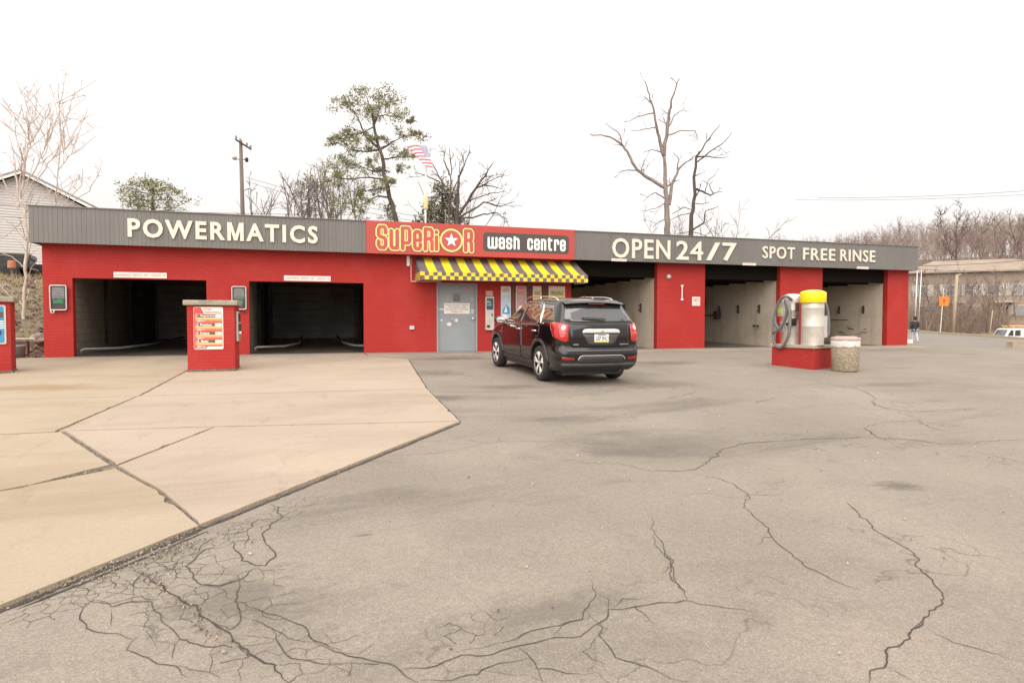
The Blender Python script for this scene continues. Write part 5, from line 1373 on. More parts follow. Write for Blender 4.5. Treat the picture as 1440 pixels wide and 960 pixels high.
    rr_.tube([(xr, .18, 1.60), (xr, .08, 1.67), (xr, -.2, 1.70), (xr, -1.25, 1.69), (xr, -1.52, 1.665), (xr, -1.66, 1.61)], [.008, .013, .013, .013, .013, .008], 8)
    rr_.box(xr - .012, xr + .012, -.71, -.65, 1.62, 1.69)
    rr_.build('roof_rail', M['chrome_trim'], CAR, local=True, smooth=True)
# tailgate with its glass, bar, plate
tg = [(-.60, .735), (-.63, .84), (-.645, 1.12), (-.68, 1.165), (-.66, 1.195), (.66, 1.195), (.68, 1.165), (.645, 1.12), (.63, .84), (.60, .735)]
TG = skin(tg, rear_frame, 'tailgate', M['black_gloss'], .008, CAR, grid=.07, depth=.02)
skin([(-.715, 1.245), (-.68, 1.33), (-.585, 1.535), (-.3, 1.552), (.3, 1.552), (.585, 1.535), (.68, 1.33), (.715, 1.245), (.68, 1.222), (.35, 1.212), (-.35, 1.212), (-.68, 1.222)], rear_frame, 'rear_window', M['glass_dark'], .007, TG, grid=.07)
skin([(-.40, 1.02), (-.36, 1.075), (-.28, 1.085), (.28, 1.085), (.36, 1.075), (.40, 1.02), (.39, 1.005), (-.39, 1.005)], rear_frame, 'chrome_bar', M['chrome'], .035, TG, grid=.04, depth=.03)
skin([(-.39, 1.0), (.39, 1.0), (.28, .80), (.15, .785), (-.15, .785), (-.28, .80)], rear_frame, 'plate_recess', simple('recess_grey', (.06, .055, .055), .3, coat=.5), .011, TG, grid=.06)
skin(rrect(-.152, .152, .83, .985, .012, 2), rear_frame, 'number_plate', M['white'], .020, TG, grid=.08)
yp = shell_hit((0, -4, .9), (0, 1, 0))[0].y
mb = MB(); rect(mb, -.148, .148, .832, .862, yp - .022, 0); rect(mb, -.09, .09, .962, .977, yp - .022, 1); put_text(mb, 'GGP 0NC1', -.135, .135, .872, .950, yp - .0235, 1, .015)
mb.build('plate_print', [simple('plate_gold', (.72, .58, .12), .4), simple('plate_navy', (.10, .11, .22), .4)], TG, local=True)
skin([(-.05, 1.045), (-.022, 1.057), (-.02, 1.07), (.022, 1.07), (.024, 1.057), (.052, 1.045), (.024, 1.035), (.02, 1.022), (-.02, 1.022), (-.022, 1.035)], rear_frame, 'emblem', simple('emblem_gold', (.62, .45, .22), .3, .6), .040, TG, grid=.03)
for txt_, xa, xb in (('AWD', -.575, -.47), ('EQUINOX', .40, .60)):
    vs, fs_ = text_geo(txt_, xa, xb, .775, .803, 0, .03)
    mb = MB(); o_ = []
    for a, b_, c_ in vs: o_.append((a, shell_hit((a, -4, c_), (0, 1, 0))[0].y - .012, c_))
    mb.add(o_, fs_); mb.build('badge', M['chrome_trim'], TG, local=True)
skin([(-.36, 1.285), (-.33, 1.302), (.10, 1.285), (.14, 1.262), (.09, 1.232), (-.10, 1.245), (-.33, 1.262)], rear_frame, 'wiper', M['black_plastic'], .03, TG, grid=.03, depth=.02)
# spoiler and centre brake lamp
sp = MB(); n = 14
pr = [(-1.80, 1.655), (-2.00, 1.625), (-2.10, 1.588), (-2.095, 1.572), (-1.98, 1.578)]
for i in range(n + 1):
    x = lerp(-.635, .635, i / n); e = (x / .64) ** 2
    for y, z in pr: sp.v.append((x, y + .085 * e, z - .035 * e))
for i in range(n):
    for j in range(5):
        sp.f.append((i * 5 + j, i * 5 + (j + 1) % 5, (i + 1) * 5 + (j + 1) % 5, (i + 1) * 5 + j)); sp.m.append(0)
sp.f.append((0, 1, 2, 3, 4)); sp.m.append(0); sp.f.append(tuple(n * 5 + k for k in (4, 3, 2, 1, 0))); sp.m.append(0)
spo = sp.build('spoiler', M['black_gloss'], CAR, local=True, weld=True, bevel=.006)
mb = MB(); mb.box(-.17, .17, -2.088, -2.05, 1.548, 1.571); mb.build('brake_lamp', M['lens_dark_red'], spo, local=True)
# bumper: step, trim line, lower valance
skin([(-.70, .655), (-.70, .69), (.70, .69), (.70, .655)], rear_frame, 'bumper_step', simple('satin_step', (.075, .072, .075), .3, coat=.3), .012, body, grid=.06)
skin([(-.50, .44), (-.46, .55), (-.40, .575), (.40, .575), (.46, .55), (.50, .44), (.46, .43), (-.46, .43)], rear_frame, 'lower_valance', M['black_plastic'], .012, body, grid=.06)
skin(ribbon_path([(-.50, .50), (-.455, .565), (-.40, .583), (.40, .583), (.455, .565), (.50, .50)], .012), rear_frame, 'trim_line', M['steel'], .017, body, grid=.03)
skin([(-.80, .36), (-.80, .43), (.80, .43), (.80, .36)], rear_frame, 'skid_strip', simple('skid_grey', (.06, .058, .056), .5), .010, body, grid=.06)
mb = MB(); mb.box(-.66, .66, -2.0, 2.0, .175, .29); mb.box(-.80, .80, -.85, 1.0, .20, .29); mb.build('underbody', M['black_plastic'], CAR, local=True)  # shaped low and wide so that the ground below the car darkens
mb = MB(); mb.tube([(.48, -2.22, .262), (.48, -1.9, .262)], .03, 10); mb.build('tailpipe', M['rubber_dark'], CAR, local=True, smooth=True)
mb = MB(); mb.lathe([(.03, 0), (.022, .02), (.008, .06), (0, .07)], (0, -1.55, 1.655), 10); mb.build('antenna', M['black_gloss'], CAR, local=True, smooth=True)
def make_wheel(x, y, s):
    W = MB(); hx = .113
    prof = [(.235, -hx * .9), (.30, -hx), (.335, -hx * .92), (.355, -hx * .6), (.360, 0), (.355, hx * .6), (.335, hx * .92), (.30, hx), (.235, hx * .9), (.225, hx * .4), (.225, -hx * .4), (.235, -hx * .9)]
    W.lathe(prof, (x, y, .358), 40, 'x')
    wh = MB(); wh.lathe([(.225, -.07), (.225, .07)], (x, y, .358), 32, 'x'); wo = wh.build('wheel', M['black_plastic'], CAR, local=True, smooth=True)
    W.build('tyre', M['tyre'], wo, local=True, smooth=True)
    rm = MB(); xo = s * (hx - .012)
    rm.lathe([(.237, xo), (.232, xo + s * .008), (.218, xo - s * .004), (.212, xo - s * .03)], (x, y, .358), 40, 'x')
    for k in range(5):
        for d in (-.16, .16):
            a = R(72 * k + 18); t1, t2 = a + d * .75, a + d * 1.0
            pth = [(x + xo - s * .022, y + .05 * math.cos(a + d * .5), .358 + .05 * math.sin(a + d * .5)), (x + xo - s * .012, y + .14 * math.cos(t1), .358 + .14 * math.sin(t1)), (x + xo - s * .004, y + .222 * math.cos(t2), .358 + .222 * math.sin(t2))]
            rm.tube(pth, [.028, .025, .027], 6)
    rm.lathe([(.062, xo - s * .03), (.06, xo - s * .006), (.05, xo + s * .002), (0, xo + s * .004)], (x, y, .358), 20, 'x')
    rm.build('rim', M['rim_silver'], wo, local=True, smooth=True)
    bk = MB(); bk.lathe([(.21, xo - s * .06), (0.0, xo - s * .062)], (x, y, .358), 24, 'x'); bk.build('brake_disc', M['rubber_dark'], wo, local=True)
for wy in WHY:
    for s in (-1, 1): make_wheel(s * .785, wy, s)
# ---------------------------------------------------------------- trees
RV, FV = Vector((.9536, -.301, 0)), Vector((.301, .9536, 0))
class Plane:
    """turns a spot of the photograph at one distance into a point, so that limbs keep their true sizes"""
    def __init__(s, d):
        s.d = d; s.k = d / 890.0
    def __call__(s, px, py, off=0.0):
        f = fw; rt = Vector((f.y, -f.x, 0)).normalized(); up = rt.cross(f)
        p = CAMP + f * s.d + rt * ((px - 720) * s.k) - up * ((py - 480) * s.k)
        return p + FV * off
def wander(p, d, L, n, rng, w):
    pts = [p.copy()]
    for i in range(n):
        d = (d + Vector((rng.gauss(0, w), rng.gauss(0, w), rng.gauss(0, w * .7)))).normalized()
        pts.append(pts[-1] + d * (L / n))
    return pts, d
def twigs(mb, pts, r0, rng, level, dens, L, up=.25, rmin=.006, mi=0, sides=3):
    """side shoots along a limb"""
    tot = sum((pts[i + 1] - pts[i]).length for i in range(len(pts) - 1))
    n = max(1, int(tot * dens))
    for k in range(n):
        t = rng.uniform(.15, 1.0) * (len(pts) - 1); i = min(int(t), len(pts) - 2); p = pts[i].lerp(pts[i + 1], t - i)
        d = (pts[i + 1] - pts[i]).normalized()
        s = Vector((rng.gauss(0, 1), rng.gauss(0, 1), rng.gauss(0, 1))); s = (s - d * s.dot(d)).normalized()
        dd = (d * rng.uniform(.4, 1.1) + s * rng.uniform(.5, 1.0) + Vector((0, 0, up))).normalized()
        l = L * rng.uniform(.4, 1.2) * (1 - .45 * t / (len(pts) - 1)); r = max(rmin, r0 * .45 * (1 - .6 * t / (len(pts) - 1)))
        q, _ = wander(p, dd, l, 4 if level else 3, rng, .16)
        mb.tube(q, [lerp(r, rmin * .7, j / (len(q) - 1)) for j in range(len(q))], sides, mi, cap=False)
        if level > 0: twigs(mb, q, r, rng, level - 1, dens * 1.7, L * .5, up, rmin, mi, sides)
def limb_tree(name, label, cat, limbs, d, mat, seed, group=None, tw=(1, 1.0, 1.1), depth_amp=1.2, rmin=.008, trunk_n=1, thin=.58, extra=0):
    """limbs: [(radius, [(px, py)...])] traced limbs get depth of their own; shoots grow from them"""
    rng = random.Random(seed); pl = Plane(d)
    base = pl(*limbs[0][1][0])
    t = thing(name, label, cat, (base.x, base.y, T(base.x, base.y)), group=group)
    tk = MB(); cr = MB(); known = []
    if extra:                                              # more upright whips out of the upper trunk and the first limbs
        src = [p for r_, L in limbs[:5] for p in L[1:]]
        for k in range(extra):
            x, y = rng.choice(src); a = rng.gauss(0, .5); L = rng.uniform(25, 75)
            pts = [(x, y)]
            for j in range(3): a += rng.gauss(0, .18); pts.append((pts[-1][0] + L / 3 * math.sin(a), pts[-1][1] - L / 3 * math.cos(a)))
            limbs = limbs + [(.024, pts)]
    for n, (r, pts) in enumerate(limbs):
        r *= thin
        slope = 0.0 if n < trunk_n else rng.choice((-1, 1)) * rng.uniform(.3, 1.0) * depth_amp
        # start at the depth of the limb it leaves
        o0 = 0.0
        if known:
            b_ = min(known, key=lambda k: (k[0] - pts[0][0]) ** 2 + (k[1] - pts[0][1]) ** 2)
            if n >= trunk_n: o0 = b_[2]
        P = []
        for i, (x, y) in enumerate(pts):
            o = o0 + slope * i / max(1, len(pts) - 1); known.append((x, y, o)); P.append(pl(x, y, o))
        Q = []
        for i in range(len(P) - 1):
            m_ = 4; dv = P[i + 1] - P[i]
            for j in range(m_): Q.append(P[i] + dv * (j / m_) + Vector((rng.gauss(0, 1), rng.gauss(0, 1), rng.gauss(0, 1))) * dv.length * .018)
        Q.append(P[-1])
        if n == 0: Q = [Vector((Q[0].x, Q[0].y, T(base.x, base.y) - .2))] + Q
        end = r * (.45 if n < trunk_n else .22)
        rad = [lerp(r, max(end, rmin), i / (len(Q) - 1)) for i in range(len(Q))]
        if n < trunk_n: tk.tube(Q, rad, 8)
        else: cr.tube(Q, rad, 6, cap=False)
        twigs(cr, Q if n else Q[len(Q) // 2:], r, rng, tw[0], tw[1], tw[2], rmin=rmin)
    tk.build('trunk', mat, t, smooth=True); cr.build('crown', mat, t, smooth=True)
    return t, known
def zz(ox, oy, k): return lambda L: [(ox + x * k, oy + y * k) for x, y in L]
z2 = zz(800, 100, .25)
limb_tree('bare_tree', 'tall bare tree with forked crown rising behind the 24/7 lettering', 'tree', [
    (.36, z2([(555, 930), (552, 780), (545, 650), (535, 480)])),
    (.22, z2([(535, 480), (548, 330), (560, 230), (570, 170), (605, 65)])), (.20, z2([(532, 475), (510, 400), (490, 340), (470, 250), (440, 150), (415, 85)])),
    (.22, z2([(545, 660), (470, 610), (385, 555), (340, 460), (300, 405), (250, 370), (190, 348), (135, 350)])), (.08, z2([(385, 555), (320, 560), (265, 580)])), (.08, z2([(310, 420), (280, 350), (200, 305)])),
    (.20, z2([(565, 750), (580, 640), (620, 550), (665, 505), (710, 485)])), (.10, z2([(615, 550), (628, 480), (605, 440)])), (.10, z2([(552, 330), (600, 240), (675, 180)])), (.06, z2([(545, 300), (510, 260)])),
    (.08, z2([(560, 365), (620, 345), (700, 350), (710, 410)])), (.07, z2([(468, 250), (390, 250), (350, 265)])), (.06, z2([(450, 200), (400, 175)])), (.06, z2([(482, 325), (400, 335), (350, 335)])), (.07, z2([(520, 458), (470, 435), (425, 448)])),
    (.08, z2([(538, 715), (480, 690), (440, 710), (400, 750)])), (.06, z2([(538, 745), (480, 780), (400, 800)])), (.07, z2([(550, 830), (510, 845), (480, 875)])), (.05, z2([(545, 655), (510, 620), (515, 615)])), (.05, z2([(400, 560), (430, 540), (425, 570), (470, 490)]))],
    40, M['bark'], 21, group='bare trees behind the wash bays', tw=(2, .85, 1.3), rmin=.017)
limb_tree('bare_tree', 'broken topped bare tree right of the tall forked one', 'tree', [
    (.30, z2([(685, 930), (690, 850), (703, 700), (715, 480)])),
    (.09, z2([(716, 485), (770, 400), (820, 330)])), (.09, z2([(722, 510), (800, 450), (850, 420), (890, 370)])), (.10, z2([(712, 484), (770, 485), (810, 500), (870, 500)])),
    (.13, z2([(718, 665), (760, 675), (810, 688), (850, 670), (900, 655)])), (.06, z2([(775, 675), (800, 600), (850, 565)])), (.06, z2([(835, 672), (820, 620), (850, 590)])), (.12, z2([(698, 892), (755, 855), (760, 790), (830, 770)])),
    (.06, z2([(712, 745), (740, 755), (770, 750)])), (.06, z2([(690, 780), (655, 758), (600, 790)])), (.06, z2([(690, 800), (640, 805), (580, 830)])), (.05, z2([(690, 905), (650, 905), (610, 910)])), (.05, z2([(700, 905), (740, 910), (790, 925)]))],
    42, M['bark_dark'], 22, group='bare trees behind the wash bays', tw=(2, .85, 1.1), rmin=.017)
z1 = zz(440, 100, .2292)
limb_tree('bare_tree', 'bare spreading tree beside the flagpole and the dark evergreen', 'tree', [
    (.26, z1([(880, 960), (885, 930), (888, 800), (895, 640)])), (.09, z1([(893, 650), (930, 590), (970, 510)])), (.15, z1([(900, 880), (1000, 730), (1060, 660), (1110, 590)])), (.09, z1([(1000, 730), (1080, 680), (1150, 640)])),
    (.13, z1([(830, 950), (838, 800), (842, 700), (838, 560), (825, 440)])), (.10, z1([(860, 860), (790, 680), (750, 600), (720, 555)])), (.09, z1([(840, 640), (800, 540), (805, 470)])), (.11, z1([(900, 900), (1050, 800), (1150, 825), (1240, 790)])),
    (.10, z1([(900, 915), (1050, 870), (1130, 860), (1190, 900)])), (.07, z1([(850, 740), (900, 640), (900, 560)])), (.07, z1([(780, 680), (700, 650), (640, 640)])), (.08, z1([(1040, 700), (1100, 700), (1160, 710)])), (.07, z1([(950, 800), (1080, 760), (1180, 750)]))],
    37, M['bark_dark'], 23, tw=(2, 1.6, 1.35), rmin=.014)
def needles(mb, c, r, n, rng, size=.17, flat=.7, mats=2):
    for k in range(n):
        v = Vector((rng.gauss(0, .5), rng.gauss(0, .5), rng.gauss(0, .5 * flat))) * r
        p = c + v; d = Vector((rng.gauss(0, 1), rng.gauss(0, 1), rng.gauss(.35, .8))).normalized(); s = d.orthogonal().normalized(); s = (s * math.cos(k) + d.cross(s) * math.sin(k))
        L = size * rng.uniform(.6, 1.4); w = L * .26
        mb.face([p - s * w * .5, p + d * L * .5 - s * w * .3, p + d * L, p + d * L * .5 + s * w], rng.randrange(mats))
M['needle_a'] = simple('pine_needles_olive', (.245, .235, .10), .8, var=.35, vscale=1.5)
M['needle_b'] = simple('pine_needles_dark', (.15, .15, .07), .8, var=.35, vscale=1.5)
pt_, known = limb_tree('pine_tree', 'tall leaning pine with loose open crown behind the tunnels', 'tree', [
    (.27, z1([(520, 960), (515, 920), (470, 780), (440, 650), (430, 540), (402, 460), (375, 340), (365, 260)])),
    (.10, z1([(420, 480), (480, 420), (530, 370)])), (.10, z1([(440, 540), (510, 515), (600, 500)])), (.13, z1([(400, 470), (330, 410), (280, 310), (240, 230), (190, 190)])), (.11, z1([(405, 480), (330, 490), (220, 470), (110, 415)])),
    (.10, z1([(438, 612), (360, 610), (270, 570), (150, 545)])), (.10, z1([(442, 665), (340, 660), (220, 680), (140, 670)])), (.11, z1([(465, 775), (400, 770), (330, 820), (190, 825)])), (.08, z1([(455, 725), (380, 715), (270, 725)])),
    (.09, z1([(370, 290), (440, 260), (560, 280)])), (.09, z1([(378, 330), (400, 210), (430, 110)])), (.09, z1([(366, 262), (330, 170), (300, 110)])), (.05, z1([(465, 720), (490, 705), (510, 710)])), (.06, z1([(472, 800), (445, 850), (440, 890)])), (.07, z1([(380, 340), (280, 370), (180, 360)])), (.05, z1([(420, 470), (560, 410), (640, 400)])), (.04, z1([(530, 375), (580, 345), (630, 325)]))],
    38, M['bark_dark'], 24, tw=(2, .8, .8), rmin=.014)
rng = random.Random(31); pl = Plane(38); nb = MB()
for x, y, r in [(180,190,55),(160,150,40),(240,130,50),(300,100,45),(360,110,40),(420,100,45),(470,150,45),(330,230,50),(370,190,45),(430,190,40),(220,220,45),(330,270,45),(400,270,40),(480,250,45),(550,270,45),(590,290,25),(190,340,50),(170,370,40),(240,370,50),(300,390,40),(130,410,40),(100,405,25),(190,440,45),(260,450,45),(330,460,35),(380,420,40),(440,410,35),(540,410,35),(620,330,30),(640,410,30),(510,490,40),(560,490,35),(610,470,25),(150,530,40),(200,570,45),(260,580,50),(330,590,45),(390,600,35),(150,620,50),(140,670,45),(200,660,45),(260,690,45),(300,730,45),(380,715,45),(430,700,35),(500,710,30),(200,800,55),(260,820,50),(180,840,45),(330,810,40),(460,840,40),(440,880,40),(310,880,40),(380,560,30),(530,580,25),(160,720,40)]:
    px, py = 440 + x * .2292, 100 + y * .2292
    o = min(known, key=lambda k: (k[0] - px) ** 2 + (k[1] - py) ** 2)[2]
    c0 = pl(px, py, o + rng.gauss(0, .3)); R0 = r * .2292 * 38 / 890
    for k in range(7):
        needles(nb, c0 + Vector((rng.gauss(0, .62), rng.gauss(0, .62), rng.gauss(0, .52))) * R0, R0 * .62, 36, rng, .15)
nb.build('foliage', [M['needle_a'], M['needle_b']], pt_)
def evergreen(label, px, py_top, py_bot, w, d, shape, seed, n, group=None, mats=('needle_a', 'needle_b')):
    rng = random.Random(seed); pl = Plane(d); top, bot = pl(px, py_top), pl(px, py_bot); k = d / 890
    t = thing('evergreen_tree', label, 'tree', (bot.x, bot.y, T(bot.x, bot.y)), group=group)
    tk = MB(); tk.tube([(bot.x, bot.y, T(bot.x, bot.y) - .2), (bot.x, bot.y, bot.z), (top.x, top.y, top.z - .4)], [.22, .16, .03], 7); tk.build('trunk', M['bark_dark'], t, smooth=True)
    mb = MB()
    for i in range(n):
        f = rng.random() ** (1.4 if shape == 'cone' else .8)
        if shape == 'cone': f = 1 - rng.random() ** .6; rad = w * k * .5 * (1 - f) + .15; z = lerp(bot.z - .8, top.z, f)
        else: rad = w * k * .5 * math.sqrt(max(.05, 1 - (2 * f - 1) ** 2)) * rng.uniform(.75, 1.15); z = lerp(bot.z, top.z, f)
        a = rng.uniform(0, 6.283); q = rad * rng.uniform(.55, 1.08)
        c = Vector((bot.x + q * math.cos(a), bot.y + q * math.sin(a), z + rng.gauss(0, .15)))
        needles(mb, c, .38, 26, rng, .2)
        if rng.random() < .4: mb.tube([(bot.x, bot.y, z - .3), tuple(c)], [.03, .012], 3, 2, cap=False)
    mb.build('foliage', [M[mats[0]], M[mats[1]], M['bark_dark']], t)
M['needle_c'] = simple('cedar_dark', (.085, .068, .04), .85, var=.35, vscale=1.5)
evergreen('dark cone shaped evergreen between the flagpole and the bare spreading tree', 622, 252, 318, 84, 39, 'cone', 41, 170, mats=('needle_c', 'needle_b'))
evergreen('round topped evergreen showing above the fascia over the left tunnel', 215, 257, 300, 100, 45, 'round', 42, 110)
evergreen('small evergreen among the bare trees left of the leaning pine', 434, 252, 310, 34, 46, 'round', 43, 34)
# procedural bare trees
def bare(name, label, px, py_top, py_base, d, seed, mat, group=None, spread=.5, dens=1.2, stems=1, rmin=.018, level=2):
    rng = random.Random(seed); pl = Plane(d); top, b_ = pl(px, py_top), pl(px, py_base); z0 = T(b_.x, b_.y); H = top.z - z0
    t = thing(name, label, 'tree', (b_.x, b_.y, z0), group=group); tk, cr = MB(), MB()
    for s in range(stems):
        lean = Vector((rng.gauss(0, .10), rng.gauss(0, .10), 1)) if stems == 1 else Vector((rng.uniform(-spread, spread), rng.uniform(-spread, spread), 1))
        r = .007 * H + .03
        P, dd = wander(Vector((b_.x + rng.gauss(0, .1) * (stems > 1), b_.y, z0 - .2)), lean.normalized(), H * rng.uniform(.5, .62), 7, rng, .06)
        tk.tube(P, [lerp(r, r * .6, i / 7) for i in range(8)], 6)
        nb_ = rng.randint(5, 7)
        for i in range(nb_):
            q = P[rng.randint(3, 7)] if i > 2 else P[-1]
            az = rng.uniform(0, 6.283); tl = rng.uniform(.15, .75) * (spread * 2)
            v = Vector((math.cos(az) * tl, math.sin(az) * tl, 1)).normalized()
            L = (top.z - q.z) * rng.uniform(.7, 1.05) / max(.5, v.z)
            Q, _ = wander(q, v, L, 6, rng, .11); rr = r * rng.uniform(.3, .5)
            cr.tube(Q, [lerp(rr, rmin, k / 6) for k in range(7)], 4, cap=False)
            twigs(cr, Q, rr, rng, level - 1, dens * 1.5, H * .18, rmin=rmin, up=.35)
    tk.build('trunk', mat, t, smooth=True); cr.build('crown', mat, t, smooth=True)
g = 'bare trees behind the tunnels'
bare('bare_tree', 'short reddish bare tree nearest the utility pole', 388, 262, 306, 44, 51, M['bark'], g, .55, .9, 2)
bare('bare_tree', 'bushy many stemmed bare tree above the letters ICS', 425, 248, 306, 44, 52, M['bark'], g, .35, .9, 4)
bare('bare_tree', 'upright bare tree just left of the leaning pine', 455, 236, 306, 45, 53, M['bark'], g, .28, .9, 3)
bare('bare_tree', 'slender bare tree half hidden by the pine trunk', 486, 240, 306, 46, 54, M['bark'], g, .3, .8, 2)
bare('bare_tree', 'low bare tree behind the right end of the red shop sign', 690, 262, 318, 46, 55, M['bark'], None, .6, .9, 2)
bare('bare_tree', 'faint low bare tree behind the figure 7', 1000, 285, 340, 60, 56, M['bark'], None, .5, .8, 2)
# birches on the left bank
M['birch'] = simple('birch_bark', (.50, .43, .35), .8, var=.25, vscale=5)
M['birch_twig'] = simple('birch_twig', (.50, .41, .36), .85, var=.2)
zb_ = zz(0, 120, .1876)
tB, _ = limb_tree('birch_tree', 'pale barked birch on the bank left of the building', 'tree', [
    (.105, [(32, 476), (34, 430), (36, 380), (38, 340), (36, 300), (28, 280)]), (.05, zb_([(150, 860), (155, 700), (150, 600), (138, 480), (135, 380), (125, 250), (75, 80)])),
    (.035, zb_([(140, 415), (190, 300), (210, 200), (240, 160)])), (.045, zb_([(180, 720), (240, 580), (265, 450), (320, 270), (375, 190)])), (.035, zb_([(250, 710), (370, 530), (440, 460), (460, 400)])),
    (.05, zb_([(150, 900), (90, 640), (60, 500), (0, 330)])), (.035, zb_([(130, 930), (20, 650), (5, 500), (20, 200), (60, 100)])), (.03, zb_([(160, 660), (190, 520), (210, 400)])), (.03, [(36, 345), (20, 325), (0, 318)]), (.03, [(36, 378), (22, 362), (0, 352)]), (.03, [(38, 330), (25, 300), (10, 283)]), (.025, [(37, 395), (52, 375), (62, 372)]), (.03, [(33, 310), (14, 332), (6, 342)])],
    20, M['birch'], 61, extra=60, group='birches on the left bank', tw=(2, 1.8, .6), depth_amp=.7, rmin=.0075)
for ch in bpy.data.objects:
    if ch.parent == tB and ch.name.startswith('crown'): ch.data.materials[0] = M['birch_twig']
limb_tree('birch_tree', 'thin straight birch seen above the left end of the fascia', 'tree', [
    (.07, [(77, 330), (77, 300), (78, 285), (82, 240), (86, 200)]), (.035, [(86, 202), (87, 165), (90, 150), (98, 134)]), (.025, [(81, 240), (95, 215), (108, 205)]), (.025, [(80, 255), (66, 225), (60, 205)]), (.03, [(84, 215), (88, 190), (87, 150)]), (.03, [(78, 300), (118, 262), (122, 240)]), (.03, [(78, 300), (130, 270), (150, 240)]), (.02, [(79, 275), (95, 255), (112, 246)])],
    24, M['birch_twig'], 62, extra=18, group='birches on the left bank', tw=(2, 1.6, .6), depth_amp=.6, rmin=.0095)
# the wooded hill: tall single trees, and the far wood as one mass
bare('hill_tree', 'broad dark bare tree standing clear above the wood', 1352, 289, 378, 104, 71, M['bark_grey'], None, .42, 1.0, 1, .034, 2)
bare('hill_tree', 'bare tree cut by the right picture edge', 1438, 292, 400, 92, 72, M['bark_grey'], None, .5, .7, 2, .03, 2)
bare('street_tree', 'bare tree before the flats, right of the last pillar', 1311, 372, 462, 76, 73, M['bark_dark'], None, .45, .9, 1, .022, 2)
bare('street_tree', 'leaning bare tree before the right end of the flats', 1404, 372, 470, 74, 74, M['bark'], None, .5, .9, 2, .022, 2)
bare('street_tree', 'thin bare tree close behind the last red pillar', 1284, 386, 465, 72, 75, M['bark'], None, .4, .8, 1, .02, 2)
for i, (px_, pt2, d_, lb) in enumerate(((1297, 398, 73, 'sapling nearest the last pillar, behind the thin grey poles'), (1330, 384, 76, 'sapling directly behind the orange sign'), (1356, 392, 73, 'short sapling just right of the pale wooden pole'), (1377, 380, 77, 'taller sapling before the second window from the wooden pole'),
        (1388, 398, 72, 'low sapling beside the slanting bare stake'), (1414, 384, 80, 'tall sapling above the nose of the white van'), (1428, 392, 82, 'sapling behind the middle of the white van'), (1303, 404, 70, 'low sapling left of the dark tree before the flats'))):
    bare('street_tree', lb, px_, pt2, 466, d_, 200 + i, M['bark'] if i % 2 else M['bark_grey'], 'saplings in the scrub before the flats', .38, 1.0, 1 + i % 2, .02, 2)
def wood():
    rng = random.Random(81); variants = []
    for k in range(6):
        mb = MB(); r2 = random.Random(900 + k)
        P, dd = wander(Vector((0, 0, -.05)), Vector((r2.gauss(0, .06), r2.gauss(0, .06), 1)), .55, 5, r2, .06)
        mb.tube(P, [lerp(.010, .006, i / 5) for i in range(6)], 4, cap=False)
        for i in range(8):
            q = P[r2.randint(2, 5)]; az = r2.uniform(0, 6.283); tl = r2.uniform(.1, .7)
            Q, _ = wander(q, Vector((math.cos(az) * tl, math.sin(az) * tl, 1)).normalized(), (1 - q.z) * r2.uniform(.7, 1.0), 4, r2, .13)
            mb.tube(Q, [lerp(.0042, .0016, j / 4) for j in range(5)], 3, cap=False)
            twigs(mb, Q, .0034, r2, 1, 17, .20, rmin=.0015, up=.4)
        variants.append(mb)
    out = MB(); n = 0
    while n < 270:
        px = rng.uniform(1085, 1500); d = rng.uniform(112, 185)
        p = Plane(d)(px, 452); x, y = p.x, p.y; z = T(x, y)
        H = rng.uniform(7.0, 10.5) * (1.0 if px > 1250 else .82)
        v = variants[rng.randrange(6)]; a = rng.uniform(0, 6.283); ca, sa = math.cos(a) * H, math.sin(a) * H
        b0 = len(out.v)
        out.v += [(x + q[0] * ca - q[1] * sa, y + q[0] * sa + q[1] * ca, z + q[2] * H) for q in v.v]
        mi = rng.randrange(3)
        out.f += [tuple(i + b0 for i in f) for f in v.f]; out.m += [mi] * len(v.f); n += 1
    o = out.build('bare_wood', [simple('wood_rosy', (.27, .20, .175), .9, var=.2, vscale=.1), simple('wood_brown', (.22, .16, .14), .9, var=.2, vscale=.1), simple('wood_grey', (.34, .28, .245), .9, var=.2, vscale=.1)], local=True)
    tag(o, kind='stuff')
wood()
def brush():
    rng = random.Random(82); mb = MB()
    for i in range(3600):
        t = rng.uniform(-22, 34); s = rng.uniform(2.2, 13); x, y = kp(t, s); z = T(x, y)
        if y < 33 and s < 10 or (x - 6.6) * .72 - (y + 19.2) * 1.05 > 0: continue
        H = (rng.uniform(.8, 2.6) if rng.random() < .80 else rng.uniform(2.5, 6.5)) * (1 if s > 3 else .7); b0 = Vector((x, y, z - .1))
        for k in range(5):
            Q, _ = wander(b0, Vector((rng.gauss(0, .4), rng.gauss(0, .4), 1)).normalized(), H * rng.uniform(.5, 1), 3, rng, .2)
            mb.tube(Q, [.022, .016, .012, .008], 3, rng.randrange(3), cap=False)
    tag(mb.build('brushwood', [bpy.data.materials['wood_rosy'], bpy.data.materials['wood_brown'], simple('brush_straw', (.30, .22, .13), .9, var=.2)], local=True), kind='stuff')
brush()
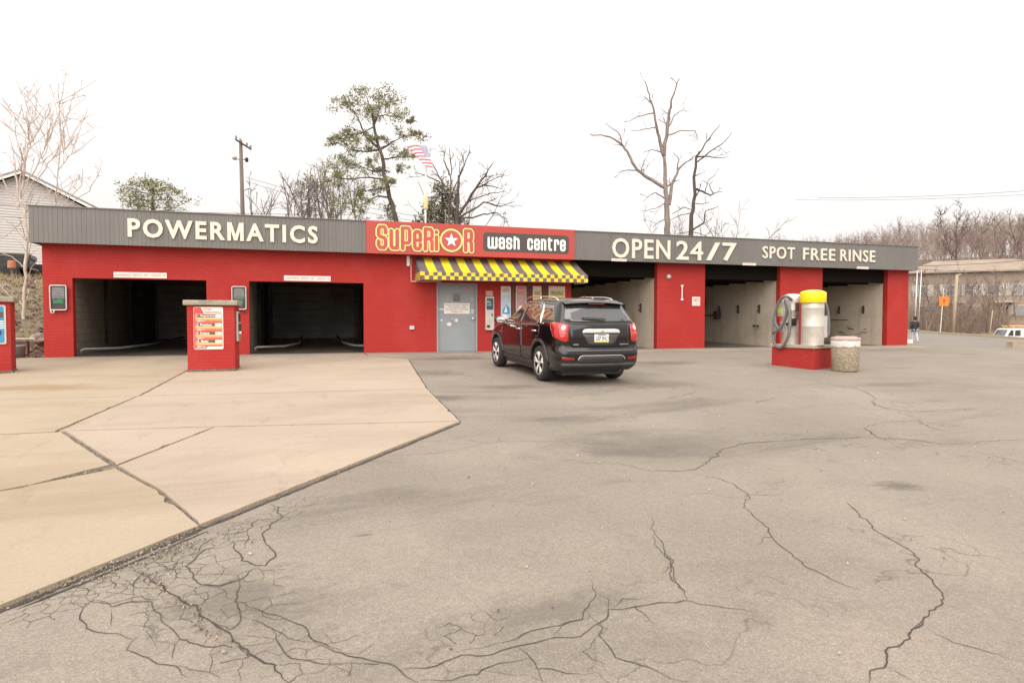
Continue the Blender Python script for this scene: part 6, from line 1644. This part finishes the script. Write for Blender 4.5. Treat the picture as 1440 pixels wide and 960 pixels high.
def litter():
    rng = random.Random(83); mb = MB()
    for i in range(9000):
        x = -.45 - 14 * rng.random() ** 1.3; y = rng.uniform(-.5, 13); z = T(x, y) - .03
        r = rng.uniform(.03, .09); a = rng.uniform(0, 6.28); tz = rng.gauss(0, .03)
        mb.face([(x + r * math.cos(a), y + r * math.sin(a), z + .02 + tz), (x - r * .5 * math.sin(a), y + r * .5 * math.cos(a), z + .03), (x - r * math.cos(a), y - r * math.sin(a), z + .02 - tz), (x + r * .5 * math.sin(a), y - r * .5 * math.cos(a), z + .03)], rng.randrange(4))
    for i in range(900):
        x = -.45 - 12 * rng.random(); y = rng.uniform(8.5, 13); z = T(x, y) - .05
        for k in range(3):
            a = rng.uniform(0, 6.28); mb.face([(x - .01, y, z), (x + .01, y, z), (x + .1 * math.cos(a), y + .1 * math.sin(a), z + rng.uniform(.1, .25))], 4)
    tag(mb.build('leaf_litter', [simple('leaf_tan', (.27, .19, .12), .9), simple('leaf_brown', (.13, .085, .06), .9), simple('leaf_grey', (.24, .2, .165), .9), simple('leaf_rust', (.20, .10, .06), .9), simple('dry_grass', (.34, .28, .12), .9)], local=True), kind='stuff')
litter()
# ---------------------------------------------------------------- things on the left bank
def P_(px, py, d): return Plane(d)(px, py)
pw = MB(); pw.box(-3.9, -.55, 1.0, 1.16, T(-2, 1.1) + .38, T(-2, 1.1) + .42)
pk = pw.build('timber_plank', simple('pale_plank', (.52, .44, .33), .8, var=.15, vscale=8), None, bevel=.006); tag(pk, 'pale timber plank lying at the foot of the leafy bank', 'plank')
pw = MB(); pw.box(-3.9, -.8, 1.2, 1.36, T(-2, 1.2) - .06, T(-2, 1.2) + .30)
pk = pw.build('timber_beam', M['wood'], None, bevel=.012); tag(pk, 'grey weathered beam under the pale plank', 'beam')
bk = thing('bucket', 'dented grey bucket beside the left corner of the building', 'bucket', (-.72, .35, T(-.7, .3) - .03))
bzz = T(-.7, .35) - .03
mb = MB(); mb.lathe([(.15, 0), (.19, .34), (.2, .345), (.2, .36), (.185, .36), (.14, .02), (0, .02)], (-.72, .35, bzz), 24); mb.build('pail', simple('bucket_grey', (.28, .255, .26), .5, var=.2), bk, smooth=True)
mb = MB(); mb.tube([(-.72 + .2 * math.cos(a), .35 + .03, bzz + .33 + .19 * math.sin(a) * -.9) for a in [math.pi * k / 10 for k in range(11)]], .006, 5); mb.build('handle', M['steel'], bk)
def rock(x, y, r, seed, label, sq=.65):
    rng = random.Random(seed); bm = bmesh.new(); bmesh.ops.create_icosphere(bm, subdivisions=3, radius=r)
    ph = [rng.uniform(0, 6.28) for _ in range(9)]
    for v in bm.verts:
        c = v.co.normalized(); k = 1 + .16 * math.sin(3 * c.x + ph[0]) + .13 * math.sin(4 * c.y + ph[1]) + .10 * math.sin(5 * c.z + ph[2] + 3 * c.x) + .05 * math.sin(11 * c.x + ph[3] + 7 * c.y)
        v.co = Vector((v.co.x * k * 1.3, v.co.y * k, v.co.z * k * sq))
    me = bpy.data.meshes.new('rock'); bm.to_mesh(me); bm.free(); me.materials.append(bpy.data.materials.get('field_stone') or simple('field_stone', (.27, .24, .205), .9, var=.25, vscale=7, bmp=.4))
    o = bpy.data.objects.new('rock', me); COL.objects.link(o); o.location = (x, y, T(x, y) + r * sq * .35); o.rotation_euler = (0, 0, seed)
    tag(o, label, 'rock', 'rocks at the foot of the bank')
rock(-1.25, -.15, .34, 1, 'largest pale rock, left of the grey bucket')
rock(-.75, -.35, .20, 2, 'small rock in front of the grey bucket')
rock(-1.9, .15, .28, 3, 'rock partly behind the blue panel kiosk')
rock(-1.0, 2.6, .22, 4, 'rock up on the leafy bank near the birch')
# vehicles on the bank top
def plain_wheel(par, x, y, z, r, w, axis='x'):
    mb = MB(); mb.lathe([(r * .6, -w / 2), (r * .92, -w / 2), (r, -w * .3), (r, w * .3), (r * .92, w / 2), (r * .6, w / 2)], (x, y, z), 24, axis); wo = mb.build('wheel', M['tyre'], par, local=True, smooth=True)
    mb = MB(); mb.lathe([(r * .6, -w * .45), (r * .6, w * .42), (r * .5, w * .35), (r * .2, w * .45), (0, w * .46)] if w > 0 else [], (x, y, z), 20, axis)
    mb.lathe([(r * .6, -w * .42), (r * .5, -w * .35), (r * .2, -w * .45), (0, -w * .46)], (x, y, z), 20, axis); mb.build('rim', M['alu'], wo, local=True, smooth=True)
q = P_(5, 394, 27)
pk = thing('pickup_truck', 'dark pickup truck on the bank top, its rear at the left picture edge', 'truck', (q.x - 1.2, q.y + .6, T(q.x, q.y)), (0, 0, R(12)))
mb = MB(); mb.prism([(-3.9, -.88), (1.95, -.88), (1.95, .88), (-3.9, .88)], .48, .92); bd = mb.build('chassis', M['black_plastic'], pk, local=True, bevel=.05)
mb = MB(); mb.box(-.6, 2.0, -.90, -.84, .92, 1.12); mb.box(-.6, 2.0, .84, .90, .92, 1.12); mb.box(1.93, 2.0, -.84, .84, .92, 1.12); mb.build('cargo_bed', simple('truck_dark', (.03, .026, .026), .4, var=.2), pk, local=True, bevel=.02)
mb = MB(); mb.slabxz([(-2.5, .921), (-.65, .921), (-.75, 1.62), (-1.0, 1.70), (-1.9, 1.70), (-2.35, 1.2)], -.86, .86); cb_ = mb.build('cab', bpy.data.materials['truck_dark'], pk, local=True, bevel=.06)
for s in (-1, 1):
    mb = MB(); mb.slabxz([(-2.2, 1.2), (-.85, 1.2), (-.92, 1.58), (-1.85, 1.58)], s * .865, s * .87); mb.build('window', M['glass_dark'], cb_, local=True)
mb = MB(); mb.box(-4.0, -2.5, -.88, .88, .921, 1.12); mb.build('hood', bpy.data.materials['truck_dark'], pk, local=True, bevel=.08)
for yy in (-.8, .8):
    plain_wheel(pk, 1.25, yy, .36, .36, .24, 'y'); plain_wheel(pk, -3.0, yy, .36, .36, .24, 'y')
q = P_(50, 392, 30)
tl = thing('utility_trailer', 'dark low utility trailer on the bank top behind the birch', 'trailer', (q.x, q.y, T(q.x, q.y)), (0, 0, R(10)))
mb = MB(); mb.box(-.95, .95, -.7, .7, .42, .5); mb.build('deck', M['wood'], tl, local=True, bevel=.01)
for n_, (a, b_, c_, d_) in enumerate(((-.95, .95, -.72, -.66), (-.95, .95, .66, .72), (-.95, -.9, -.65, .65), (.9, .95, -.65, .65))):
    mb = MB(); mb.box(a, b_, c_, d_, .501, .86); mb.build('side_board', bpy.data.materials['truck_dark'], tl, local=True, bevel=.008)
for yy in (-.82, .82): plain_wheel(tl, 0, yy, .3, .3, .16, 'y')
mb = MB(); mb.tube([(-.95, 0, .46), (-1.7, 0, .42)], .04, 6); mb.build('drawbar', M['rubber_dark'], tl, local=True)
q = P_(17, 397, 25)
mk = thing('marker_post', 'short orange marker post on the bank before the dark pickup', 'marker', (q.x, q.y, T(q.x, q.y)))
zq = T(q.x, q.y)
mb = MB(); mb.tube([(q.x, q.y, zq - .1), (q.x, q.y, zq + .35)], .04, 8); mb.build('post', M['wood'], mk)
mb = MB(); mb.lathe([(.13, .30), (.14, .34), (.13, .58), (.08, .60), (0, .60)], (q.x, q.y, zq), 14); mb.build('marker_head', simple('faded_orange', (.45, .17, .08), .7), mk)
# grey gabled house on the bank
def facing_house():
    d = 40; ap, rt_, lf = P_(30, 243, d), P_(140, 303, d), P_(-50, 283, d)
    o = Vector((ap.x, ap.y, 0)); gz_ = T(ap.x, ap.y)
    t = thing('gabled_house', 'grey clapboard house with low gable behind the birches', 'house', (o.x, o.y, gz_), (0, 0, -YAW + R(33)))
    za, xr, zr, xl = ap.z - gz_, 5.3, rt_.z - gz_, -4.6; zl = za - (za - zr) * (-xl) / xr
    clap = simple('grey_clapboard', (.55, .52, .50), .7, var=.06, vscale=1)  # siding paled, haze put into its colour
    wl_ = MB(); wl_.slabxz([(xl + .35, -.4), (xr - .35, -.4), (xr - .35, zr - .05), (0, za - .12), (xl + .35, zl - .05)], 0.03, 9); w_ = wl_.build('wall', clap, t, local=True)
    n = int(za / .17); bd_ = MB()
    for i in range(n):
        z = .17 * i; top = z + .16
        fr = lambda zz_: (xr - .36 if zz_ < zr - .1 else (xr - .36) * max(0, (za - .15 - zz_) / (za - zr)), xl + .36 if zz_ < zl - .1 else (xl + .36) * max(0, (za - .15 - zz_) / (za - zl)))
        a, b_ = fr(top)
        if a - b_ > .2: bd_.face([(b_, -.005, z), (a, -.005, z), (a, .025, top), (b_, .025, top)]); bd_.face([(b_, .028, z), (a, .028, z), (a, -.005, z), (b_, -.005, z)])
    bd_.build('clapboard', clap, w_, local=True)['kind'] = 'stuff'
    rf = MB(); th = .16
    rf.slabxz([(0, za), (xr + .2, zr - .06), (xr + .2, zr - .06 + th), (0, za + th)], -.45, 9.4); rf.slabxz([(xl - .2, zl - .06), (0, za), (0, za + th), (xl - .2, zl - .06 + th)], -.45, 9.4)
    rf.build('roof', simple('dark_shingle', (.26, .24, .23), .85, var=.2), t, local=True)
    fb = MB(); fb.slabxz([(0, za - .14), (xr + .2, zr - .22), (xr + .2, zr - .06), (0, za)], -.50, -.455); fb.slabxz([(xl - .2, zl - .22), (0, za - .14), (0, za), (xl - .2, zl - .06)], -.50, -.455); fb.build('bargeboard', M['white'], t, local=True)
    for x, z, w2, h in ((1.9, 4.2, .45, .65), (-1.8, 4.2, .45, .65), (1.9, 1.6, .45, .65), (-2.0, 1.6, .45, .65)):
        f = MB(); f.box(x - w2 - .1, x + w2 + .1, -.06, -.01, z - h - .1, z + h + .1); fo_ = f.build('window', M['white'], t, local=True)
        f = MB(); f.box(x - w2, x + w2, -.066, -.0605, z - h, z - .03); f.box(x - w2, x + w2, -.066, -.0605, z + .03, z + h); f.build('pane', M['glass_dark'], fo_, local=True)
facing_house()
# ---------------------------------------------------------------- utility pole, wires
def pole(label, px, py_top, d, r=.15, arm=True):
    q = P_(px, py_top, d); z0 = T(q.x, q.y)
    t = thing('utility_pole', label, 'utility pole', (q.x, q.y, z0))
    mb = MB(); mb.tube([(q.x, q.y, z0 - .3), (q.x - .05, q.y, lerp(z0, q.z, .5)), (q.x - .12, q.y, q.z)], [r * 1.1, r, r * .8], 10); mb.build('shaft', M['wood'], t, smooth=True)
    k = d / 890
    a = P_(331, 196, d - 1.1); b_ = P_(353, 210, d + 1.3)
    ca = MB(); ca.tube([a, b_], .075, 4); ca.build('crossarm', M['wood'], t)
    for f in (.04, .3, .72, .97):
        p = a.lerp(b_, f); mb = MB(); mb.lathe([(.05, .06), (.05, .1), (.085, .13), (.06, .2), (.09, .23), (.05, .3), (0, .31)], p, 10); mb.build('insulator', M['print_grey'], t, smooth=True)
    p = P_(330, 223, d - .6); mb = MB(); mb.lathe([(.06, -.1), (.16, -.06), (.17, .1), (.08, .16), (0, .17)], p, 12); mb.tube([p, P_(338, 225, d)], .03, 5); mb.build('lamp_head', M['print_grey'], t, smooth=True)
    p = P_(347, 225, d + .4); mb = MB(); mb.lathe([(.1, -.14), (.12, .1), (.04, .18), (0, .19)], p, 12); mb.tube([p, P_(341, 224, d)], .03, 5); mb.build('cutout', M['rubber_dark'], t, smooth=True)
    pts = [P_(344 + 11 * f, 268 - 10 * f + 10 * f * f, d + f) for f in (0, .4, .7, 1)]; mb = MB(); mb.tube(pts, .03, 4); mb.build('jumper_cable', M['rubber_dark'], t)
    return t
pole('brown wooden utility pole with slanted crossarm behind the left tunnel roof', 341, 198, 45)
def wire(label, ends, sag, r=.012, group='overhead wires'):
    a, b_ = Vector(ends[0]), Vector(ends[1]); mb = MB(); n = 18
    mb.tube([a.lerp(b_, i / n) - Vector((0, 0, sag * 4 * (i / n) * (1 - i / n))) for i in range(n + 1)], r, 4)
    tag(mb.build('overhead_wire', M['rubber_dark'], None), label, 'wire', group)
wire('upper wire running from the utility pole towards the pine', (P_(345, 249, 45), P_(640, 312, 40)), .3)
wire('lower wire running from the utility pole towards the pine', (P_(345, 255, 45), P_(660, 322, 40)), .35)
wire('long wire crossing low behind the left fascia from the house', (P_(-20, 287, 38), P_(500, 302, 43)), .15)
wire('wire crossing the grey house just above the pickup truck', (P_(-20, 303, 37), P_(120, 308, 37)), .05)
wire('top wire high in the sky at the right', (P_(1150, 278, 60), P_(1500, 264, 50)), .25, .014)
wire('second wire high in the sky at the right', (P_(1120, 281, 62), P_(1500, 270, 51)), .25, .012)
wire('pale cable strung before the flats from the fascia end', (P_(1285, 374, 60), P_(1500, 360, 60)), .2, .022)
wire('thin dark cable strung lower before the flats', (P_(1285, 378, 64), P_(1500, 380, 62)), .2, .018)
# ---------------------------------------------------------------- across the street
def street_pole(label, px0, py0, px1, py1, d, r, mat, arms=()):
    a, b_ = P_(px0, py0, d), P_(px1, py1, d); z0 = T(a.x, a.y)
    t = thing('street_pole', label, 'pole', (a.x, a.y, z0), group='poles across the street')
    mb = MB(); mb.tube([(a.x, a.y, z0 - .2), b_], [r, r * .85], 8); mb.build('shaft', mat, t, smooth=True)
    for (x0, y0, x1, y1) in arms: mb = MB(); mb.tube([P_(x0, y0, d), P_(x1, y1, d)], r * .45, 6); mb.build('arm', mat, t)
street_pole('pale wooden pole with short top arm, right of the orange sign', 1340, 466, 1346, 386, 70, .17, M['pole_wood'], ((1346, 387, 1351, 385.5),))
street_pole('thin grey pole just right of the last red pillar', 1286, 462, 1290, 380, 66, .06, M['alu'])
street_pole('thin grey pole second from the last red pillar', 1291, 462, 1296, 380, 66, .05, M['alu'])
street_pole('slanting bare stake before the right end of the flats', 1391, 473, 1396, 436, 60, .05, M['pole_wood'])
a = P_(1322, 466, 69); b_ = P_(1327, 405, 69); z0 = T(a.x, a.y)
rs = thing('road_sign', 'square orange warning sign on a grey post across the street', 'road sign', (a.x, a.y, z0))
mb = MB(); mb.tube([(a.x, a.y, z0 - .2), b_], .05, 6); mb.build('post', M['alu'], rs)
c = P_(1327.5, 423.5, 68.85); mb = MB()
rr_ = Vector((fw.y, -fw.x, 0)).normalized(); bd_ = []
h = .50
mb.add([c + rr_ * x + Vector((0, 0, z)) + FV * y for y in (0, .03) for x, z in ((-h, -h), (h, -h), (h, h), (-h, h))], [(0, 1, 2, 3), (7, 6, 5, 4), (0, 4, 5, 1), (1, 5, 6, 2), (2, 6, 7, 3), (3, 7, 4, 0)]); mb.build('sign_plate', M['orange'], rs)
mb = MB(); ar = [(-.06, -.3), (.06, -.3), (.06, .05), (.18, .05), (0, .3), (-.18, .05), (-.06, .05)]; mb.face([c + rr_ * x * .8 + Vector((0, 0, z * .8)) - FV * .01 for x, z in ar]); mb.build('sign_print', simple('sign_dark_red', (.20, .035, .01), .6), rs)
# the flats
def flats():
    a, b_ = P_(1270, 384, 92), P_(1500, 384, 84); u = (Vector((b_.x, b_.y, 0)) - Vector((a.x, a.y, 0))); L = u.length; u.normalize()
    g = .6; t = thing('apartment_block', 'two storey beige block of flats with brown hip roof across the street', 'apartment building', (a.x, a.y, g), (0, 0, math.atan2(u.y, u.x)))
    he = a.z - g; k = 92 / 890
    st = simple('beige_stucco', (.29, .225, .175), .85, var=.12, vscale=.3); rfm = simple('tan_shingle', (.30, .235, .19), .9, var=.15, vscale=.5)
    sh_ = simple('shutter_pale', (.42, .37, .33), .7, var=.1)
    mb = MB(); mb.box(0, L, .02, 11, -.5, he); mb.build('wall', st, t, local=True)
    mb = MB(); o_ = .6; rh = 2.0
    v = [(-o_, -o_, he), (L + o_, -o_, he), (L + o_, 11.6, he), (-o_, 11.6, he), (4.5, 5.5, he + rh), (L - 4.5, 5.5, he + rh)]
    mb.add(v, [(0, 1, 5, 4), (1, 2, 5), (2, 3, 4, 5), (3, 0, 4), (3, 2, 1, 0)]); mb.build('roof', rfm, t, local=True)
    mb = MB(); mb.box(-o_ - .02, L + o_ + .02, -o_ - .03, -o_ - .001, he - .16, he + .05); mb.build('gutter', rfm, t, local=True)
    def fx(px): return (px - 1270) / 230 * L
    for px, z in ((1342, 4.75), (1368, 4.75), (1401, 4.75), (1368, 1.85), (1436, 4.75), (1440, 1.85), (1300, 4.75), (1300, 1.85)):
        x = fx(px); f = MB(); f.box(x - .62, x + .62, -.06, .019, z - .8, z + .8); w_ = f.build('window', sh_, t, local=True)
        f = MB(); f.box(x - .5, x + .5, -.066, -.0605, z - .68, z - .03); f.box(x - .5, x + .5, -.066, -.0605, z + .03, z + .68); f.build('pane', M['glass_dark'], w_, local=True)
        for s in (-1, 1): f = MB(); f.box(x + s * 1.0 - .32, x + s * 1.0 + .32, -.05, .019, z - .8, z + .8); f.build('shutter', sh_, t, local=True)
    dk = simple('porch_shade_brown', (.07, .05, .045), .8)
    for p0, p1 in ((1327, 1358), (1403, 1428)):
        x0, x1 = fx(p0), fx(p1)
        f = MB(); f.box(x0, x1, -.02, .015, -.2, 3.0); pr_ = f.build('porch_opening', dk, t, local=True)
        f = MB(); f.box(x0 - .2, x1 + .2, -1.5, -.025, 2.95, 3.15); f.box(x0 - .2, x1 + .2, -1.5, -.025, .2, .42); f.build('porch_slab', sh_, pr_, local=True)
        for x in (x0, (x0 + x1) / 2, x1): f = MB(); f.box(x - .07, x + .07, -1.48, -1.34, .421, 2.949); f.build('porch_post', M['wood'], pr_, local=True)
        f = MB(); f.box(x0, x1, -1.46, -1.40, 1.25, 1.33)
        for i in range(14): xx = lerp(x0 + .1, x1 - .1, i / 13); f.box(xx - .02, xx + .02, -1.44, -1.41, .421, 1.249)
        f.build('railing', M['wood'], pr_, local=True)
flats()
# white van on the lower street
q = P_(1436, 475, 64); vz_ = T(q.x, q.y)
vroof = P_(1430, 461.5, 64).z
van = thing('work_van', 'white work van with roof rack on the lower street at the right edge', 'van', (q.x, q.y, vroof - 2.0), (0, 0, -YAW - R(4)))
vw = simple('van_white', (.78, .77, .75), .3, var=.03, coat=.4)
mb = MB(); mb.slabxz([(-2.5, .35), (2.6, .35), (2.6, 1.9), (2.5, 2.0), (-1.55, 2.0), (-1.75, 1.92), (-2.15, 1.22), (-2.5, 1.05)], -.95, .95); vb_ = mb.build('body', vw, van, local=True, bevel=.08)
for s, y in ((-1, -.956), (1, .956)):
    for a, b_, sl in ((-1.95, -1.40, .30), (-1.28, -.72, .05)):
        mb = MB(); mb.slabxz([(a, 1.25), (b_, 1.25), (b_, 1.82), (a + sl, 1.82)], min(y, y - s * .01), max(y, y - s * .01)); mb.build('window', M['glass_dark'], van, local=True)
mb = MB(); mb.add([(-2.16, -.8, 1.26), (-2.16, .8, 1.26), (-1.80, .76, 1.86), (-1.80, -.76, 1.86)], [(0, 1, 2, 3)]); mb.build('windscreen', M['glass_dark'], van, local=True)
for x in (-1.6, 1.7):
    for y in (-.85, .85): plain_wheel(van, x, y, .36, .36, .22, 'y')
mb = MB()
for y in (-.6, 0, .6): mb.tube([(-1.5, y, 2.22), (2.4, y, 2.22)], .04, 6)
for x in (-1.2, .4, 2.0): mb.tube([(x, -.7, 2.0), (x, -.7, 2.17), (x, .7, 2.17), (x, .7, 2.0)], .03, 6)
mb.build('roof_rack', simple('rack_yellow', (.62, .42, .12), .6), van, local=True)
mb = MB(); mb.box(-1.4, 2.2, -.25, .05, 2.25, 2.33); mb.build('ladder', simple('ladder_orange', (.55, .22, .12), .6), van, local=True)
# low concrete blocks at the lot's right edge
a = P_(1424, 490.5, 35); zc = min(T(a.x, a.y) - .12, a.z)
cbk = thing('concrete_barrier', 'low tan concrete barrier at the right picture edge', 'barrier', (a.x, a.y, zc), (0, 0, -YAW))
mb = MB(); mb.slabxz(rrect(0, 1.9, .0, .44, .03, 2), 0, .45); mb.build('block', simple('tan_concrete', (.34, .28, .19), .9, var=.15, vscale=4, bmp=.2), cbk, local=True)
mb = MB(); mb.slabxz(rrect(1.93, 3.9, .0, .44, .03, 2), 0, .45); mb.build('block', bpy.data.materials['tan_concrete'], cbk, local=True)
# low white kerb piece beyond the last pillar
a = P_(1268, 476, 42); zc = T(a.x, a.y)
wb = MB(); wb.box(a.x - 2.2, a.x + 1.0, a.y, a.y + .35, zc - .05, zc + .22)
tag(wb.build('parking_kerb', M['plate_white'], None, bevel=.03), 'low white parking kerb behind the walking person', 'kerb')

# ---------------------------------------------------------------- person walking away beyond the last pillar
def skinmesh(name, joints, edges, mat, parent, sub=2):
    me = bpy.data.meshes.new(name); me.from_pydata([j[:3] for j in joints], edges, []); o = bpy.data.objects.new(name, me); COL.objects.link(o)
    o.modifiers.new('skin', 'SKIN'); m2 = o.modifiers.new('sub', 'SUBSURF'); m2.levels = sub; m2.render_levels = sub
    for i, v in enumerate(me.skin_vertices[0].data): r = joints[i][3]; v.radius = r if isinstance(r, tuple) else (r, r); v.use_root = (i == 0)
    dg = bpy.context.evaluated_depsgraph_get(); dg.update(); nm_ = bpy.data.meshes.new_from_object(o.evaluated_get(dg))
    o.modifiers.clear(); o.data = nm_; nm_.materials.clear(); nm_.materials.append(mat)
    nm_.polygons.foreach_set('use_smooth', [True] * len(nm_.polygons)); o.parent = parent; return o
a = P_(1286, 481, 44); pz_ = T(a.x, a.y) + .008
PR = thing('person', 'person in black padded jacket and light jeans walking beyond the last pillar', 'person', (a.x, a.y, pz_), (0, 0, -YAW - R(10)))
# +y is the way the person walks; joints: (x, y, z, radius)
bj = [(0, 0, .95, (.15, .11)), (0, .01, 1.15, (.14, .10)), (0, .02, 1.36, (.17, .11)), (0, .02, 1.47, (.07, .065)), (0, .03, 1.54, (.058, .06)), (0, .045, 1.60, (.075, .09)), (0, .045, 1.68, (.078, .095)), (0, .04, 1.745, (.05, .06)),
      (-.19, .01, 1.40, .055), (-.25, -.06, 1.14, .045), (-.24, .04, .93, .035), (-.235, .08, .85, (.02, .04)), (.19, .01, 1.40, .055), (.25, .08, 1.14, .045), (.22, .22, .97, .035), (.21, .28, .91, (.02, .04)),
      (-.09, .0, .88, .085), (-.10, .12, .50, .06), (-.10, .10, .10, .04), (-.10, .20, .035, .035), (.09, 0, .88, .085), (.10, -.06, .50, .06), (.10, -.26, .14, .04), (.10, -.22, .035, .03)]
fing = []
for hx, hy, hz, s in ((-.235, .08, .85, -1), (.21, .28, .91, 1)):
    pass
be = [(0, 1), (1, 2), (2, 3), (3, 4), (4, 5), (5, 6), (6, 7), (2, 8), (8, 9), (9, 10), (10, 11), (2, 12), (12, 13), (13, 14), (14, 15), (0, 16), (16, 17), (17, 18), (18, 19), (0, 20), (20, 21), (21, 22), (22, 23)]
for hi, dv in ((11, (0, .01, -.09)), (15, (0, .05, -.075))):
    x, y, z, _ = bj[hi]
    for k, l in ((-.028, .85), (-.010, 1.0), (.010, .95), (.028, .75)):
        bj.append((x, y + k, z - .02, .011)); be.append((hi, len(bj) - 1)); bj.append((x, y + k + dv[1] * l, z + dv[2] * l, .008)); be.append((len(bj) - 2, len(bj) - 1))
    bj.append((x + (.02 if x < 0 else -.02), y + .045, z - .03, .010)); be.append((hi, len(bj) - 1))
skinmesh('body', bj, be, M['skin'], PR)
jj = [(0, 0, .93, (.19, .14)), (0, .01, 1.15, (.185, .14)), (0, .02, 1.36, (.205, .14)), (0, .02, 1.47, (.10, .095)), (-.20, .01, 1.39, .085), (-.265, -.06, 1.14, .075), (-.25, .03, .95, .058), (.20, .01, 1.39, .085), (.265, .08, 1.14, .075), (.23, .20, .99, .058), (0, -.01, .84, (.19, .14))]
jk = skinmesh('jacket', jj, [(0, 1), (1, 2), (2, 3), (2, 4), (4, 5), (5, 6), (2, 7), (7, 8), (8, 9), (0, 10)], M['jacket'], PR)
mb = MB(); mb.tube([(.185 * math.cos(t), -.005 + .135 * math.sin(t), 1.02) for t in [2 * math.pi * k / 20 for k in range(20)]], .012, 6, closed=True); mb.build('waist_seam', simple('jacket_seam', (.05, .05, .055), .7), jk, local=True)
lj = [(0, 0, .92, (.155, .12)), (-.09, .0, .84, .10), (-.10, .12, .50, .082), (-.10, .09, .09, .072), (.09, 0, .84, .10), (.10, -.06, .50, .082), (.10, -.25, .16, .07)]
skinmesh('jeans', lj, [(0, 1), (1, 2), (2, 3), (0, 4), (4, 5), (5, 6)], M['jeans'], PR)
hj = [(0, .02, 1.68, (.098, .112)), (0, .015, 1.735, (.085, .09)), (0, -.03, 1.60, (.085, .07)), (0, -.02, 1.53, (.06, .045))]
skinmesh('hair', hj, [(0, 1), (0, 2), (2, 3)], M['hair'], PR)
for s in (-1, 1):
    for k in (0,):
        mb = MB(); bm = bmesh.new(); bmesh.ops.create_uvsphere(bm, u_segments=10, v_segments=6, radius=.022)
        for v in bm.verts: mb.v.append((s * .083 + v.co.x * .5, .05 + v.co.y, 1.63 + v.co.z * 1.4))
        for f in bm.faces: mb.f.append(tuple(v.index for v in f.verts)); mb.m.append(0)
        bm.free(); mb.build('ear', M['skin'], PR, local=True, smooth=True)
mb = MB()
for s in (-1, 1): mb.lathe([(0, -.006), (.011, 0), (0, .006)], (s * .032, .142, 1.645), 8, 'y')
mb.build('eyes', M['hair'], PR, local=True)
mb = MB(); mb.face([(0, .168, 1.60), (-.016, .140, 1.595), (0, .142, 1.645)]); mb.face([(0, .168, 1.60), (0, .142, 1.645), (.016, .140, 1.595)]); mb.face([(-.016, .14, 1.595), (0, .168, 1.60), (.016, .14, 1.595)]); mb.build('nose', M['skin'], PR, local=True)
mb = MB(); mb.box(-.024, .024, .13, .142, 1.566, 1.576); mb.build('mouth', simple('lips', (.35, .16, .14), .6), PR, local=True)
for (x, y, z, pitch) in ((-.10, .13, 0, 0), (.10, -.24, .03, -.35)):
    bm = bmesh.new(); bmesh.ops.create_uvsphere(bm, u_segments=16, v_segments=10, radius=1)
    mb = MB()
    for v in bm.verts:
        c_ = v.co; yy = c_.y * .14 + .02; zz_ = max(-.02, c_.z * (.055 if c_.y < .2 else .042)) + .03
        yr_, zr_ = yy * math.cos(pitch) - zz_ * math.sin(pitch), yy * math.sin(pitch) + zz_ * math.cos(pitch)
        mb.v.append((x + c_.x * .05, y + yr_, z + zr_ - .008 + (.05 if pitch else 0)))
    for f in bm.faces: mb.f.append(tuple(v.index for v in f.verts)); mb.m.append(0)
    bm.free(); mb.build('shoe', M['white'], PR, local=True, smooth=True)
